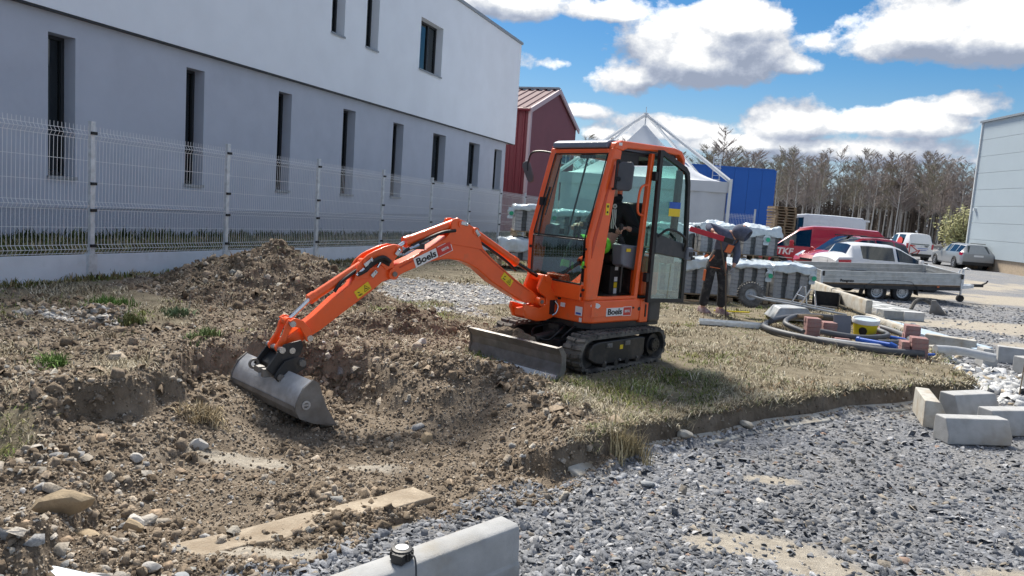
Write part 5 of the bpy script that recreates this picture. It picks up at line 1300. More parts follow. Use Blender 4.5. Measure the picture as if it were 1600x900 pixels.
pipe('long pale grey plastic pipe pointing at the gravel', [(5.85, 10.25, .07), (6.2, 10.3, .06), (6.62, 10.15, .02)], .060, MT['pipe_pale'])
cp = thing('caulking_gun', 'bright blue hand pump lying against the black pipe', 'tool', (5.08, 10.28, flat(5.0, 10.3)+.06), radians(-48))
m = MB(); m.cyl((-.25, 0, .02), (.16, 0, .02), .034, 12); m.cyl((.16, 0, .02), (.25, 0, .01), .05, 12, .03); m.build('barrel', MT['blue_plastic'], cp, smooth=True)
m = MB(); m.box((-.12, .05, .0), (.10, .06, .05)); m.cyl((-.30, 0, .02), (-.25, 0, .02), .042, 10); m.build('handle', MT['blue_plastic'], cp, bevel=.01)
# red paver stacks
def red_stack(label, x, y, rz, rows, zb=0, group='stacks of red pavers'):
    t = thing('red_paver_stack', label, 'paver stack', (x, y, flat(x, y)-.01), rz, group); k = 0
    for l, row in enumerate(rows):
        for (dx, dy, a) in row:
            inst(RPM[k % 3], 'paver', t, (dx+rnd.uniform(-.006, .006), dy+rnd.uniform(-.006, .006), .033+l*.066), a+rnd.uniform(-.05, .05)); k += 1
    return t
RPM = []
for k in range(3):
    m = MB(); r = random.Random(k); w, d, h, c = .20, .10, .064, .005
    b = [(-w/2, -d/2, -h/2), (w/2, -d/2, -h/2), (w/2, d/2, -h/2), (-w/2, d/2, -h/2)]; b = [(p[0]+r.uniform(-.003, .003), p[1]+r.uniform(-.003, .003), p[2]) for p in b]
    t0 = [(p[0], p[1], h/2-c) for p in b]; t1 = [(p[0]*.95, p[1]*.9, h/2) for p in b]
    m.add(b+t0+t1, [(3, 2, 1, 0), (8, 9, 10, 11)]+[(i, (i+1) % 4, 4+(i+1) % 4, 4+i) for i in range(4)]+[(4+i, 4+(i+1) % 4, 8+(i+1) % 4, 8+i) for i in range(4)])
    RPM.append(m.mesh('paver', MT['paver_red']))
two = [(0, -.052, 0), (0, .052, 0)]
red_stack('tall stack of dusty red pavers at the left of the group', 4.52, 11.2, -.12, [two, two, two, two])
red_stack('red paver stack just left of the grey board and yellow bucket', 4.82, 11.35, -.10, [two, two, two])
red_stack('single layer of red pavers lying in front of the second stack', 4.76, 10.72, -.08, [two])
red_stack('red paver stack nearest to the viewer, on the lawn edge', 5.42, 9.9, -.25, [[(0, -.052, 0), (0, .052, 0), (-.16, 0, pi/2)], [(0, -.052, 0), (0, .052, 0), (-.16, 0, pi/2)], [(0, -.052, 0), (0, .052, 0), (-.16, 0, pi/2)], [(0, -.052, 0), (0, .052, 0)]])
red_stack('red paver stack right of the black pipe loop', 5.98, 11.15, -.3, [two, two, two, two])
red_stack('loose red pavers tumbled behind the yellow bucket', 5.72, 11.55, .6, [[(0, 0, 0), (.16, .12, 1.1), (-.12, .22, .3)], [(.05, .1, .5)]])
m = MB(); m.box((0, 0, .15), (.25, .03, .30)); o = m.build('grey_board', MT['mid_grey_plastic'], bevel=.004); o.location = (5.02, 11.3, flat(5, 11.3)+.01); o.rotation_euler = (radians(-14), 0, -.1); tag(o, 'grey fibre board leaning between the red pavers and the yellow bucket', 'board')
yb = thing('mortar_bucket', 'yellow bucket with a white rim and a black emblem', 'bucket', (5.38, 11.35, flat(5.4, 11.35)), radians(-20))
yb.rotation_euler = (radians(6), 0, radians(-20))
m = MB(); m.lathe([(.001, .004), (.145, .004), (.15, .012), (.178, .225), (.174, .225), (.146, .02), (.001, .02)], 32); m.build('body', MT['bucket_yellow'], yb, smooth=True)
m = MB(); m.lathe([(.178, .215), (.192, .22), (.196, .275), (.190, .285), (.176, .28), (.174, .222)], 32); m.build('rim', MT['bucket_white'], yb, smooth=True)
m = MB(); m.lathe([(.001, .262), (.176, .262)], 24); m.build('contents', MT['plastic_film'], yb)
m = MB(); q = []
for k in range(20):
    a = 2*pi*k/20; rr = .058*(1 if sin(a) > -.3 else 1.0); u, v = cos(a)*rr, sin(a)*rr*(1.0 if sin(a) > 0 else 1.45); ang = -pi/2-.25+u/.168; rad = .1535+(.125+v)*.113+.004
    q.append((cos(ang)*rad, sin(ang)*rad, .125+v))
m.add(q, [tuple(range(20))]); m.build('emblem', MT['ink'], yb)
# galvanised section lying on the grass
m = MB(); T = Matrix.Translation((3.42, 11.42, .0)) @ Matrix.Rotation(radians(-3), 4, 'Z')
for dy, dz in ((0, .03), (.06, .055)): m.prism([(0+dy, dz-.03), (.055+dy, dz-.03), (.055+dy, dz-.024), (.006+dy, dz-.024), (.006+dy, dz+.03), (dy, dz+.03)], -.52, .52, 'x', T)
o = m.build('metal_section', MT['galvanised']); o.location = (0, 0, flat(3.4, 11.4)); tag(o, 'pair of galvanised angle sections lying on the grass beside the worker', 'metal section')
m = MB(); m.tube([(3.55, 13.1, .02), (4.2, 13.2, .02)], .012, 6); o = m.build('measuring_staff', MT['bucket_yellow']); o.location = (0, 0, flat(3.9, 13.1)); tag(o, 'thin yellow staff lying on the grass behind the worker', 'staff')
m = MB(); m.box((2.55, 14.2, .03), (2.0, .09, .03)); o = m.build('timber_lath', MT['wood_pallet']); o.location = (0, 0, flat(2.5, 14.2)); tag(o, 'timber lath lying in front of the paver pallets', 'lath')
m = MB(); m.rock((0, 0, .06), (.16, .13, .12), 3); o = m.build('clay_shard', MT['overall_orange']); o.location = (5.0, 13.3, flat(5, 13.3)); tag(o, 'broken orange clay piece beside the wheelbarrow legs', 'shard')
cr = thing('crate', 'black plastic crate lying open behind the concrete kerb', 'crate', (6.35, 15.2, flat(6.3, 15.2)), radians(-25))
m = MB()
for c, d in (((0, 0, .01), (.5, .35, .02)), ((-.24, 0, .15), (.02, .35, .28)), ((.24, 0, .15), (.02, .35, .28)), ((0, .165, .15), (.46, .02, .28))): m.box(c, d)
m.build('shell', MT['black_plastic'], cr)
# flat grey kerb stones laid out in a row
KF = []
for k in range(2):
    m = MB(); m.box((0, 0, 0), (.45, .235, .19)); KF.append(m.mesh('kerb_stone', MT['kerb_grey'] if k else MT['concrete_pale']))
ORD = ['farthest', 'second farthest', 'third farthest', 'fourth farthest', 'fourth nearest', 'third nearest', 'second nearest', 'nearest']
for k in range(8):
    x, y = 8.42+.01*k, 18.95-.31*k
    o = inst(KF[k % 2], 'kerb_stone', None, (x, y, gz(x, y)+.10), rnd.uniform(-.03, .03)); tag(o, ORD[k]+' flat grey kerb stone in the left row by the trailer wheels', 'kerb stone', 'flat kerb stones in rows by the trailer')
    o = inst(KF[(k+1) % 2], 'kerb_stone', None, (x+.48, y+.02, gz(x, y)+.10), rnd.uniform(-.03, .03)); tag(o, ORD[k]+' flat grey kerb stone in the right row by the trailer', 'kerb stone', 'flat kerb stones in rows by the trailer')
# long concrete kerb along the edge of the lawn
KP = [(7.05, 17.9), (6.75, 15.8), (6.62, 13.9), (6.50, 12.2)]
for k, (a, b) in enumerate(zip(KP[:-1], KP[1:])):
    L = hypot(b[0]-a[0], b[1]-a[1]); an = atan2(b[1]-a[1], b[0]-a[0])
    m = MB(); m.prism([(-.06, 0), (.06, 0), (.06, .22), (.045, .25), (-.045, .25), (-.06, .22)], .01, L-.01, 'x')
    o = m.build('edging_kerb', MT['concrete_stained'], bevel=.008); o.location = (a[0], a[1], gz(a[0]+.3, a[1])-.0+(.10 if k == 0 else .08)); o.rotation_euler = (0, 0, an)
    tag(o, ['long concrete edging kerb beside the paver pallets', 'long concrete edging kerb next to the black crate', 'long concrete edging kerb next to the loose red pavers'][k], 'kerb', 'edging kerbs along the lawn')
# blue grey planks
for k, (dz, dx) in enumerate(((.02, 0), (.055, .04), (.09, .02))):
    m = MB(); m.box((0, 0, 0), (.26, 3.3, .03)); o = m.build('scaffold_plank', MT['planks_blue'], bevel=.004); o.location = (7.38+dx, 13.3, gz(7.4, 13.2)+dz+.06); o.rotation_euler = (radians(-1.2), radians(-10), radians(-2+k*1.4)); tag(o, ['lowest', 'middle', 'topmost'][k]+' blue grey scaffold plank in the pile along the lawn edge', 'plank', 'scaffold planks along the lawn edge')
# dark tyre inner and wedge beside the trailer
m = MB(); m.tube(bez([(10.1, 19.0, .02), (10.3, 19.2, .22), (10.55, 19.3, .28), (10.8, 19.25, .16)], 6), .05, 8); o = m.build('rubber_flap', MT['rubber'], smooth=True); o.location = (0, 0, gz(10.4, 19)); tag(o, 'curved piece of dark rubber lying beside the kerb stones', 'rubber piece')
m = MB(); m.prism([(0, 0), (.5, 0), (.34, .06), (.12, .34), (.02, .34)], -.07, .07, 'y'); o = m.build('wheel_chock', MT['worn_steel'], bevel=.01); o.location = (10.35, 18.6, gz(10.3, 18.6)); o.rotation_euler = (0, 0, -.5); tag(o, 'dark wedge shaped chock lying beside the last flat kerb stones', 'wheel chock')

# ------------------------------------------------------------------ pale concrete kerb blocks
def kerb_block(label, x, y, rz, L, hgt, wb_, wt_, m_='concrete', roll=0, slant=0, z=None, skew=0, name='kerb_block', group='concrete kerb blocks dumped on the gravel'):
    """block lying along its local x; wide foot, narrow top, one slanted flank"""
    m = MB(); e = slant
    b = [(-L/2, -wb_/2, 0), (L/2, -wb_/2, 0), (L/2, wb_/2, 0), (-L/2, wb_/2, 0)]
    md = [(-L/2, -wb_/2, hgt*.36), (L/2, -wb_/2, hgt*.36), (L/2, wb_/2, hgt*.36), (-L/2, wb_/2, hgt*.36)]
    t = [(-L/2+e, wb_/2-wt_, hgt), (L/2-e*.3, wb_/2-wt_, hgt), (L/2-e*.3, wb_/2, hgt), (-L/2+e, wb_/2, hgt)]
    m.add(b+md+t, [(3, 2, 1, 0), (8, 9, 10, 11)]+[(i, (i+1) % 4, 4+(i+1) % 4, 4+i) for i in range(4)]+[(4+i, 4+(i+1) % 4, 8+(i+1) % 4, 8+i) for i in range(4)])
    o = m.build(name, MT[m_], bevel=.012, seg=2); o.location = (x, y, (gz(x, y) if z is None else z)+.005); o.rotation_euler = (roll, 0, rz); return tag(o, label, 'kerb block', group)
kerb_block('long pale kerb block lying broadside at the front of the group', 4.24, 6.66, radians(8), .63, .225, .21, .14)
kerb_block('kerb block standing askew at the left end of the group', 4.22, 7.33, radians(70), .68, .26, .22, .13, 'concrete_stained', slant=.03)
kerb_block('kerb block behind the left two, top facing up', 4.80, 7.66, radians(22), .60, .24, .24, .17)
kerb_block('kerb block between the front block and the right edge', 4.86, 7.08, radians(14), .58, .23, .24, .16)
kerb_block('kerb block leading away at the right edge', 5.42, 7.45, radians(60), .68, .25, .24, .17)
kerb_block('kerb block cut off by the right border, nearest the viewer', 4.78, 6.30, radians(48), .60, .24, .25, .15, 'concrete_stained')
kerb_block('yellowish kerb block at the tip of the lawn', 7.10, 12.05, radians(-38), .72, .26, .22, .16, 'concrete_stained')
kerb_block('upright kerb stone alone on the pale stones', 7.02, 10.95, radians(80), .28, .27, .20, .13, slant=.03)
kerb_block('small kerb stone right of the thin stake', 7.38, 10.55, radians(15), .34, .24, .24, .17)
kerb_block('small kerb stone behind the thin stake', 7.75, 11.4, radians(-25), .5, .25, .22, .15)
kerb_block('kerb stone half hidden at the right border by the stake', 6.62, 9.1, radians(10), .5, .24, .24, .15)
kerb_block('short stained concrete block beside the blue grey planks', 6.45, 11.2, radians(-60), .30, .22, .22, .18, 'concrete_stained', z=gz(6.3, 11.2)-.02)
m = MB(); m.tube([(6.05, 8.75, 0), (6.10, 8.78, 1.02)], .008, 6); o = m.build('marker_stake', MT['wood_pallet']); o.location = (0, 0, gz(6.05, 8.75)); tag(o, 'thin upright stake among the pale stones at the right border', 'stake')
# pale rubble between the lawn tip and the blocks
n = 420; x = RG.normal(6.35, .42, n); y = RG.normal(9.6, .75, n); k = sdist(x, y, PLATEAU) < .0; x, y = x[k], y[k]
o = shards('pale_stones', x, y, heights(x, y), RG.uniform(.05, .17, len(x)), .4, pal(len(x), [(.52, .53, .54), (.42, .43, .44), (.60, .60, .58), (.45, .38, .28)], [3, 2, 1, .5]), STONE, 31); tag(o, 'pale broken stones at the tip of the lawn', kind='stuff')

# ------------------------------------------------------------------ big kerb in the foreground with a tape measure
kd = Vector((-.695, -.719, 0)); A0 = Vector((.075, 3.59, 0)); an = atan2(kd.y, kd.x)
m = MB(); zt, zg = .10, -.26
m.prism([(-.068, zt), (.042, zt), (.060, zt-.012), (.068, zt-.040), (.073, zt-.185), (.084, zt-.192), (.088, zg), (-.070, zg)], 0, 1.35, 'x')
o = m.build('big_kerb', MT['concrete'], bevel=.006, seg=3); o.location = A0; o.rotation_euler = (0, 0, an); tag(o, 'long pale concrete kerb standing in the foreground at the lower edge', 'kerb')
tp = thing('tape_measure', 'black tape measure with a white disc lying on the foreground kerb', 'tape measure', tuple(A0+kd*.675+Vector((0, 0, zt+.002))), an+.35); tp.scale = (1.3, 1.3, 1.3)
m = MB(); m.lathe([(.001, 0), (.030, 0), (.036, .004), (.037, .010), (.037, .032), (.034, .038), (.024, .040), (.001, .040)], 28); m.box((.030, .010, .018), (.034, .040, .030)); m.build('case', MT['black_plastic'], tp, smooth=True)
m = MB(); m.lathe([(.001, .0405), (.022, .0405), (.022, .0425), (.001, .0425)], 24); m.build('label_disc', MT['sticker_white'], tp)
m = MB()
for k in range(18):
    a = 2*pi*k/18; m.box((cos(a)*.037, sin(a)*.037, .021), (.005, .005, .024), a)
m.build('grip_ribs', MT['black_plastic'], tp)
m = MB(); m.tube(bez([(.006, .030, .024), (.012, .055, .028), (.025, .072, .0), (.035, .080, -.05), (.040, .082, -.13)], 6), .003, 6); m.build('strap', MT['dark_grey_plastic'], tp)
# pale bedding of a vanished kerb at the foot of the cut edge
m = MB(); E_ = [(.55, 5.10), (1.12, 5.70), (1.80, 6.17), (2.48, 6.74), (3.05, 7.06), (3.53, 7.45), (4.14, 7.70), (4.60, 8.0), (5.02, 8.06)]; rings = []
for i, (x, y) in enumerate(E_):
    a, b = Vector(E_[max(i-1, 0)]), Vector(E_[min(i+1, len(E_)-1)]); t = (b-a).normalized(); nn = Vector((t.y, -t.x)); j = rnd.uniform(-.025, .03); w0, w1 = -.10, .05+j
    rings.append([(x+nn.x*w0, y+nn.y*w0, -.30), (x+nn.x*w1, y+nn.y*w1, -.30), (x+nn.x*(w1-.015), y+nn.y*(w1-.015), -.185+rnd.uniform(-.012, .008)), (x+nn.x*w0, y+nn.y*w0, -.155+rnd.uniform(-.01, .01))])
m.loft(rings); o = m.build('kerb_bedding', MT['concrete_stained'], bevel=.012); tag(o, 'pale concrete bedding strip along the foot of the cut edge', 'footing')
# old concrete footing in the dug area
m = MB(); r = random.Random(8); P = [(-1.75+1.2*k/12+r.uniform(-.012, .012), 3.72+1.08*k/12+r.uniform(-.012, .012)) for k in range(13)]+[(-.38-1.2*k/12+r.uniform(-.025, .025), 4.66-1.1*k/12+r.uniform(-.025, .025)) for k in range(13)]
m.prism(P, -.36, -.242, 'z'); o = m.build('old_footing', MT['footing_sand'], bevel=.012); tag(o, 'old sandy concrete footing strip flush with the dug ground', 'footing')
m = MB(); m.prism([(-2.6, 3.05), (-1.7, 3.02), (-1.62, 3.14), (-1.95, 3.22), (-2.4, 3.28)], -.22, -.10, 'z'); o = m.build('slab', MT['slab_white'], bevel=.01); tag(o, 'pale blue grey slab at the bottom left corner', 'slab')
# single stones large enough to pick out
for k, (x, y, sx, sy, sz, mm_, lab) in enumerate(((-2.22, 3.72, .24, .13, .12, 'rock_tan', 'big tan stone at the left border of the rubble'), (-2.05, 3.62, .18, .07, .06, 'rock_tan', 'flat tan slab leaning beside the big tan stone'), (-1.98, 4.0, .15, .07, .05, 'rock_pale', 'pale flat stone on top of the rubble pile'),
   (-2.12, 5.15, .12, .07, .08, 'rock_pale', 'pale block shaped stone in the middle of the dug area'), (-2.35, 4.72, .11, .06, .06, 'rock_pale', 'whitish stone left of the block shaped stone'), (-1.93, 3.85, .10, .08, .07, 'rock_tan', 'tan stone above the old footing'), (-1.45, 3.35, .09, .06, .03, 'rock_grey', 'flat slate piece below the old footing'),
   (-1.38, 3.28, .07, .06, .05, 'rock_tan', 'rounded tan stone beside the flat slate piece'), (-.58, 5.75, .13, .09, .09, 'rock_tan', 'brown stone on the slope below the blade'), (-1.62, 3.42, .08, .06, .05, 'rock_pale', 'pale rounded stone at the end of the footing'), (-1.78, 3.25, .10, .06, .06, 'rock_pale', 'white rounded stone near the bottom left slab'),
   (1.5, 6.05, .12, .10, .07, 'concrete_stained', 'lump of old concrete at the lip of the cut edge'), (2.15, 6.5, .14, .08, .07, 'concrete_stained', 'yellowish clod on the cut edge'), (1.75, 4.85, .10, .05, .02, 'rock_pale', 'long pale chip lying on the gravel by the cut edge'), (1.02, 5.0, .10, .08, .04, 'rock_grey', 'large slate piece on the gravel'), (-.9, 7.75, .14, .09, .08, 'rock_pale', 'pale stone in the soil left of the blade'))):
    m = MB(); m.rock((0, 0, sz*.4), (sx, sy, sz), 70+k, rnd.uniform(0, 3)); o = m.build('stone', MT[mm_], smooth=True, sharp=28); z0 = float(heap_h(np.array([x]), np.array([y]))[0]); o.location = (x, y, z0); tag(o, lab, 'stone')

# ------------------------------------------------------------------ mini excavator; local x forward, y to the operator's left, z up
EX = thing('mini_excavator', 'orange mini excavator with its cab door open and its bucket in the dug soil', 'excavator', (.78, 8.36, 0.0), radians(41+180))
OR = MT['orange_paint']
def pr(name, poly, a, b, m_=OR, bev=.008, parent=EX, axis='y', seg=2):
    m = MB(); m.prism(poly, a, b, axis); return m.build(name, m_, parent, bevel=bev, seg=seg)
def rod(name, p, q, r, m_, parent=EX, n=16):
    m = MB(); m.cyl(p, q, r, n); return m.build(name, m_, parent, smooth=True)
TU = Matrix.Translation((.011, .043, 0)) @ Matrix.Rotation(radians(6), 4, 'Z')
def tu(m): m.v = [tuple(TU @ Vector(p)) for p in m.v]; return m
# undercarriage
m = MB(); m.box((0, 0, .30), (.62, .60, .17)); m.box((.1, 0, .22), (.95, .34, .10)); m.box((0, 0, .25), (.30, 1.02, .10)); tu(m).build('undercarriage_frame', MT['black_steel'], EX, bevel=.012)
m = MB(); m.cyl((0, 0, .36), (0, 0, .47), .30, 32); tu(m).build('slew_ring', MT['black_steel'], EX, smooth=True)
def stadium(r, n=10, x=.595, zc=.195):
    f = [(x+r*cos(a), zc+r*sin(a)) for a in np.linspace(-pi/2, pi/2, n)]; b = [(-x+r*cos(a), zc+r*sin(a)) for a in np.linspace(pi/2, 3*pi/2, n)]
    return f+b
for s in (1, -1):
    y0, y1 = s*.385, s*.615; yc = s*.50
    o_, i_ = stadium(.178, 12), stadium(.150, 12); n = len(o_); m = MB()
    vs = [(p[0], y0, p[1]) for p in o_]+[(p[0], y1, p[1]) for p in o_]+[(p[0], y1, p[1]) for p in i_]+[(p[0], y0, p[1]) for p in i_]
    fs = []
    for k in range(n):
        k2 = (k+1) % n
        for q in range(4): fs.append((q*n+k, q*n+k2, ((q+1) % 4)*n+k2, ((q+1) % 4)*n+k))
    if s < 0: fs = [f[::-1] for f in fs]
    m.add(vs, fs); tr = tu(m).build('rubber_track', MT['rubber'], EX, smooth=True, sharp=40)
    m = MB(); P = stadium(.178, 40); d = np.hypot(*np.diff(np.array(P+[P[0]]), axis=0).T); cum = np.concatenate([[0], np.cumsum(d)]); N_ = 44
    for k in range(N_):
        t = cum[-1]*(k+.5)/N_; j = min(int(np.searchsorted(cum, t))-1, len(P)-1); a, b = P[j], P[(j+1) % len(P)]; u = (t-cum[j])/max(d[j], 1e-9)
        px0, pz0 = a[0]+(b[0]-a[0])*u, a[1]+(b[1]-a[1])*u; tx, tz = (b[0]-a[0])/d[j], (b[1]-a[1])/d[j]; ang = atan2(tz, tx)
        for (h0, h1, sk) in ((.0, .105, .012), (.125, .23, -.012)):
            sk = sk*(1 if k % 2 else .2)
            T = Matrix.Translation((px0, 0, pz0)) @ Matrix.Rotation(-ang, 4, 'Y')
            ya, yb_ = s*(.385+h0), s*(.385+h1)
            q0 = [(-.030+sk, ya, .0), (.020+sk, ya, .0), (.026-sk, yb_, .0), (-.024-sk, yb_, .0)]; q1 = [(p[0]*.72, p[1], -.022) for p in q0]
            m.add([tuple(T @ Vector(p)) for p in q0+q1], [(0, 1, 2, 3), (7, 6, 5, 4), (4, 5, 1, 0), (5, 6, 2, 1), (6, 7, 3, 2), (7, 4, 0, 3)])
    o = tu(m).build('tread_lug', MT['rubber'], tr); o['kind'] = 'stuff'
    # side frame, rollers, idler and sprocket
    m = MB(); m.prism([(.56, .30), (.62, .24), (.62, .15), (.52, .10), (.40, .075), (-.30, .075), (-.36, .12), (-.36, .30), (-.30, .315), (.46, .315)], y0+s*.03, y1-s*.004, 'y'); fr = tu(m).build('track_frame', MT['black_steel'], EX, bevel=.014)
    m = MB()
    for x in (.36, .16, -.04, -.24): m.cyl((x, y0+s*.02, .072), (x, y1+s*.002, .072), .036, 14)
    o = tu(m).build('roller', MT['black_steel'], EX, smooth=True); o['kind'] = 'stuff'
    m = MB(); m.cyl((.595, y0+s*.04, .195), (.595, y1-s*.06, .195), .149, 26); tu(m).build('idler', MT['black_steel'], EX, smooth=True)
    m = MB(); m.cyl((-.595, y0+s*.04, .195), (-.595, y1-s*.05, .195), .12, 26); m.cyl((-.595, y1-s*.06, .195), (-.595, y1-s*.01, .195), .075, 18)
    for k in range(9):
        a = k*2*pi/9; m.cyl((-.595+cos(a)*.052, y1-s*.02, .195+sin(a)*.052), (-.595+cos(a)*.052, y1-s*.002, .195+sin(a)*.052), .010, 6)
    for k in range(11):
        a = k*2*pi/11; m.box((-.595+cos(a)*.130, yc, .195+sin(a)*.130), (.03, .05, .03))
    tu(m).build('sprocket', MT['black_steel'], EX, smooth=True)
    m = MB()
    for x, z in ((.30, .27), (-.02, .27)):
        m.box((x, y1-s*.002, z), (.09, .02, .045))
    for x, z in ((.36, .10), (.10, .10), (-.22, .10), (.29, .262), (.32, .262), (-.01, .262), (-.04, .262)): m.cyl((x, y1-s*.01, z), (x, y1+s*.014, z), .013, 8)
    tu(m).build('frame_bolts', MT['worn_steel'], EX)['kind'] = 'stuff'
m = MB(); m.box((.08, .612, .235), (.052, .005, .045)); tu(m).build('warning_sticker', MT['sticker_yellow'], EX)
# dozer blade
bl = [(1.16, -.02), (1.10, .07), (1.075, .16), (1.09, .24), (1.14, .315), (1.115, .325), (1.06, .25), (1.045, .16), (1.06, .07), (1.10, -.02)]
m = MB(); m.prism(bl, -.62, .62, 'y'); bld_ = tu(m).build('dozer_blade', MT['worn_steel'], EX)
m = MB(); m.prism([(1.172, -.025), (1.128, .055), (1.116, .052), (1.150, -.025)], -.62, .62, 'y'); tu(m).build('cutting_edge', MT['bright_steel'], bld_)
for s in (1, -1):
    m = MB(); m.prism([(1.18, -.02), (1.11, .07), (1.09, .16), (1.10, .24), (1.155, .325), (1.10, .335), (1.03, .25), (1.02, .10), (1.08, -.02)], s*.622, s*.640, 'y'); tu(m).build('side_plate', MT['worn_steel'], bld_)
    m = MB(); m.hexa([(.25, s*.24-.03, .14), (1.06, s*.30-.03, .08), (1.06, s*.30+.03, .08), (.25, s*.24+.03, .14)], [(.25, s*.24-.03, .22), (1.06, s*.30-.03, .17), (1.06, s*.30+.03, .17), (.25, s*.24+.03, .22)]); tu(m).build('blade_arm', MT['black_steel'], EX, bevel=.006)
m = MB(); m.cyl((.36, 0, .33), (.78, 0, .27), .045, 14); m.cyl((.78, 0, .27), (1.06, 0, .20), .024, 10); m.box((.40, .0, .36), (.16, .14, .10)); tu(m).build('blade_cylinder', MT['black_steel'], EX, smooth=True)
m = MB(); m.tube(bez([(.42, .10, .40), (.58, .16, .36), (.66, .10, .27), (.75, .05, .28)], 6), .012, 6); m.tube(bez([(.40, -.12, .40), (.56, -.2, .34), (.70, -.10, .28)], 6), .012, 6); m.tube(bez([(.3, .2, .42), (.5, .26, .40), (.58, .2, .30)], 6), .010, 6); tu(m).build('hose', MT['hose_black'], EX, smooth=True)
# upper body
plan = [(.33, .50), (.405, .43), (.43, .25), (.44, 0), (.43, -.34), (.38, -.45), (-.42, -.50), (-.42, .50)]
m = MB(); m.prism(plan, .465, .715, 'z'); m.build('body_panel', OR, EX, bevel=.022, seg=3)
m = MB(); m.prism([(.30, .46), (.40, .3), (.40, -.3), (.2, -.42), (-.8, -.42), (-.8, .46)], .40, .47, 'z'); m.build('floor_frame', MT['black_steel'], EX)
m = MB(); m.prism([(-.425, .497), (-.425, -.497), (-.57, -.497), (-.57, .497)], .44, .705, 'z'); m.build('rear_side_panel', OR, EX, bevel=.015)
m = MB(); m.prism([(-.572, .495), (-.80, .475), (-.94, .36), (-1.01, .18), (-1.03, 0), (-1.01, -.18), (-.94, -.36), (-.80, -.475), (-.572, -.495)], .425, .72, 'z'); m.build('counterweight', MT['dark_grey_plastic'], EX, bevel=.05, seg=4)
m = MB(); m.prism([(-.50, .44), (-.78, .43), (-.92, .30), (-.96, 0), (-.92, -.30), (-.78, -.43), (-.50, -.44)], .72, 1.18, 'z'); m.build('engine_cover', OR, EX, bevel=.04, seg=3)
m = MB(); m.box((-.515, .499, .575), (.02, .01, .14)); m.build('vent_slot', MT['clip_black'], EX)
m = MB(); m.cyl((-.40, .490, .60), (-.40, .503, .60), .022, 16); m.cyl((-.30, .490, .615), (-.30, .506, .615), .012, 10); m.build('lock', MT['clip_black'], EX)
m = MB(); m.box((.05, .502, .585), (.62, .006, .10)); m.build('panel_crease', OR, EX, bevel=.003)
def plate(name, m_, c, ux, uy, w, h, t=.003):
    """thin sticker: centre, reading direction, up direction"""
    x = Vector(ux).normalized(); y = Vector(uy); y = (y-x*y.dot(x)).normalized(); z = x.cross(y); c = Vector(c); q = []
    for (a, b, d) in ((-1, -1, 0), (1, -1, 0), (1, 1, 0), (-1, 1, 0), (-1, -1, 1), (1, -1, 1), (1, 1, 1), (-1, 1, 1)): q.append(tuple(c+x*a*w/2+y*b*h/2+z*d*t))
    m = MB(); m.hexa(q[:4], q[4:]); return m.build(name, m_, EX)
XL, UP_ = (-1, 0, 0), (0, 0, 1)
plate('logo_plate', MT['sticker_white'], (.005, .5055, .582), XL, UP_, .265, .088); plate('logo_plate', MT['sticker_red'], (-.195, .5055, .582), XL, UP_, .125, .088)
plate('logo_border', MT['sticker_white'], (-.195, .5050, .582), XL, UP_, .137, .100)
lettering('Boels', .088, MT['ink'], EX, (.005, .5105, .582), XL, UP_, bold=.0022, width=.225)
lettering('RENTAL', .036, MT['sticker_white'], EX, (-.195, .5105, .582), XL, UP_, bold=.001, width=.085)
m = MB(); m.lathe([(.001, 0), (.030, 0), (.030, .006), (.001, .006)], 20, Matrix.Translation((.30, .494, .655)) @ Matrix.Rotation(radians(-20), 4, 'Z') @ Matrix.Rotation(-pi/2, 4, 'X') @ Matrix.Diagonal((1.9, 1, 1, 1))); m.build('reflector', MT['sticker_white'], EX)
FX, FN = (0, 1, 0), (0, 0, 1)
for (c, w, h, m_) in (((.441, .0, .64), .13, .055, 'mid_grey_plastic'), ((.442, .16, .625), .065, .045, 'sticker_white'), ((.428, .385, .59), .10, .095, 'sticker_white'), ((.420, .41, .50), .035, .045, 'sticker_white')): plate('sticker', MT[m_], c, FX, FN, w, h)
plate('sticker', MT['blue_plastic'], (.432, .385, .565), FX, FN, .07, .02)
plate('type_plate', MT['clip_black'], (.470, .37, .765), FX, FN, .16, .04)
for k in range(5): plate('type_mark', MT['overall_orange'], (.4735, .315+k*.025, .765), FX, FN, .014, .02, .002)
m = MB(); m.cyl((.435, .10, .69), (.452, .10, .69), .018, 12); m.build('lock', MT['clip_black'], EX)
# kingpost bracket, boom and arm: outlines in the plane of their left face
king = [(.655, .936), (.52, .893), (.529, .797), (.444, .705), (.392, .571), (.412, .487), (.586, .44), (.706, .439), (.845, .473), (.899, .57), (.882, .63), (.786, .606), (.675, .581), (.586, .619), (.593, .688), (.691, .746), (.715, .801)]
kp = pr('swing_bracket', king, .055, .015, OR, .01); pr('bracket_plate', king, -.155, -.195, OR, .01, kp)
pr('bracket_core', [(.62, .58), (.42, .58), (.42, .47), (.70, .45), (.84, .49), (.86, .57)], .02, -.16, OR, .01, kp); rod('kingpin', (.47, -.07, .42), (.47, -.07, .76), .06, MT['black_steel'], kp)
m = MB(); m.box((.50, .058, .585), (.07, .012, .15)); m.build('bracket_opening', MT['clip_black'], kp)
m = MB(); m.tube(bez([(.47, .065, .65), (.44, .085, .60), (.46, .085, .53), (.50, .07, .50)], 5), .008, 6); m.build('hose_loop', MT['bright_steel'], kp)
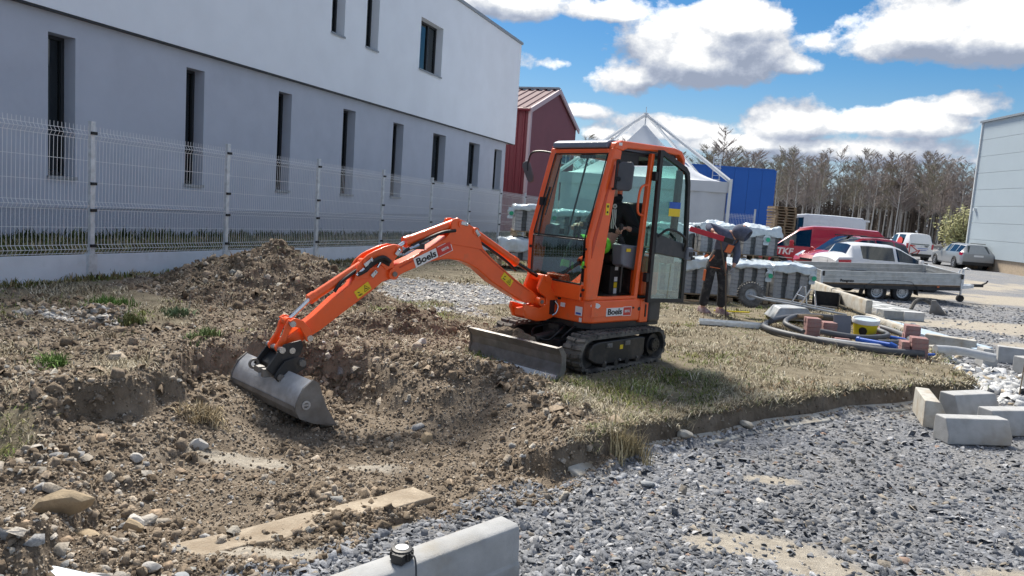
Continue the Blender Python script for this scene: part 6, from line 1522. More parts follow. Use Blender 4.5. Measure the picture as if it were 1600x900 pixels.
BOOM = [(2.457, .916), (2.498, .945), (2.487, .986), (2.437, 1.032), (2.244, 1.108), (1.997, 1.236), (1.891, 1.298), (1.844, 1.36), (1.842, 1.432), (1.822, 1.469), (1.77, 1.477), (1.684, 1.45), (1.595, 1.404), (1.52, 1.351), (1.492, 1.295), (1.453, 1.208), (1.322, 1.101), (1.127, .972), (.953, .865), (.841, .803), (.718, .74), (.639, .69), (.617, .648), (.65, .608), (.742, .618), (.861, .642), (1.008, .707), (1.301, .857), (1.49, .987), (1.621, 1.044), (1.724, 1.074), (1.846, 1.086), (1.934, 1.08), (2.057, 1.061), (2.236, .996), (2.331, .961), (2.417, .921)]
main = [p for i, p in enumerate(BOOM) if not 7 <= i <= 14]; main = main[:7]+[(1.76, 1.33), (1.62, 1.32), (1.52, 1.255)]+main[7:]
bm = pr('boom', main, 0, -.14, OR, .014)
saddle = [(1.95, 1.24), (1.891, 1.298), (1.844, 1.36), (1.842, 1.432), (1.822, 1.469), (1.77, 1.477), (1.684, 1.45), (1.595, 1.404), (1.52, 1.351), (1.492, 1.295), (1.44, 1.18), (1.6, 1.2)]
pr('cylinder_lug', saddle, .006, -.022, OR, .006, bm); pr('cylinder_lug', saddle, -.118, -.146, OR, .006, bm)
ridge = [(2.40, 1.015), (2.244, 1.085), (1.997, 1.205), (1.85, 1.262), (1.70, 1.275), (1.56, 1.245), (1.46, 1.18), (1.322, 1.078), (1.127, .95), (.953, .843), (.80, .765), (.79, .755), (.95, .832), (1.12, .938), (1.32, 1.066), (1.46, 1.166), (1.56, 1.230), (1.70, 1.260), (1.85, 1.248), (1.99, 1.190), (2.24, 1.070), (2.39, 1.002)]
pr('weld_seam', ridge, .004, -.002, MT['orange_dark'], 0, bm)
ARM = [(3.215, .426), (3.431, .311), (3.481, .337), (3.435, .43), (3.299, .529), (3.199, .6), (3.041, .736), (2.877, .854), (2.819, .932), (2.70, .985), (2.62, 1.04), (2.52, 1.075), (2.46, 1.06), (2.442, 1.014), (2.406, .974), (2.417, .921), (2.469, .899), (2.547, .877), (2.672, .782), (2.914, .621), (3.124, .476)]
am = pr('arm', ARM, -.018, -.122, OR, .012)
hump = [(2.84, .90), (2.811, 1.021), (2.776, 1.071), (2.716, 1.122), (2.647, 1.156), (2.546, 1.197), (2.461, 1.216), (2.387, 1.206), (2.371, 1.165), (2.415, 1.113), (2.452, 1.061), (2.442, 1.014), (2.52, .98), (2.58, 1.03), (2.63, 1.045), (2.66, 1.01), (2.64, .96), (2.70, .91)]
pr('arm_bracket', hump, -.006, -.030, OR, .006, am); pr('arm_bracket', hump, -.112, -.136, OR, .006, am)
m = MB()
for (x, z, r, w) in ((.672, .65, .045, .075), (2.455, .951, .052, .016), (1.736, 1.427, .036, .016), (1.553, 1.362, .036, .016), (.60, .895, .036, .065), (2.736, 1.05, .034, .004), (2.405, 1.171, .034, .004)): m.cyl((x, w, z), (x, -.14-w, z), r, 18)
m.build('pivot_pins', OR, EX, smooth=True)['kind'] = 'stuff'
m = MB()
for (x, z, r, w) in ((.672, .65, .020, .085), (2.455, .951, .022, .036)): m.cyl((x, w, z), (x, -.15-w, z), r, 14)
m.build('pin_heads', MT['worn_steel'], EX, smooth=True)['kind'] = 'stuff'
for (x, z, a, l) in ((1.70, 1.43, -.15, .085), (1.535, 1.345, -.9, .075), (2.72, 1.055, .62, .10), (2.425, 1.15, .95, .07), (2.66, .955, .8, .07)):
    m = MB(); T = Matrix.Translation((x, .014, z)) @ Matrix.Rotation(a, 4, 'Y'); m.box((0, 0, 0), (l, .016, .036), T=T); m.cyl(T @ Vector((-l*.3, 0, 0)), T @ Vector((-l*.3, .02, 0)), .011, 8); m.build('pin_keeper', MT['bright_steel'], EX, bevel=.006)
# hydraulic cylinders
def hyd(name, a, b, c, r, rr, rm):
    y = -.07; o = rod(name, (a[0], y, a[1]), (b[0], y, b[1]), r, OR); d = (Vector((b[0], 0, b[1]))-Vector((a[0], 0, a[1]))).normalized()
    m = MB(); m.cyl((b[0]-d.x*.05, y, b[1]-d.z*.05), (b[0]+d.x*.012, y, b[1]+d.z*.012), r*1.14, 18); m.build('gland', OR, o, smooth=True)
    rod('rod', (b[0], y, b[1]), (c[0], y, c[1]), rr, rm, o); rod('rod_eye', (c[0], y+.035, c[1]), (c[0], y-.035, c[1]), r*.9, OR, o); return o
hyd('arm_cylinder', (1.72, 1.437), (2.30, 1.235), (2.405, 1.171), .046, .022, MT['chrome'])
hyd('boom_cylinder', (1.553, 1.362), (.953, 1.055), (.60, .895), .043, .020, MT['dark_rod'])
hyd('bucket_cylinder', (2.736, 1.03), (3.215, .738), (3.412, .556), .040, .018, MT['chrome'])
m = MB()
m.tube(bez([(1.80, .01, 1.36), (1.95, .0, 1.335), (2.15, -.01, 1.255), (2.28, -.01, 1.19), (2.36, -.015, 1.14)], 6), .016, 8)
m.tube(bez([(2.50, .012, 1.06), (2.58, .018, 1.10), (2.68, .018, 1.06), (2.74, .014, .99), (2.82, .01, .95)], 6), .020, 8); m.tube(bez([(2.50, -.02, 1.03), (2.60, .0, 1.075), (2.70, .006, 1.02)], 6), .020, 8)
m.tube(bez([(2.80, -.03, .99), (2.95, -.02, .89), (3.02, -.02, .80)], 6), .016, 8)
m.tube(bez([(1.46, -.02, 1.25), (1.30, .0, 1.16), (1.12, .0, 1.06), (.98, -.02, .97)], 6), .014, 8); m.build('hydraulic_hose', MT['hose_black'], EX, smooth=True)['kind'] = 'stuff'
m = MB(); m.cyl((2.76, .012, 1.0), (2.83, .012, .94), .013, 8); m.cyl((2.60, .01, 1.055), (2.63, .012, 1.01), .012, 8); m.cyl((2.20, .002, 1.215), (2.30, .0, 1.175), .018, 8); m.build('hose_fitting', MT['chrome'], EX)['kind'] = 'stuff'
m = MB(); m.box((2.20, -.02, 1.20), (.13, .05, .05)); m.cyl((1.62, .004, 1.31), (1.62, -.144, 1.31), .05, 18); m.build('boom_bore', MT['black_steel'], bm)
bx = Vector((-.252, 0, .108)); by = Vector((.03, 0, .09))
plate('logo_plate', MT['sticker_white'], (2.115, .002, 1.098), bx, by, .262, .090); plate('logo_border', MT['sticker_white'], (1.905, .0015, 1.186), bx, by, .160, .100); plate('logo_plate', MT['sticker_red'], (1.913, .0035, 1.183), bx, by, .160, .088)
lettering('Boels', .088, MT['ink'], EX, (2.113, .0065, 1.098), bx, by, bold=.0024, width=.225)
lettering('RENTAL', .034, MT['sticker_white'], EX, (1.905, .0080, 1.186), bx, by, bold=.001, width=.085)
for (c, ux) in (((1.110, .002, .882), (-.15, 0, -.107)), ((2.748, -.015, .808), (-.155, 0, .105))):
    uy = Vector((0, 0, 1)); plate('warning_sticker', MT['sticker_yellow'], c, ux, uy, .16, .075)
    x = Vector(ux).normalized(); y = (uy-x*uy.dot(x)).normalized(); z = x.cross(y); C0 = Vector(c)+z*.004
    m = MB()
    tri = [C0+x*(u+.035)+y*v for (u, v) in ((-.028, -.022), (.028, -.022), (0, .028))]
    for a, b in zip(tri, tri[1:]+tri[:1]): m.tube([tuple(a), tuple(b)], .0022, 4)
    for (u, v) in ((-.045, .008), (-.05, -.018), (-.03, -.02), (.035, -.006)): m.box(tuple(C0+x*u+y*v), (.020, .004, .008))
    m.build('pictogram', MT['ink'], EX)
# bucket linkage
for y0, y1 in ((.012, -.018), (-.122, -.152)):
    pr('bucket_link', [(3.43, .585), (3.452, .55), (3.475, .46), (3.545, .36), (3.53, .325), (3.49, .315), (3.462, .345), (3.435, .45), (3.40, .52), (3.395, .565)], y0, y1, OR, .008)
    pr('idler_link', [(3.44, .575), (3.395, .60), (3.32, .575), (3.255, .50), (3.228, .43), (3.245, .395), (3.285, .395), (3.300, .44), (3.345, .515), (3.40, .525)], y0+.034*(1 if y0 > 0 else -1), y1+.034*(1 if y0 > 0 else -1), OR, .008)
m = MB()
for (x, z, w) in ((3.412, .55, .05), (3.258, .424, .055), (3.505, .344, .075), (3.42, .335, .075)): m.cyl((x, w, z), (x, -.14-w, z), .026, 16)
m.build('link_pins', MT['bright_steel'], EX, smooth=True)['kind'] = 'stuff'
EAR = [(3.633, .20), (3.489, .389), (3.341, .417), (3.322, .361), (3.349, .288), (3.402, .25), (3.495, .20), (3.56, .13)]
EAR2 = [(3.58, .13), (3.552, .188), (3.495, .257), (3.402, .284), (3.321, .27), (3.303, .189), (3.376, .152), (3.451, .088), (3.521, .069)]
for ya, yb_ in ((.065, .045), (-.185, -.205)): pr('coupler_ear', EAR, ya, yb_, MT['black_steel'], .004)
pr('coupler_body', [(3.58, .22), (3.50, .29), (3.40, .30), (3.37, .25), (3.45, .18), (3.55, .14)], .044, -.184, MT['black_steel'], .008)
BU = [(3.417, .168), (3.484, .111), (3.516, .053), (3.538, 0), (3.544, -.061), (3.509, -.122), (3.386, -.175), (3.203, -.21)]
BI = [(3.405, .150), (3.468, .100), (3.500, .048), (3.520, 0), (3.526, -.056), (3.497, -.108), (3.380, -.158), (3.205, -.198)]
def bk(p, y): t = (.43-y); return (p[0]+.125*t, y, p[1]+.03*t)
m = MB(); m.loft([[bk(p, y) for p in BU+BI[::-1]] for y in (.43, .1, -.24, -.57)]); bu = m.build('bucket', MT['bucket_steel'], EX, smooth=True, sharp=24)
SPL = [(3.412, .178), (3.492, .116), (3.524, .055), (3.546, 0), (3.552, -.063), (3.514, -.128), (3.388, -.183), (3.190, -.222), (3.286, -.063), (3.33, .044), (3.362, .144)]
for y in (.44, -.58):
    m = MB(); a = [bk(p, y+.008) for p in SPL]; b = [bk(p, y-.008) for p in SPL]; n = len(SPL)
    m.add(a+b, [tuple(range(n)), tuple(range(2*n-1, n-1, -1))]+[(i, n+i, n+(i+1) % n, (i+1) % n) for i in range(n)]); m.build('side_plate', MT['worn_steel'], bu)
m = MB(); m.loft([[bk(p, y) for p in ((3.30, -.205), (3.19, -.225), (3.19, -.214), (3.30, -.190))] for y in (.448, -.588)]); m.build('cutting_edge', MT['worn_steel'], bu)
m = MB(); m.loft([[bk(p, y) for p in ((3.548, -.03), (3.552, -.065), (3.518, -.128), (3.510, -.120), (3.540, -.06))] for y in (.42, -.56)]); m.build('wear_strip', MT['worn_steel'], bu)
for ya, yb_ in ((.10, .075), (-.215, -.24)): pr('bucket_ear', EAR2, ya, yb_, MT['black_steel'], .004, bu)
m = MB(); m.cyl((3.35, .13, .235), (3.35, -.27, .235), .028, 14); m.cyl((3.53, .12, .13), (3.53, -.26, .13), .028, 14); m.build('bucket_pin', MT['worn_steel'], bu, smooth=True)
m = MB(); m.box((3.60, .0, .155), (.08, .05, .07)); m.box((3.62, -.10, .17), (.06, .10, .05)); m.lathe([(.025, -.012), (.045, -.012), (.045, .012), (.025, .012)], 16, Matrix.Translation((3.645, -.16, .20)) @ Matrix.Rotation(pi/2, 4, 'X'), True); m.build('coupler_hook', MT['worn_steel'], bu, bevel=.006)
m = MB(); T = Matrix.Translation(bk((3.47, -.02), .455)) @ Matrix.Rotation(pi/2, 4, 'X')
m.lathe([(.022, -.004), (.036, -.004), (.036, .004), (.022, .004)], 16, T, True); m.box(bk((3.47, -.02), .452), (.05, .006, .014)); m.build('cast_emblem', MT['bucket_steel'], bu)
# cab
pr('front_pillar', [(.445, .70), (.470, 1.34), (.215, 2.30), (.075, 2.28), (.085, 2.22), (.27, .76), (.27, .70)], .500, .425, OR, .03, seg=3)
pr('front_pillar', [(.445, .70), (.470, 1.34), (.215, 2.30), (.10, 2.28), (.33, .76), (.33, .70)], -.345, -.445, OR, .025, seg=3)
pr('pillar_recess', [(.424, 1.15), (.428, 1.33), (.20, 2.12), (.185, 2.10)], .504, .4985, MT['orange_dark'], 0)
m = MB(); m.box((.452, .04, .785), (.05, .78, .17)); m.build('front_panel', OR, EX, bevel=.014)
m = MB(); m.box((.20, .04, 2.252), (.05, .79, .065)); m.build('header_bar', OR, EX, bevel=.014)
m = MB(); m.box((.462, .04, 1.342), (.02, .77, .020)); m.build('window_bar', MT['clip_black'], EX)
pr('door_post', [(-.30, .70), (-.40, 2.29), (-.45, 2.29), (-.36, .70)], .497, .440, OR, .012)
m = MB(); m.box((-.02, .47, .73), (.62, .06, .035)); m.build('door_sill', OR, EX, bevel=.008)
pr('side_rail', [(.215, 2.285), (.19, 2.345), (.10, 2.375), (-.78, 2.385), (-.92, 2.36), (-.985, 2.28), (-.99, 2.10), (-.955, 2.10), (-.945, 2.25), (-.88, 2.31), (-.42, 2.315), (-.0, 2.30), (.075, 2.27)], .500, .415, OR, .022, seg=3)
pr('side_rail', [(.215, 2.285), (.19, 2.335), (-.78, 2.36), (-.92, 2.34), (-.985, 2.26), (-.97, 1.15), (-.90, 1.15), (-.90, 2.22), (.05, 2.25)], -.375, -.445, OR, .02)
pr('rear_pillar', [(-.985, 2.15), (-.955, 1.10), (-.89, 1.10), (-.925, 2.15)], .495, .425, MT['black_plastic'], .01)
pr('cab_roof', [(.240, 2.290), (.236, 2.350), (.17, 2.378), (-.15, 2.385), (-.75, 2.385), (-.90, 2.36), (-.95, 2.28), (.05, 2.285)], .412, -.40, MT['roof_grey'], .018, seg=3)
m = MB(); m.box((-.35, .02, 2.262), (1.05, .80, .03)); m.box((-.05, .40, 2.20), (.42, .06, .09)); m.build('roof_lining', MT['clip_black'], EX)
m = MB(); m.box((-.25, .02, .725), (1.3, .86, .02)); m.build('cab_floor', MT['black_plastic'], EX)
m = MB(); m.box((-.93, .02, 1.14), (.03, .80, .10)); m.box((-.95, .02, 2.235), (.03, .82, .07)); m.box((-.25, -.425, 1.0), (1.3, .03, .62)); m.build('rear_wall', MT['black_plastic'], EX)
def pane(name, pts, m_, parent=EX, th=None):
    m = MB(); m.add(pts, [tuple(range(len(pts)))]); o = m.build(name, m_, parent); s = o.modifiers.new('thickness', 'SOLIDIFY'); s.thickness = .004; return o
pane('lower_windscreen', [(.468, -.34, .875), (.468, .42, .875), (.470, .42, 1.332), (.470, -.34, 1.332)], MT['cab_glass_low'])
pane('upper_windscreen', [(.462, -.345, 1.352), (.462, .425, 1.352), (.226, .42, 2.225), (.226, -.34, 2.225)], MT['cab_glass'])
pane('side_window', [(.30, -.432, 1.32), (.10, -.42, 2.22), (-.88, -.42, 2.22), (-.88, -.432, 1.32)], MT['cab_glass'])
pane('rear_window', [(-.945, -.37, 1.2), (-.945, .42, 1.2), (-.955, .42, 2.19), (-.955, -.37, 2.19)], MT['cab_glass'])
pane('quarter_window', [(-.40, .462, 1.0), (-.47, .462, 2.27), (-.92, .462, 2.25), (-.94, .462, 1.0)], MT['cab_glass'])
m = MB()
for pts in ([(.474, -.345, .875), (.474, .425, .875), (.476, .425, 1.33), (.476, -.345, 1.33), (.474, -.345, .875)], [(.468, -.35, 1.355), (.232, -.345, 2.23), (.232, .43, 2.23), (.468, .43, 1.355)]): m.tube(pts, .008, 6)
m.tube([(.345, .05, 1.36), (.12, .05, 2.22)], .011, 6); m.build('window_seal', MT['clip_black'], EX)['kind'] = 'stuff'
m = MB(); m.tube([(.475, -.27, 1.32), (.40, -.30, 1.62), (.33, -.29, 1.86)], .011, 6); m.tube([(.40, -.26, 1.55), (.24, -.24, 2.18)], .007, 5); m.box((.385, -.33, 1.70), (.06, .05, .09)); m.build('wiper', MT['clip_black'], EX)
m = MB(); m.box((.20, .12, 2.20), (.05, .18, .035)); m.build('wiper_motor', MT['clip_black'], EX)
for z in (.82, 1.06, 1.24):
    m = MB(); m.cyl((.455, .455, z), (.478, .455, z), .013, 10); m.build('screw', MT['clip_black'], EX)
m = MB(); m.box((.468, -.385, 1.20), (.02, .03, .03)); m.build('screw', MT['clip_black'], EX)
plate('warning_sticker', MT['sticker_yellow'], (.245, .501, 1.66), XL, UP_, .05, .12)
m = MB(); m.box((.245, .505, 1.69), (.022, .002, .025)); m.box((.245, .505, 1.63), (.022, .002, .02)); m.build('pictogram', MT['ink'], EX)
plate('white_mark', MT['sticker_white'], (.13, .502, 2.335), XL, UP_, .05, .03)
m = MB(); m.tube(bez([(-.36, .49, 1.95), (-.26, .515, 1.93), (-.215, .52, 1.86), (-.205, .52, 1.70), (-.24, .515, 1.635), (-.34, .49, 1.62)], 5), .013, 8); m.build('grab_handle', OR, EX, smooth=True)
# open door swung back along the side
dp = [(-.455, .675), (-1.10, .655), (-1.095, 1.3), (-1.03, 2.0), (-1.0, 2.13), (-.94, 2.185), (-.50, 2.335), (-.455, 2.33)]
m = MB(); inn = [(-.505, .715), (-1.055, .70), (-1.045, 1.3), (-.985, 1.99), (-.955, 2.10), (-.92, 2.135), (-.52, 2.275), (-.505, 2.27)]; n = len(dp); vs = []
for y in (.565, .525): vs += [(p[0], y, p[1]) for p in dp]+[(p[0], y, p[1]) for p in inn]
fs = []
for i in range(n):
    j = (i+1) % n; fs += [(i, n+i, n+j, j), (2*n+i, 2*n+j, 3*n+j, 3*n+i), (i, j, 2*n+j, 2*n+i), (n+i, 3*n+i, 3*n+j, n+j)]
m.add(vs, fs); dr = m.build('cab_door', MT['black_plastic'], EX)
pane('pane', [(-.50, .545, 1.44), (-1.035, .545, 1.33), (-.985, .545, 2.0), (-.95, .545, 2.11), (-.52, .545, 2.27)], MT['cab_glass'], dr)
pane('pane', [(-.50, .545, .715), (-1.055, .545, .70), (-1.045, .545, 1.16), (-.50, .545, 1.22)], MT['cab_glass_low'], dr)
m = MB(); m.prism([(-.50, 1.22), (-1.07, 1.155), (-1.06, 1.33), (-.85, 1.36), (-.50, 1.445)], .575, .530, 'y'); m.build('door_panel', MT['dark_grey_plastic'], dr, bevel=.012)
m = MB(); m.tube(bez([(-.52, .575, 1.40), (-.62, .62, 1.485), (-.80, .63, 1.46), (-.96, .62, 1.38), (-1.0, .58, 1.25)], 6), .014, 8); m.build('door_handle', MT['clip_black'], dr, smooth=True)
m = MB(); m.box((-1.10, .575, 1.215), (.12, .06, .15)); m.build('latch', MT['mid_grey_plastic'], dr, bevel=.02); m = MB(); m.box((-1.10, .607, 1.215), (.06, .01, .05)); m.box((-1.145, .60, 1.17), (.06, .03, .03)); m.build('latch_lever', MT['clip_black'], dr)
for z in (.95, 2.05): m = MB(); m.box((-.44, .53, z), (.06, .06, .10)); m.build('hinge', MT['clip_black'], dr, bevel=.01)
m = MB(); m.box((-.80, .552, 1.755), (.20, .003, .07)); m.build('flag_sticker', MT['blue_plastic'], dr); m = MB(); m.box((-.80, .552, 1.675), (.20, .003, .085)); m.build('flag_sticker', MT['sticker_yellow'], dr)
# mirrors
mi = thing('side_mirror', None, None); mi.parent = EX; mi.location = (.16, .625, 2.005); mi.rotation_euler = (0, radians(-4), radians(22))
m = MB(); m.prism([(-.085, -.12), (-.06, -.148), (.06, -.148), (.085, -.12), (.090, .10), (.065, .148), (-.05, .148), (-.08, .12)], -.018, .018, 'x'); m.build('mirror_shell', MT['mirror_back'], mi, bevel=.014, seg=3)
m = MB(); m.tube([(.02, -.09, .16), (.02, -.09, -.14)], .012, 6); m.cyl((.015, -.06, -.03), (.035, -.06, -.03), .022, 12); m.build('mirror_bracket', MT['clip_black'], mi)
m = MB(); m.tube([(.14, .49, 2.17), (.17, .545, 2.17), (.175, .56, 2.05)], .012, 6); m.tube([(.2, .49, 1.87), (.18, .55, 1.88)], .012, 6); m.build('mirror_arm', MT['clip_black'], EX)
mi = thing('side_mirror', None, None); mi.parent = EX; mi.location = (.30, -.70, 2.02); mi.rotation_euler = (radians(26), 0, radians(18))
m = MB(); m.prism([(-.045, -.09), (-.02, -.128), (.03, -.125), (.05, -.08), (.055, .09), (.03, .128), (-.03, .125), (-.05, .09)], -.016, .016, 'x'); m.build('mirror_shell', MT['mirror_back'], mi, bevel=.012, seg=3)
m = MB(); m.tube(bez([(.22, -.42, 2.24), (.26, -.55, 2.255), (.30, -.66, 2.235), (.31, -.70, 2.14), (.31, -.70, 2.03)], 5), .011, 6); m.build('mirror_arm', MT['clip_black'], EX)
# seat, consoles and levers
m = MB(); m.box((-.46, 0, .90), (.40, .52, .34)); m.build('seat_base', MT['black_plastic'], EX, bevel=.02)
m = MB(); m.box((-.42, 0, 1.13), (.46, .46, .12)); m.build('seat', MT['black_plastic'], EX, bevel=.04, seg=3)
m = MB(); m.hexa([(-.70, -.22, 1.16), (-.58, -.22, 1.16), (-.58, .22, 1.16), (-.70, .22, 1.16)], [(-.82, -.19, 1.76), (-.73, -.19, 1.76), (-.73, .19, 1.76), (-.82, .19, 1.76)]); m.build('backrest', MT['black_plastic'], EX, bevel=.04, seg=3)
for s in (1, -1):
    m = MB(); m.hexa([(-.50, s*.33-.075, 1.0), (-.16, s*.33-.075, 1.06), (-.16, s*.33+.075, 1.06), (-.50, s*.33+.075, 1.0)], [(-.56, s*.33-.08, 1.27), (-.14, s*.33-.08, 1.30), (-.14, s*.33+.08, 1.30), (-.56, s*.33+.08, 1.27)]); cs = m.build('console', MT['mid_grey_plastic'], EX, bevel=.025, seg=3)
    jx = -.22 if s > 0 else -.14
    m = MB(); m.lathe([(.060, 0), (.062, .012), (.05, .02), (.055, .03), (.042, .042), (.046, .052), (.032, .066), (.034, .076), (.014, .09), (.012, .14), (.020, .15), (.024, .20), (.018, .22), (.001, .222)], 16, Matrix.Translation((jx, s*.30, 1.295))); m.build('joystick', MT['black_plastic'], EX, smooth=True)
plate('warning_sticker', MT['sticker_yellow'], (-.24, .414, 1.235), XL, UP_, .07, .035)
m = MB(); m.box((-.16, .41, .93), (.02, .01, .30)); m.build('rail_cover', MT['black_plastic'], EX)
for (z, h, mm_) in ((1.02, .04, 'sticker_white'), (.90, .05, 'sticker_white'), (.835, .06, 'sticker_yellow'), (.77, .06, 'sticker_white')): plate('sticker', MT[mm_], (-.245, .262, z), XL, UP_, .05, h)
m = MB(); m.box((-.30, .22, .88), (.30, .08, .33)); m.build('seat_box', MT['clip_black'], EX)
m = MB(); m.cyl((.22, -.02, .76), (.17, -.02, 1.40), .011, 8); m.cyl((.22, .05, .76), (.17, .05, 1.40), .011, 8); m.cyl((.17, -.02, 1.36), (.16, -.02, 1.46), .017, 8); m.cyl((.17, .05, 1.36), (.16, .05, 1.46), .017, 8); m.build('travel_lever', MT['black_plastic'], EX, smooth=True)
m = MB(); m.hexa([(.24, -.36, 1.20), (.34, -.36, 1.20), (.34, -.20, 1.20), (.24, -.20, 1.20)], [(.20, -.36, 1.47), (.30, -.36, 1.44), (.30, -.20, 1.44), (.20, -.20, 1.47)]); m.build('monitor', MT['mid_grey_plastic'], EX, bevel=.02); m = MB(); m.box((.10, -.30, 1.38), (.05, .05, .06)); m.build('switch', MT['clip_black'], EX)
m = MB(); m.tube([(-.10, .20, 1.34), (.0, .25, 1.10), (.02, .24, .90)], .012, 6); m.build('safety_lever', MT['sticker_red'], EX)
# soil resting on the blade
hp = MB(); r = random.Random(3); prof = []
for i in range(13):
    y = -.42+.62*i/12; hgt = .10*math.sin(pi*i/12)**.7+.02; ring = []
    for (dx, dz) in ((.0, .16), (-.02, .26+hgt), (-.10, .29+hgt), (-.22, .24+hgt*.6), (-.34, .14), (-.3, .05)):
        ring.append((1.09+dx+r.uniform(-.02, .02), y, dz+r.uniform(-.02, .02)))
    prof.append(ring)
hp.loft(prof); tu(hp); T = Matrix.Translation((.78, 8.36, 0)) @ Matrix.Rotation(radians(221), 4, 'Z'); hp.v = [tuple(T @ Vector(p)) for p in hp.v]
o = hp.build('soil_lump', SOIL); s_ = o.modifiers.new('sub', 'SUBSURF'); s_.levels = s_.render_levels = 2
tx = bpy.data.textures.new('lumps', 'CLOUDS'); tx.noise_scale = .07; tx.noise_depth = 3; dm = o.modifiers.new('lumps', 'DISPLACE'); dm.texture = tx; dm.strength = .07; dm.mid_level = .5; dm.texture_coords = 'GLOBAL'
tag(o, 'heap of soil and grass roots caught behind the dozer blade', 'soil lump')

# ------------------------------------------------------------------ people
def hand(wrist, d, n, side, L=.18, curl=.9, seed=0):
    """chains of one hand: palm and five fingers; d towards the fingers, n out of the back of the hand, side towards the thumb"""
    d, n, side = Vector(d).normalized(), Vector(n), Vector(side); n = (n-d*n.dot(d)).normalized(); side = (side-d*side.dot(d)-n*side.dot(n)).normalized(); w = Vector(wrist); ch = []
    k = L/.18; ch.append(([w, w+d*.045*k, w+d*.085*k], [(.024*k, .018*k), (.034*k, .016*k), (.036*k, .014*k)]))
    for i, (off, ln) in enumerate(((.030, .072), (.011, .082), (-.010, .076), (-.030, .060))):
        p = w+d*.080*k+side*off*k; pts = [p]; dd = d.copy(); ang = 0
        for s, (fr, cu) in enumerate(((.42, .35), (.33, .75), (.25, .6))):
            ang += cu*curl*(1+.08*i); dd = d*cos(ang)-n*sin(ang); p = p+dd*ln*fr*k; pts.append(p)
        ch.append((pts, [.0092*k, .0088*k, .008*k, .0068*k]))
    p = w+d*.030*k+side*.024*k; t = (d*.6+side*.75-n*.25).normalized(); ch.append(([p, p+t*.035*k, p+(t*.6+d*.6-n*.3).normalized()*.062*k+t*.008], [.013*k, .011*k, .0085*k])); return ch
# operator
OP = thing('person', 'excavator operator in a black hoodie with white stripes sitting in the orange cab', 'person', (.78, 8.36, 0.0), radians(221))
P0, SP, CH, NB = Vector((-.46, 0, 1.24)), Vector((-.46, 0, 1.44)), Vector((-.43, 0, 1.60)), Vector((-.40, 0, 1.735)); HD = Vector((-.345, .0, 1.93))
SL, SR = Vector((-.41, .185, 1.675)), Vector((-.41, -.185, 1.675)); EL, ERr = Vector((-.50, .30, 1.42)), Vector((-.30, -.31, 1.45)); WL, WR_ = Vector((-.305, .30, 1.475)), Vector((-.14, -.27, 1.475))
KL, KR = Vector((-.02, .15, 1.27)), Vector((.02, -.15, 1.27)); AL, AR = Vector((.16, .14, .83)), Vector((.18, -.14, .83))
body = [([P0, SP, CH, NB, Vector((-.385, 0, 1.81)), Vector((-.36, 0, 1.86)), HD, Vector((-.355, 0, 2.01))], [(.13, .10), (.13, .10), (.14, .10), (.06, .055), (.052, .05), (.062, .066), (.074, .088), (.055, .065)]),
        ((0, 2), [SL, EL, WL], [.055, .042, .026]), ((0, 2), [SR, ERr, WR_], [.055, .042, .026]), ((0, 0), [KL, AL, AL+Vector((.10, 0, -.04))], [.07, .045, .035]), ((0, 0), [KR, AR, AR+Vector((.10, 0, -.04))], [.07, .045, .035]),
        ((0, 6), [HD+Vector((.095, 0, -.015))], [.014])]
def off(chs, n0): return chs
bo = skin_obj('body', MT['skin'], body+hand(WL, (.9, -.1, -.22), (0, .25, 1), (.2, -1, .2), .18, 1.0)+hand(WR_, (.9, .1, -.2), (0, -.2, 1), (.2, 1, .2), .18, 1.0), OP)
skin_obj('hoodie', MT['hoodie_black'], [([P0+Vector((0, 0, .0)), SP, CH, NB+Vector((-.01, 0, .0)), NB+Vector((.0, 0, .05))], [(.165, .13), (.165, .13), (.175, .135), (.10, .09), (.085, .085)]), ((0, 2), [SL, EL, WL+Vector((-.05, .0, -.01))], [.080, .064, .044]), ((0, 2), [SR, ERr, WR_+Vector((-.05, -.01, 0))], [.080, .064, .044])], OP)
m = MB(); m.lathe([(.05, .0), (.085, .02), (.098, .055), (.085, .09), (.05, .06)], 18, Matrix.Translation((-.42, 0, 1.735)) @ Matrix.Rotation(radians(14), 4, 'Y')); m.build('hood', MT['hoodie_black'], OP, smooth=True)
skin_obj('trousers', MT['hoodie_black'], [([P0+Vector((.02, 0, -.02)), P0+Vector((.03, 0, .05))], [(.15, .12), (.15, .12)]), ((0, 0), [KL, AL], [.092, .065]), ((0, 0), [KR, AR], [.092, .065])], OP)
for s, K, A in ((1, KL, AL), (-1, KR, AR)):
    m = MB(); a = Vector((-.46, s*.08, 1.24)); d = (K-a)
    m.tube([a+d*.70, a+d*.80, a+d*.9], [.096, .098, .096], 14, False); m.build('hivis_panel', MT['hivis_green'], OP, smooth=True)
    m = MB(); m.tube([K+(A-K)*.50, K+(A-K)*.66], [.085, .081], 14, False); m.build('hivis_band', MT['hivis_green'], OP, smooth=True)
    m = MB(); m.loft([[(A.x-.07, A.y-.045, .745), (A.x-.07, A.y+.045, .745), (A.x-.07, A.y+.04, .84), (A.x-.07, A.y-.04, .84)], [(A.x+.06, A.y-.05, .745), (A.x+.06, A.y+.05, .745), (A.x+.06, A.y+.04, .82), (A.x+.06, A.y-.04, .82)], [(A.x+.19, A.y-.04, .745), (A.x+.19, A.y+.04, .745), (A.x+.18, A.y+.03, .785), (A.x+.18, A.y-.03, .785)]]); m.build('shoe', MT['black_plastic'], OP, bevel=.015)
m = MB(); m.lathe([(.001, .12), (.05, .112), (.085, .075), (.097, .02), (.090, -.03), (.07, -.04), (.06, .0)], 20, Matrix.Translation(HD+Vector((-.018, 0, .012))) @ Matrix.Rotation(radians(-14), 4, 'Y')); m.build('hair', MT['hair_dark'], OP, smooth=True)
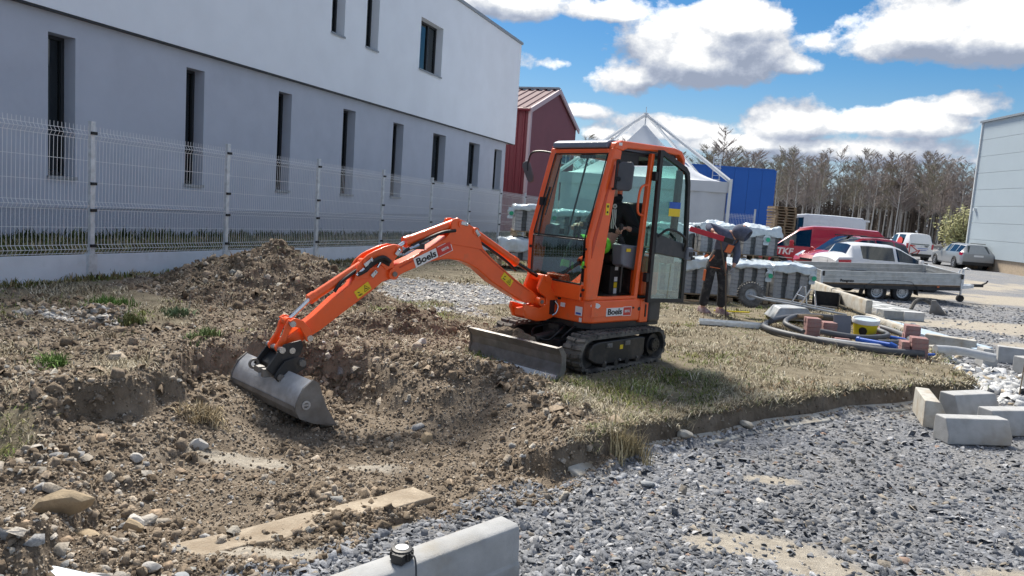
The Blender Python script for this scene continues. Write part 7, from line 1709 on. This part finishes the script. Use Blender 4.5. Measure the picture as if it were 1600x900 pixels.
for s in (1, -1):
    m = MB(); m.lathe([(.001, .011), (.008, .008), (.011, 0), (.008, -.008), (.001, -.011)], 10, Matrix.Translation(HD+Vector((.072, s*.032, .012)))); m.build('eye', MT['ink'], OP)
    m = MB(); m.lathe([(.001, .008), (.02, .006), (.026, 0), (.02, -.006), (.001, -.008)], 12, Matrix.Translation(HD+Vector((-.005, s*.088, -.01))) @ Matrix.Rotation(pi/2, 4, 'X')); m.build('ear', MT['skin'], OP, smooth=True)
m = MB(); m.box(tuple(HD+Vector((.070, 0, -.055))), (.014, .045, .010)); m.build('mouth', MT['overall_orange'], OP)
dg = bpy.context.evaluated_depsgraph_get(); he = [o for o in kids(OP) if o.name.startswith('hoodie')][0].evaluated_get(dg)
def chest(yy, z):
    ok, loc, nrm, _ = he.ray_cast(Vector((.5, yy, z)), Vector((-1, 0, 0))); return (loc.x+.006 if ok else -.27, yy, z)
m = MB()
for q, yy in enumerate((.075, .097, .119)): m.tube([chest(yy+dy, z) for dy, z in ((0, 1.665), (.006, 1.62), (.010, 1.58), (.004, 1.54), (-.004, 1.50), (0, 1.45))], .0065, 5)
c0 = chest(.097, 1.70); m.lathe([(.012, -.003), (.028, -.003), (.028, .004), (.012, .004)], 12, Matrix.Translation(c0) @ Matrix.Rotation(pi/2, 4, 'Y'), True)
m.build('chest_stripes', MT['sticker_white'], OP)['kind'] = 'stuff'

# hooded worker
wx_, wy_ = 3.44, 12.85
WK = thing('person', 'worker in a blue grey hoodie and dark overalls with orange pockets bending by the pallets', 'person', (wx_, wy_, gz(wx_, wy_)+.01), radians(-3))
V = Vector
hp_, ws_, ch_, nb_ = V((.0, .02, .93)), V((.05, .0, 1.10)), V((.13, -.08, 1.28)), V((.235, -.15, 1.40)); hd_ = V((.345, -.22, 1.475))
sl_, el_, wl2 = V((.01, -.10, 1.40)), V((-.22, -.02, 1.50)), V((-.145, -.26, 1.40)); sr_, er_, wr2 = V((.265, -.02, 1.29)), V((.325, -.05, 1.04)), V((.245, -.20, .83))
k1, a1 = V((-.12, -.04, .50)), V((-.155, .02, .09)); k2, a2 = V((.135, -.06, .50)), V((.150, .0, .09))
skin_obj('body', MT['skin'], [([hp_, ws_, ch_, nb_, V((.28, -.18, 1.43)), hd_, V((.40, -.245, 1.51))], [(.13, .10), (.12, .09), (.14, .10), (.06, .06), (.05, .05), (.078, .088), (.06, .07)]), ((0, 2), [sl_, el_, wl2], [.055, .045, .028]), ((0, 2), [sr_, er_, wr2], [.055, .045, .028]), ((0, 0), [V((-.085, 0, .88)), k1, a1, a1+V((.06, -.10, -.05))], [.08, .06, .04, .035]), ((0, 0), [V((.09, 0, .88)), k2, a2, a2+V((.08, -.10, -.05))], [.08, .06, .04, .035])]
  +hand(wl2, (.35, -.5, -.35), (.3, -.3, .9), (.6, .4, .0), .18, 1.1), WK)
skin_obj('hoodie', MT['hoodie_blue'], [([V((.03, .01, 1.02)), ws_, ch_, nb_], [(.155, .12), (.16, .125), (.175, .135), (.11, .10)]), ((0, 2), [sl_, el_, wl2+V((-.02, .05, .0))], [.085, .075, .052]), ((0, 2), [sr_, er_, wr2+V((.02, .03, .05))], [.085, .070, .052])], WK)
hm = MB(); rings = []; ax = (V((.455, -.27, 1.36))-V((.255, -.14, 1.50))).normalized(); c0 = V((.245, -.135, 1.47))
sx = ax.orthogonal().normalized(); sy = ax.cross(sx)
for (t, r_) in ((-.05, .02), (-.03, .075), (.02, .118), (.09, .132), (.16, .130), (.215, .118), (.235, .104), (.20, .092), (.12, .088)): rings.append([tuple(c0+ax*t+sx*cos(a)*r_*1.05+sy*sin(a)*r_+V((.02, -.01, .035))*(t*2)) for a in np.linspace(0, 2*pi, 20, endpoint=False)])
hm.loft(rings, caps=False); hm.build('hood', MT['hoodie_blue'], WK, smooth=True, sharp=80)
skin_obj('overalls', MT['overall_grey'], [([V((.0, .01, .90)), V((.03, .0, 1.04)), V((.09, -.065, 1.20))], [(.165, .13), (.166, .132), (.150, .115)]), ((0, 0), [V((-.085, 0, .82)), k1, a1+V((0, 0, .02))], [.105, .086, .080]), ((0, 0), [V((.09, 0, .82)), k2, a2+V((0, 0, .02))], [.105, .086, .080])], WK)
def patch(name, c, w, h, m_, tilt=0, yaw=0, rl=0):
    m = MB(); T = Matrix.Translation(c) @ Euler((rl, tilt, yaw)).to_matrix().to_4x4(); m.box((0, 0, 0), (w, .014, h), T=T); return m.build(name, MT[m_], WK, bevel=.005)
patch('chest_pocket', (.155, -.175, 1.135), .12, .15, 'overall_orange', .18, .35, .45); patch('hip_pocket', (-.06, -.118, .90), .14, .17, 'overall_grey', .1, -.2, .1); patch('hip_trim', (-.105, -.118, .955), .02, .13, 'overall_orange', .55, -.25, .1)
patch('thigh_pocket', (-.195, -.075, .66), .05, .19, 'overall_orange', .06, -.9, 0); patch('seam', (.14, -.125, .80), .02, .24, 'overall_orange', -.05, .2, 0); patch('hip_trim', (-.19, -.06, .985), .08, .04, 'overall_orange', -.5, -.6, 0); patch('pocket_seam', (-.04, -.135, .80), .17, .012, 'overall_orange', .1, -.15, 0)
skin_obj('glove', MT['glove_grey'], hand(wr2, (-.25, -.25, -.85), (.9, -.3, -.2), (-.2, -.9, .3), .21, .9), WK)
for a in (a1, a2):
    d = V((.55, -.83, 0)); c = a+V((0, 0, -.075)); sd_ = V((d.y, -d.x, 0)); rings = []
    for (t, w, h) in ((-.09, .030, .075), (-.06, .044, .10), (.03, .046, .095), (.10, .050, .065), (.16, .045, .045), (.19, .025, .03)): rings.append([tuple(c+d*t+sd_*w*u+V((0, 0, v*h))) for (u, v) in ((-1, 0), (1, 0), (.95, .6), (.5, 1), (-.5, 1), (-.95, .6))])
    m = MB(); m.loft(rings); m.build('shoe', MT['shoe'], WK, smooth=True, sharp=50)
# what he holds
lv = thing('spirit_level', 'red bar with a black end held level by the hooded worker', 'tool', (wx_-.24, wy_-.36, gz(wx_, wy_)+1.36), 0); lv.rotation_euler = (0, radians(13), radians(-3))
m = MB(); m.box((-.06, 0, 0), (.58, .045, .085)); m.build('bar', MT['level_red'], lv, bevel=.006)
m = MB(); m.box((.31, 0, 0), (.16, .05, .08)); m.build('end_grip', MT['clip_black'], lv, bevel=.008)
m = MB(); m.tube([(wx_-.065, wy_-.34, gz(wx_, wy_)+1.30), (wx_+.09, wy_-.33, gz(wx_, wy_)+.72), (wx_+.165, wy_-.30, gz(wx_, wy_)+.02)], .014, 8); tag(m.build('tool_handle', MT['rod_brown'], smooth=True), 'dark wooden tool handle standing between the worker hands and the ground', 'tool handle')
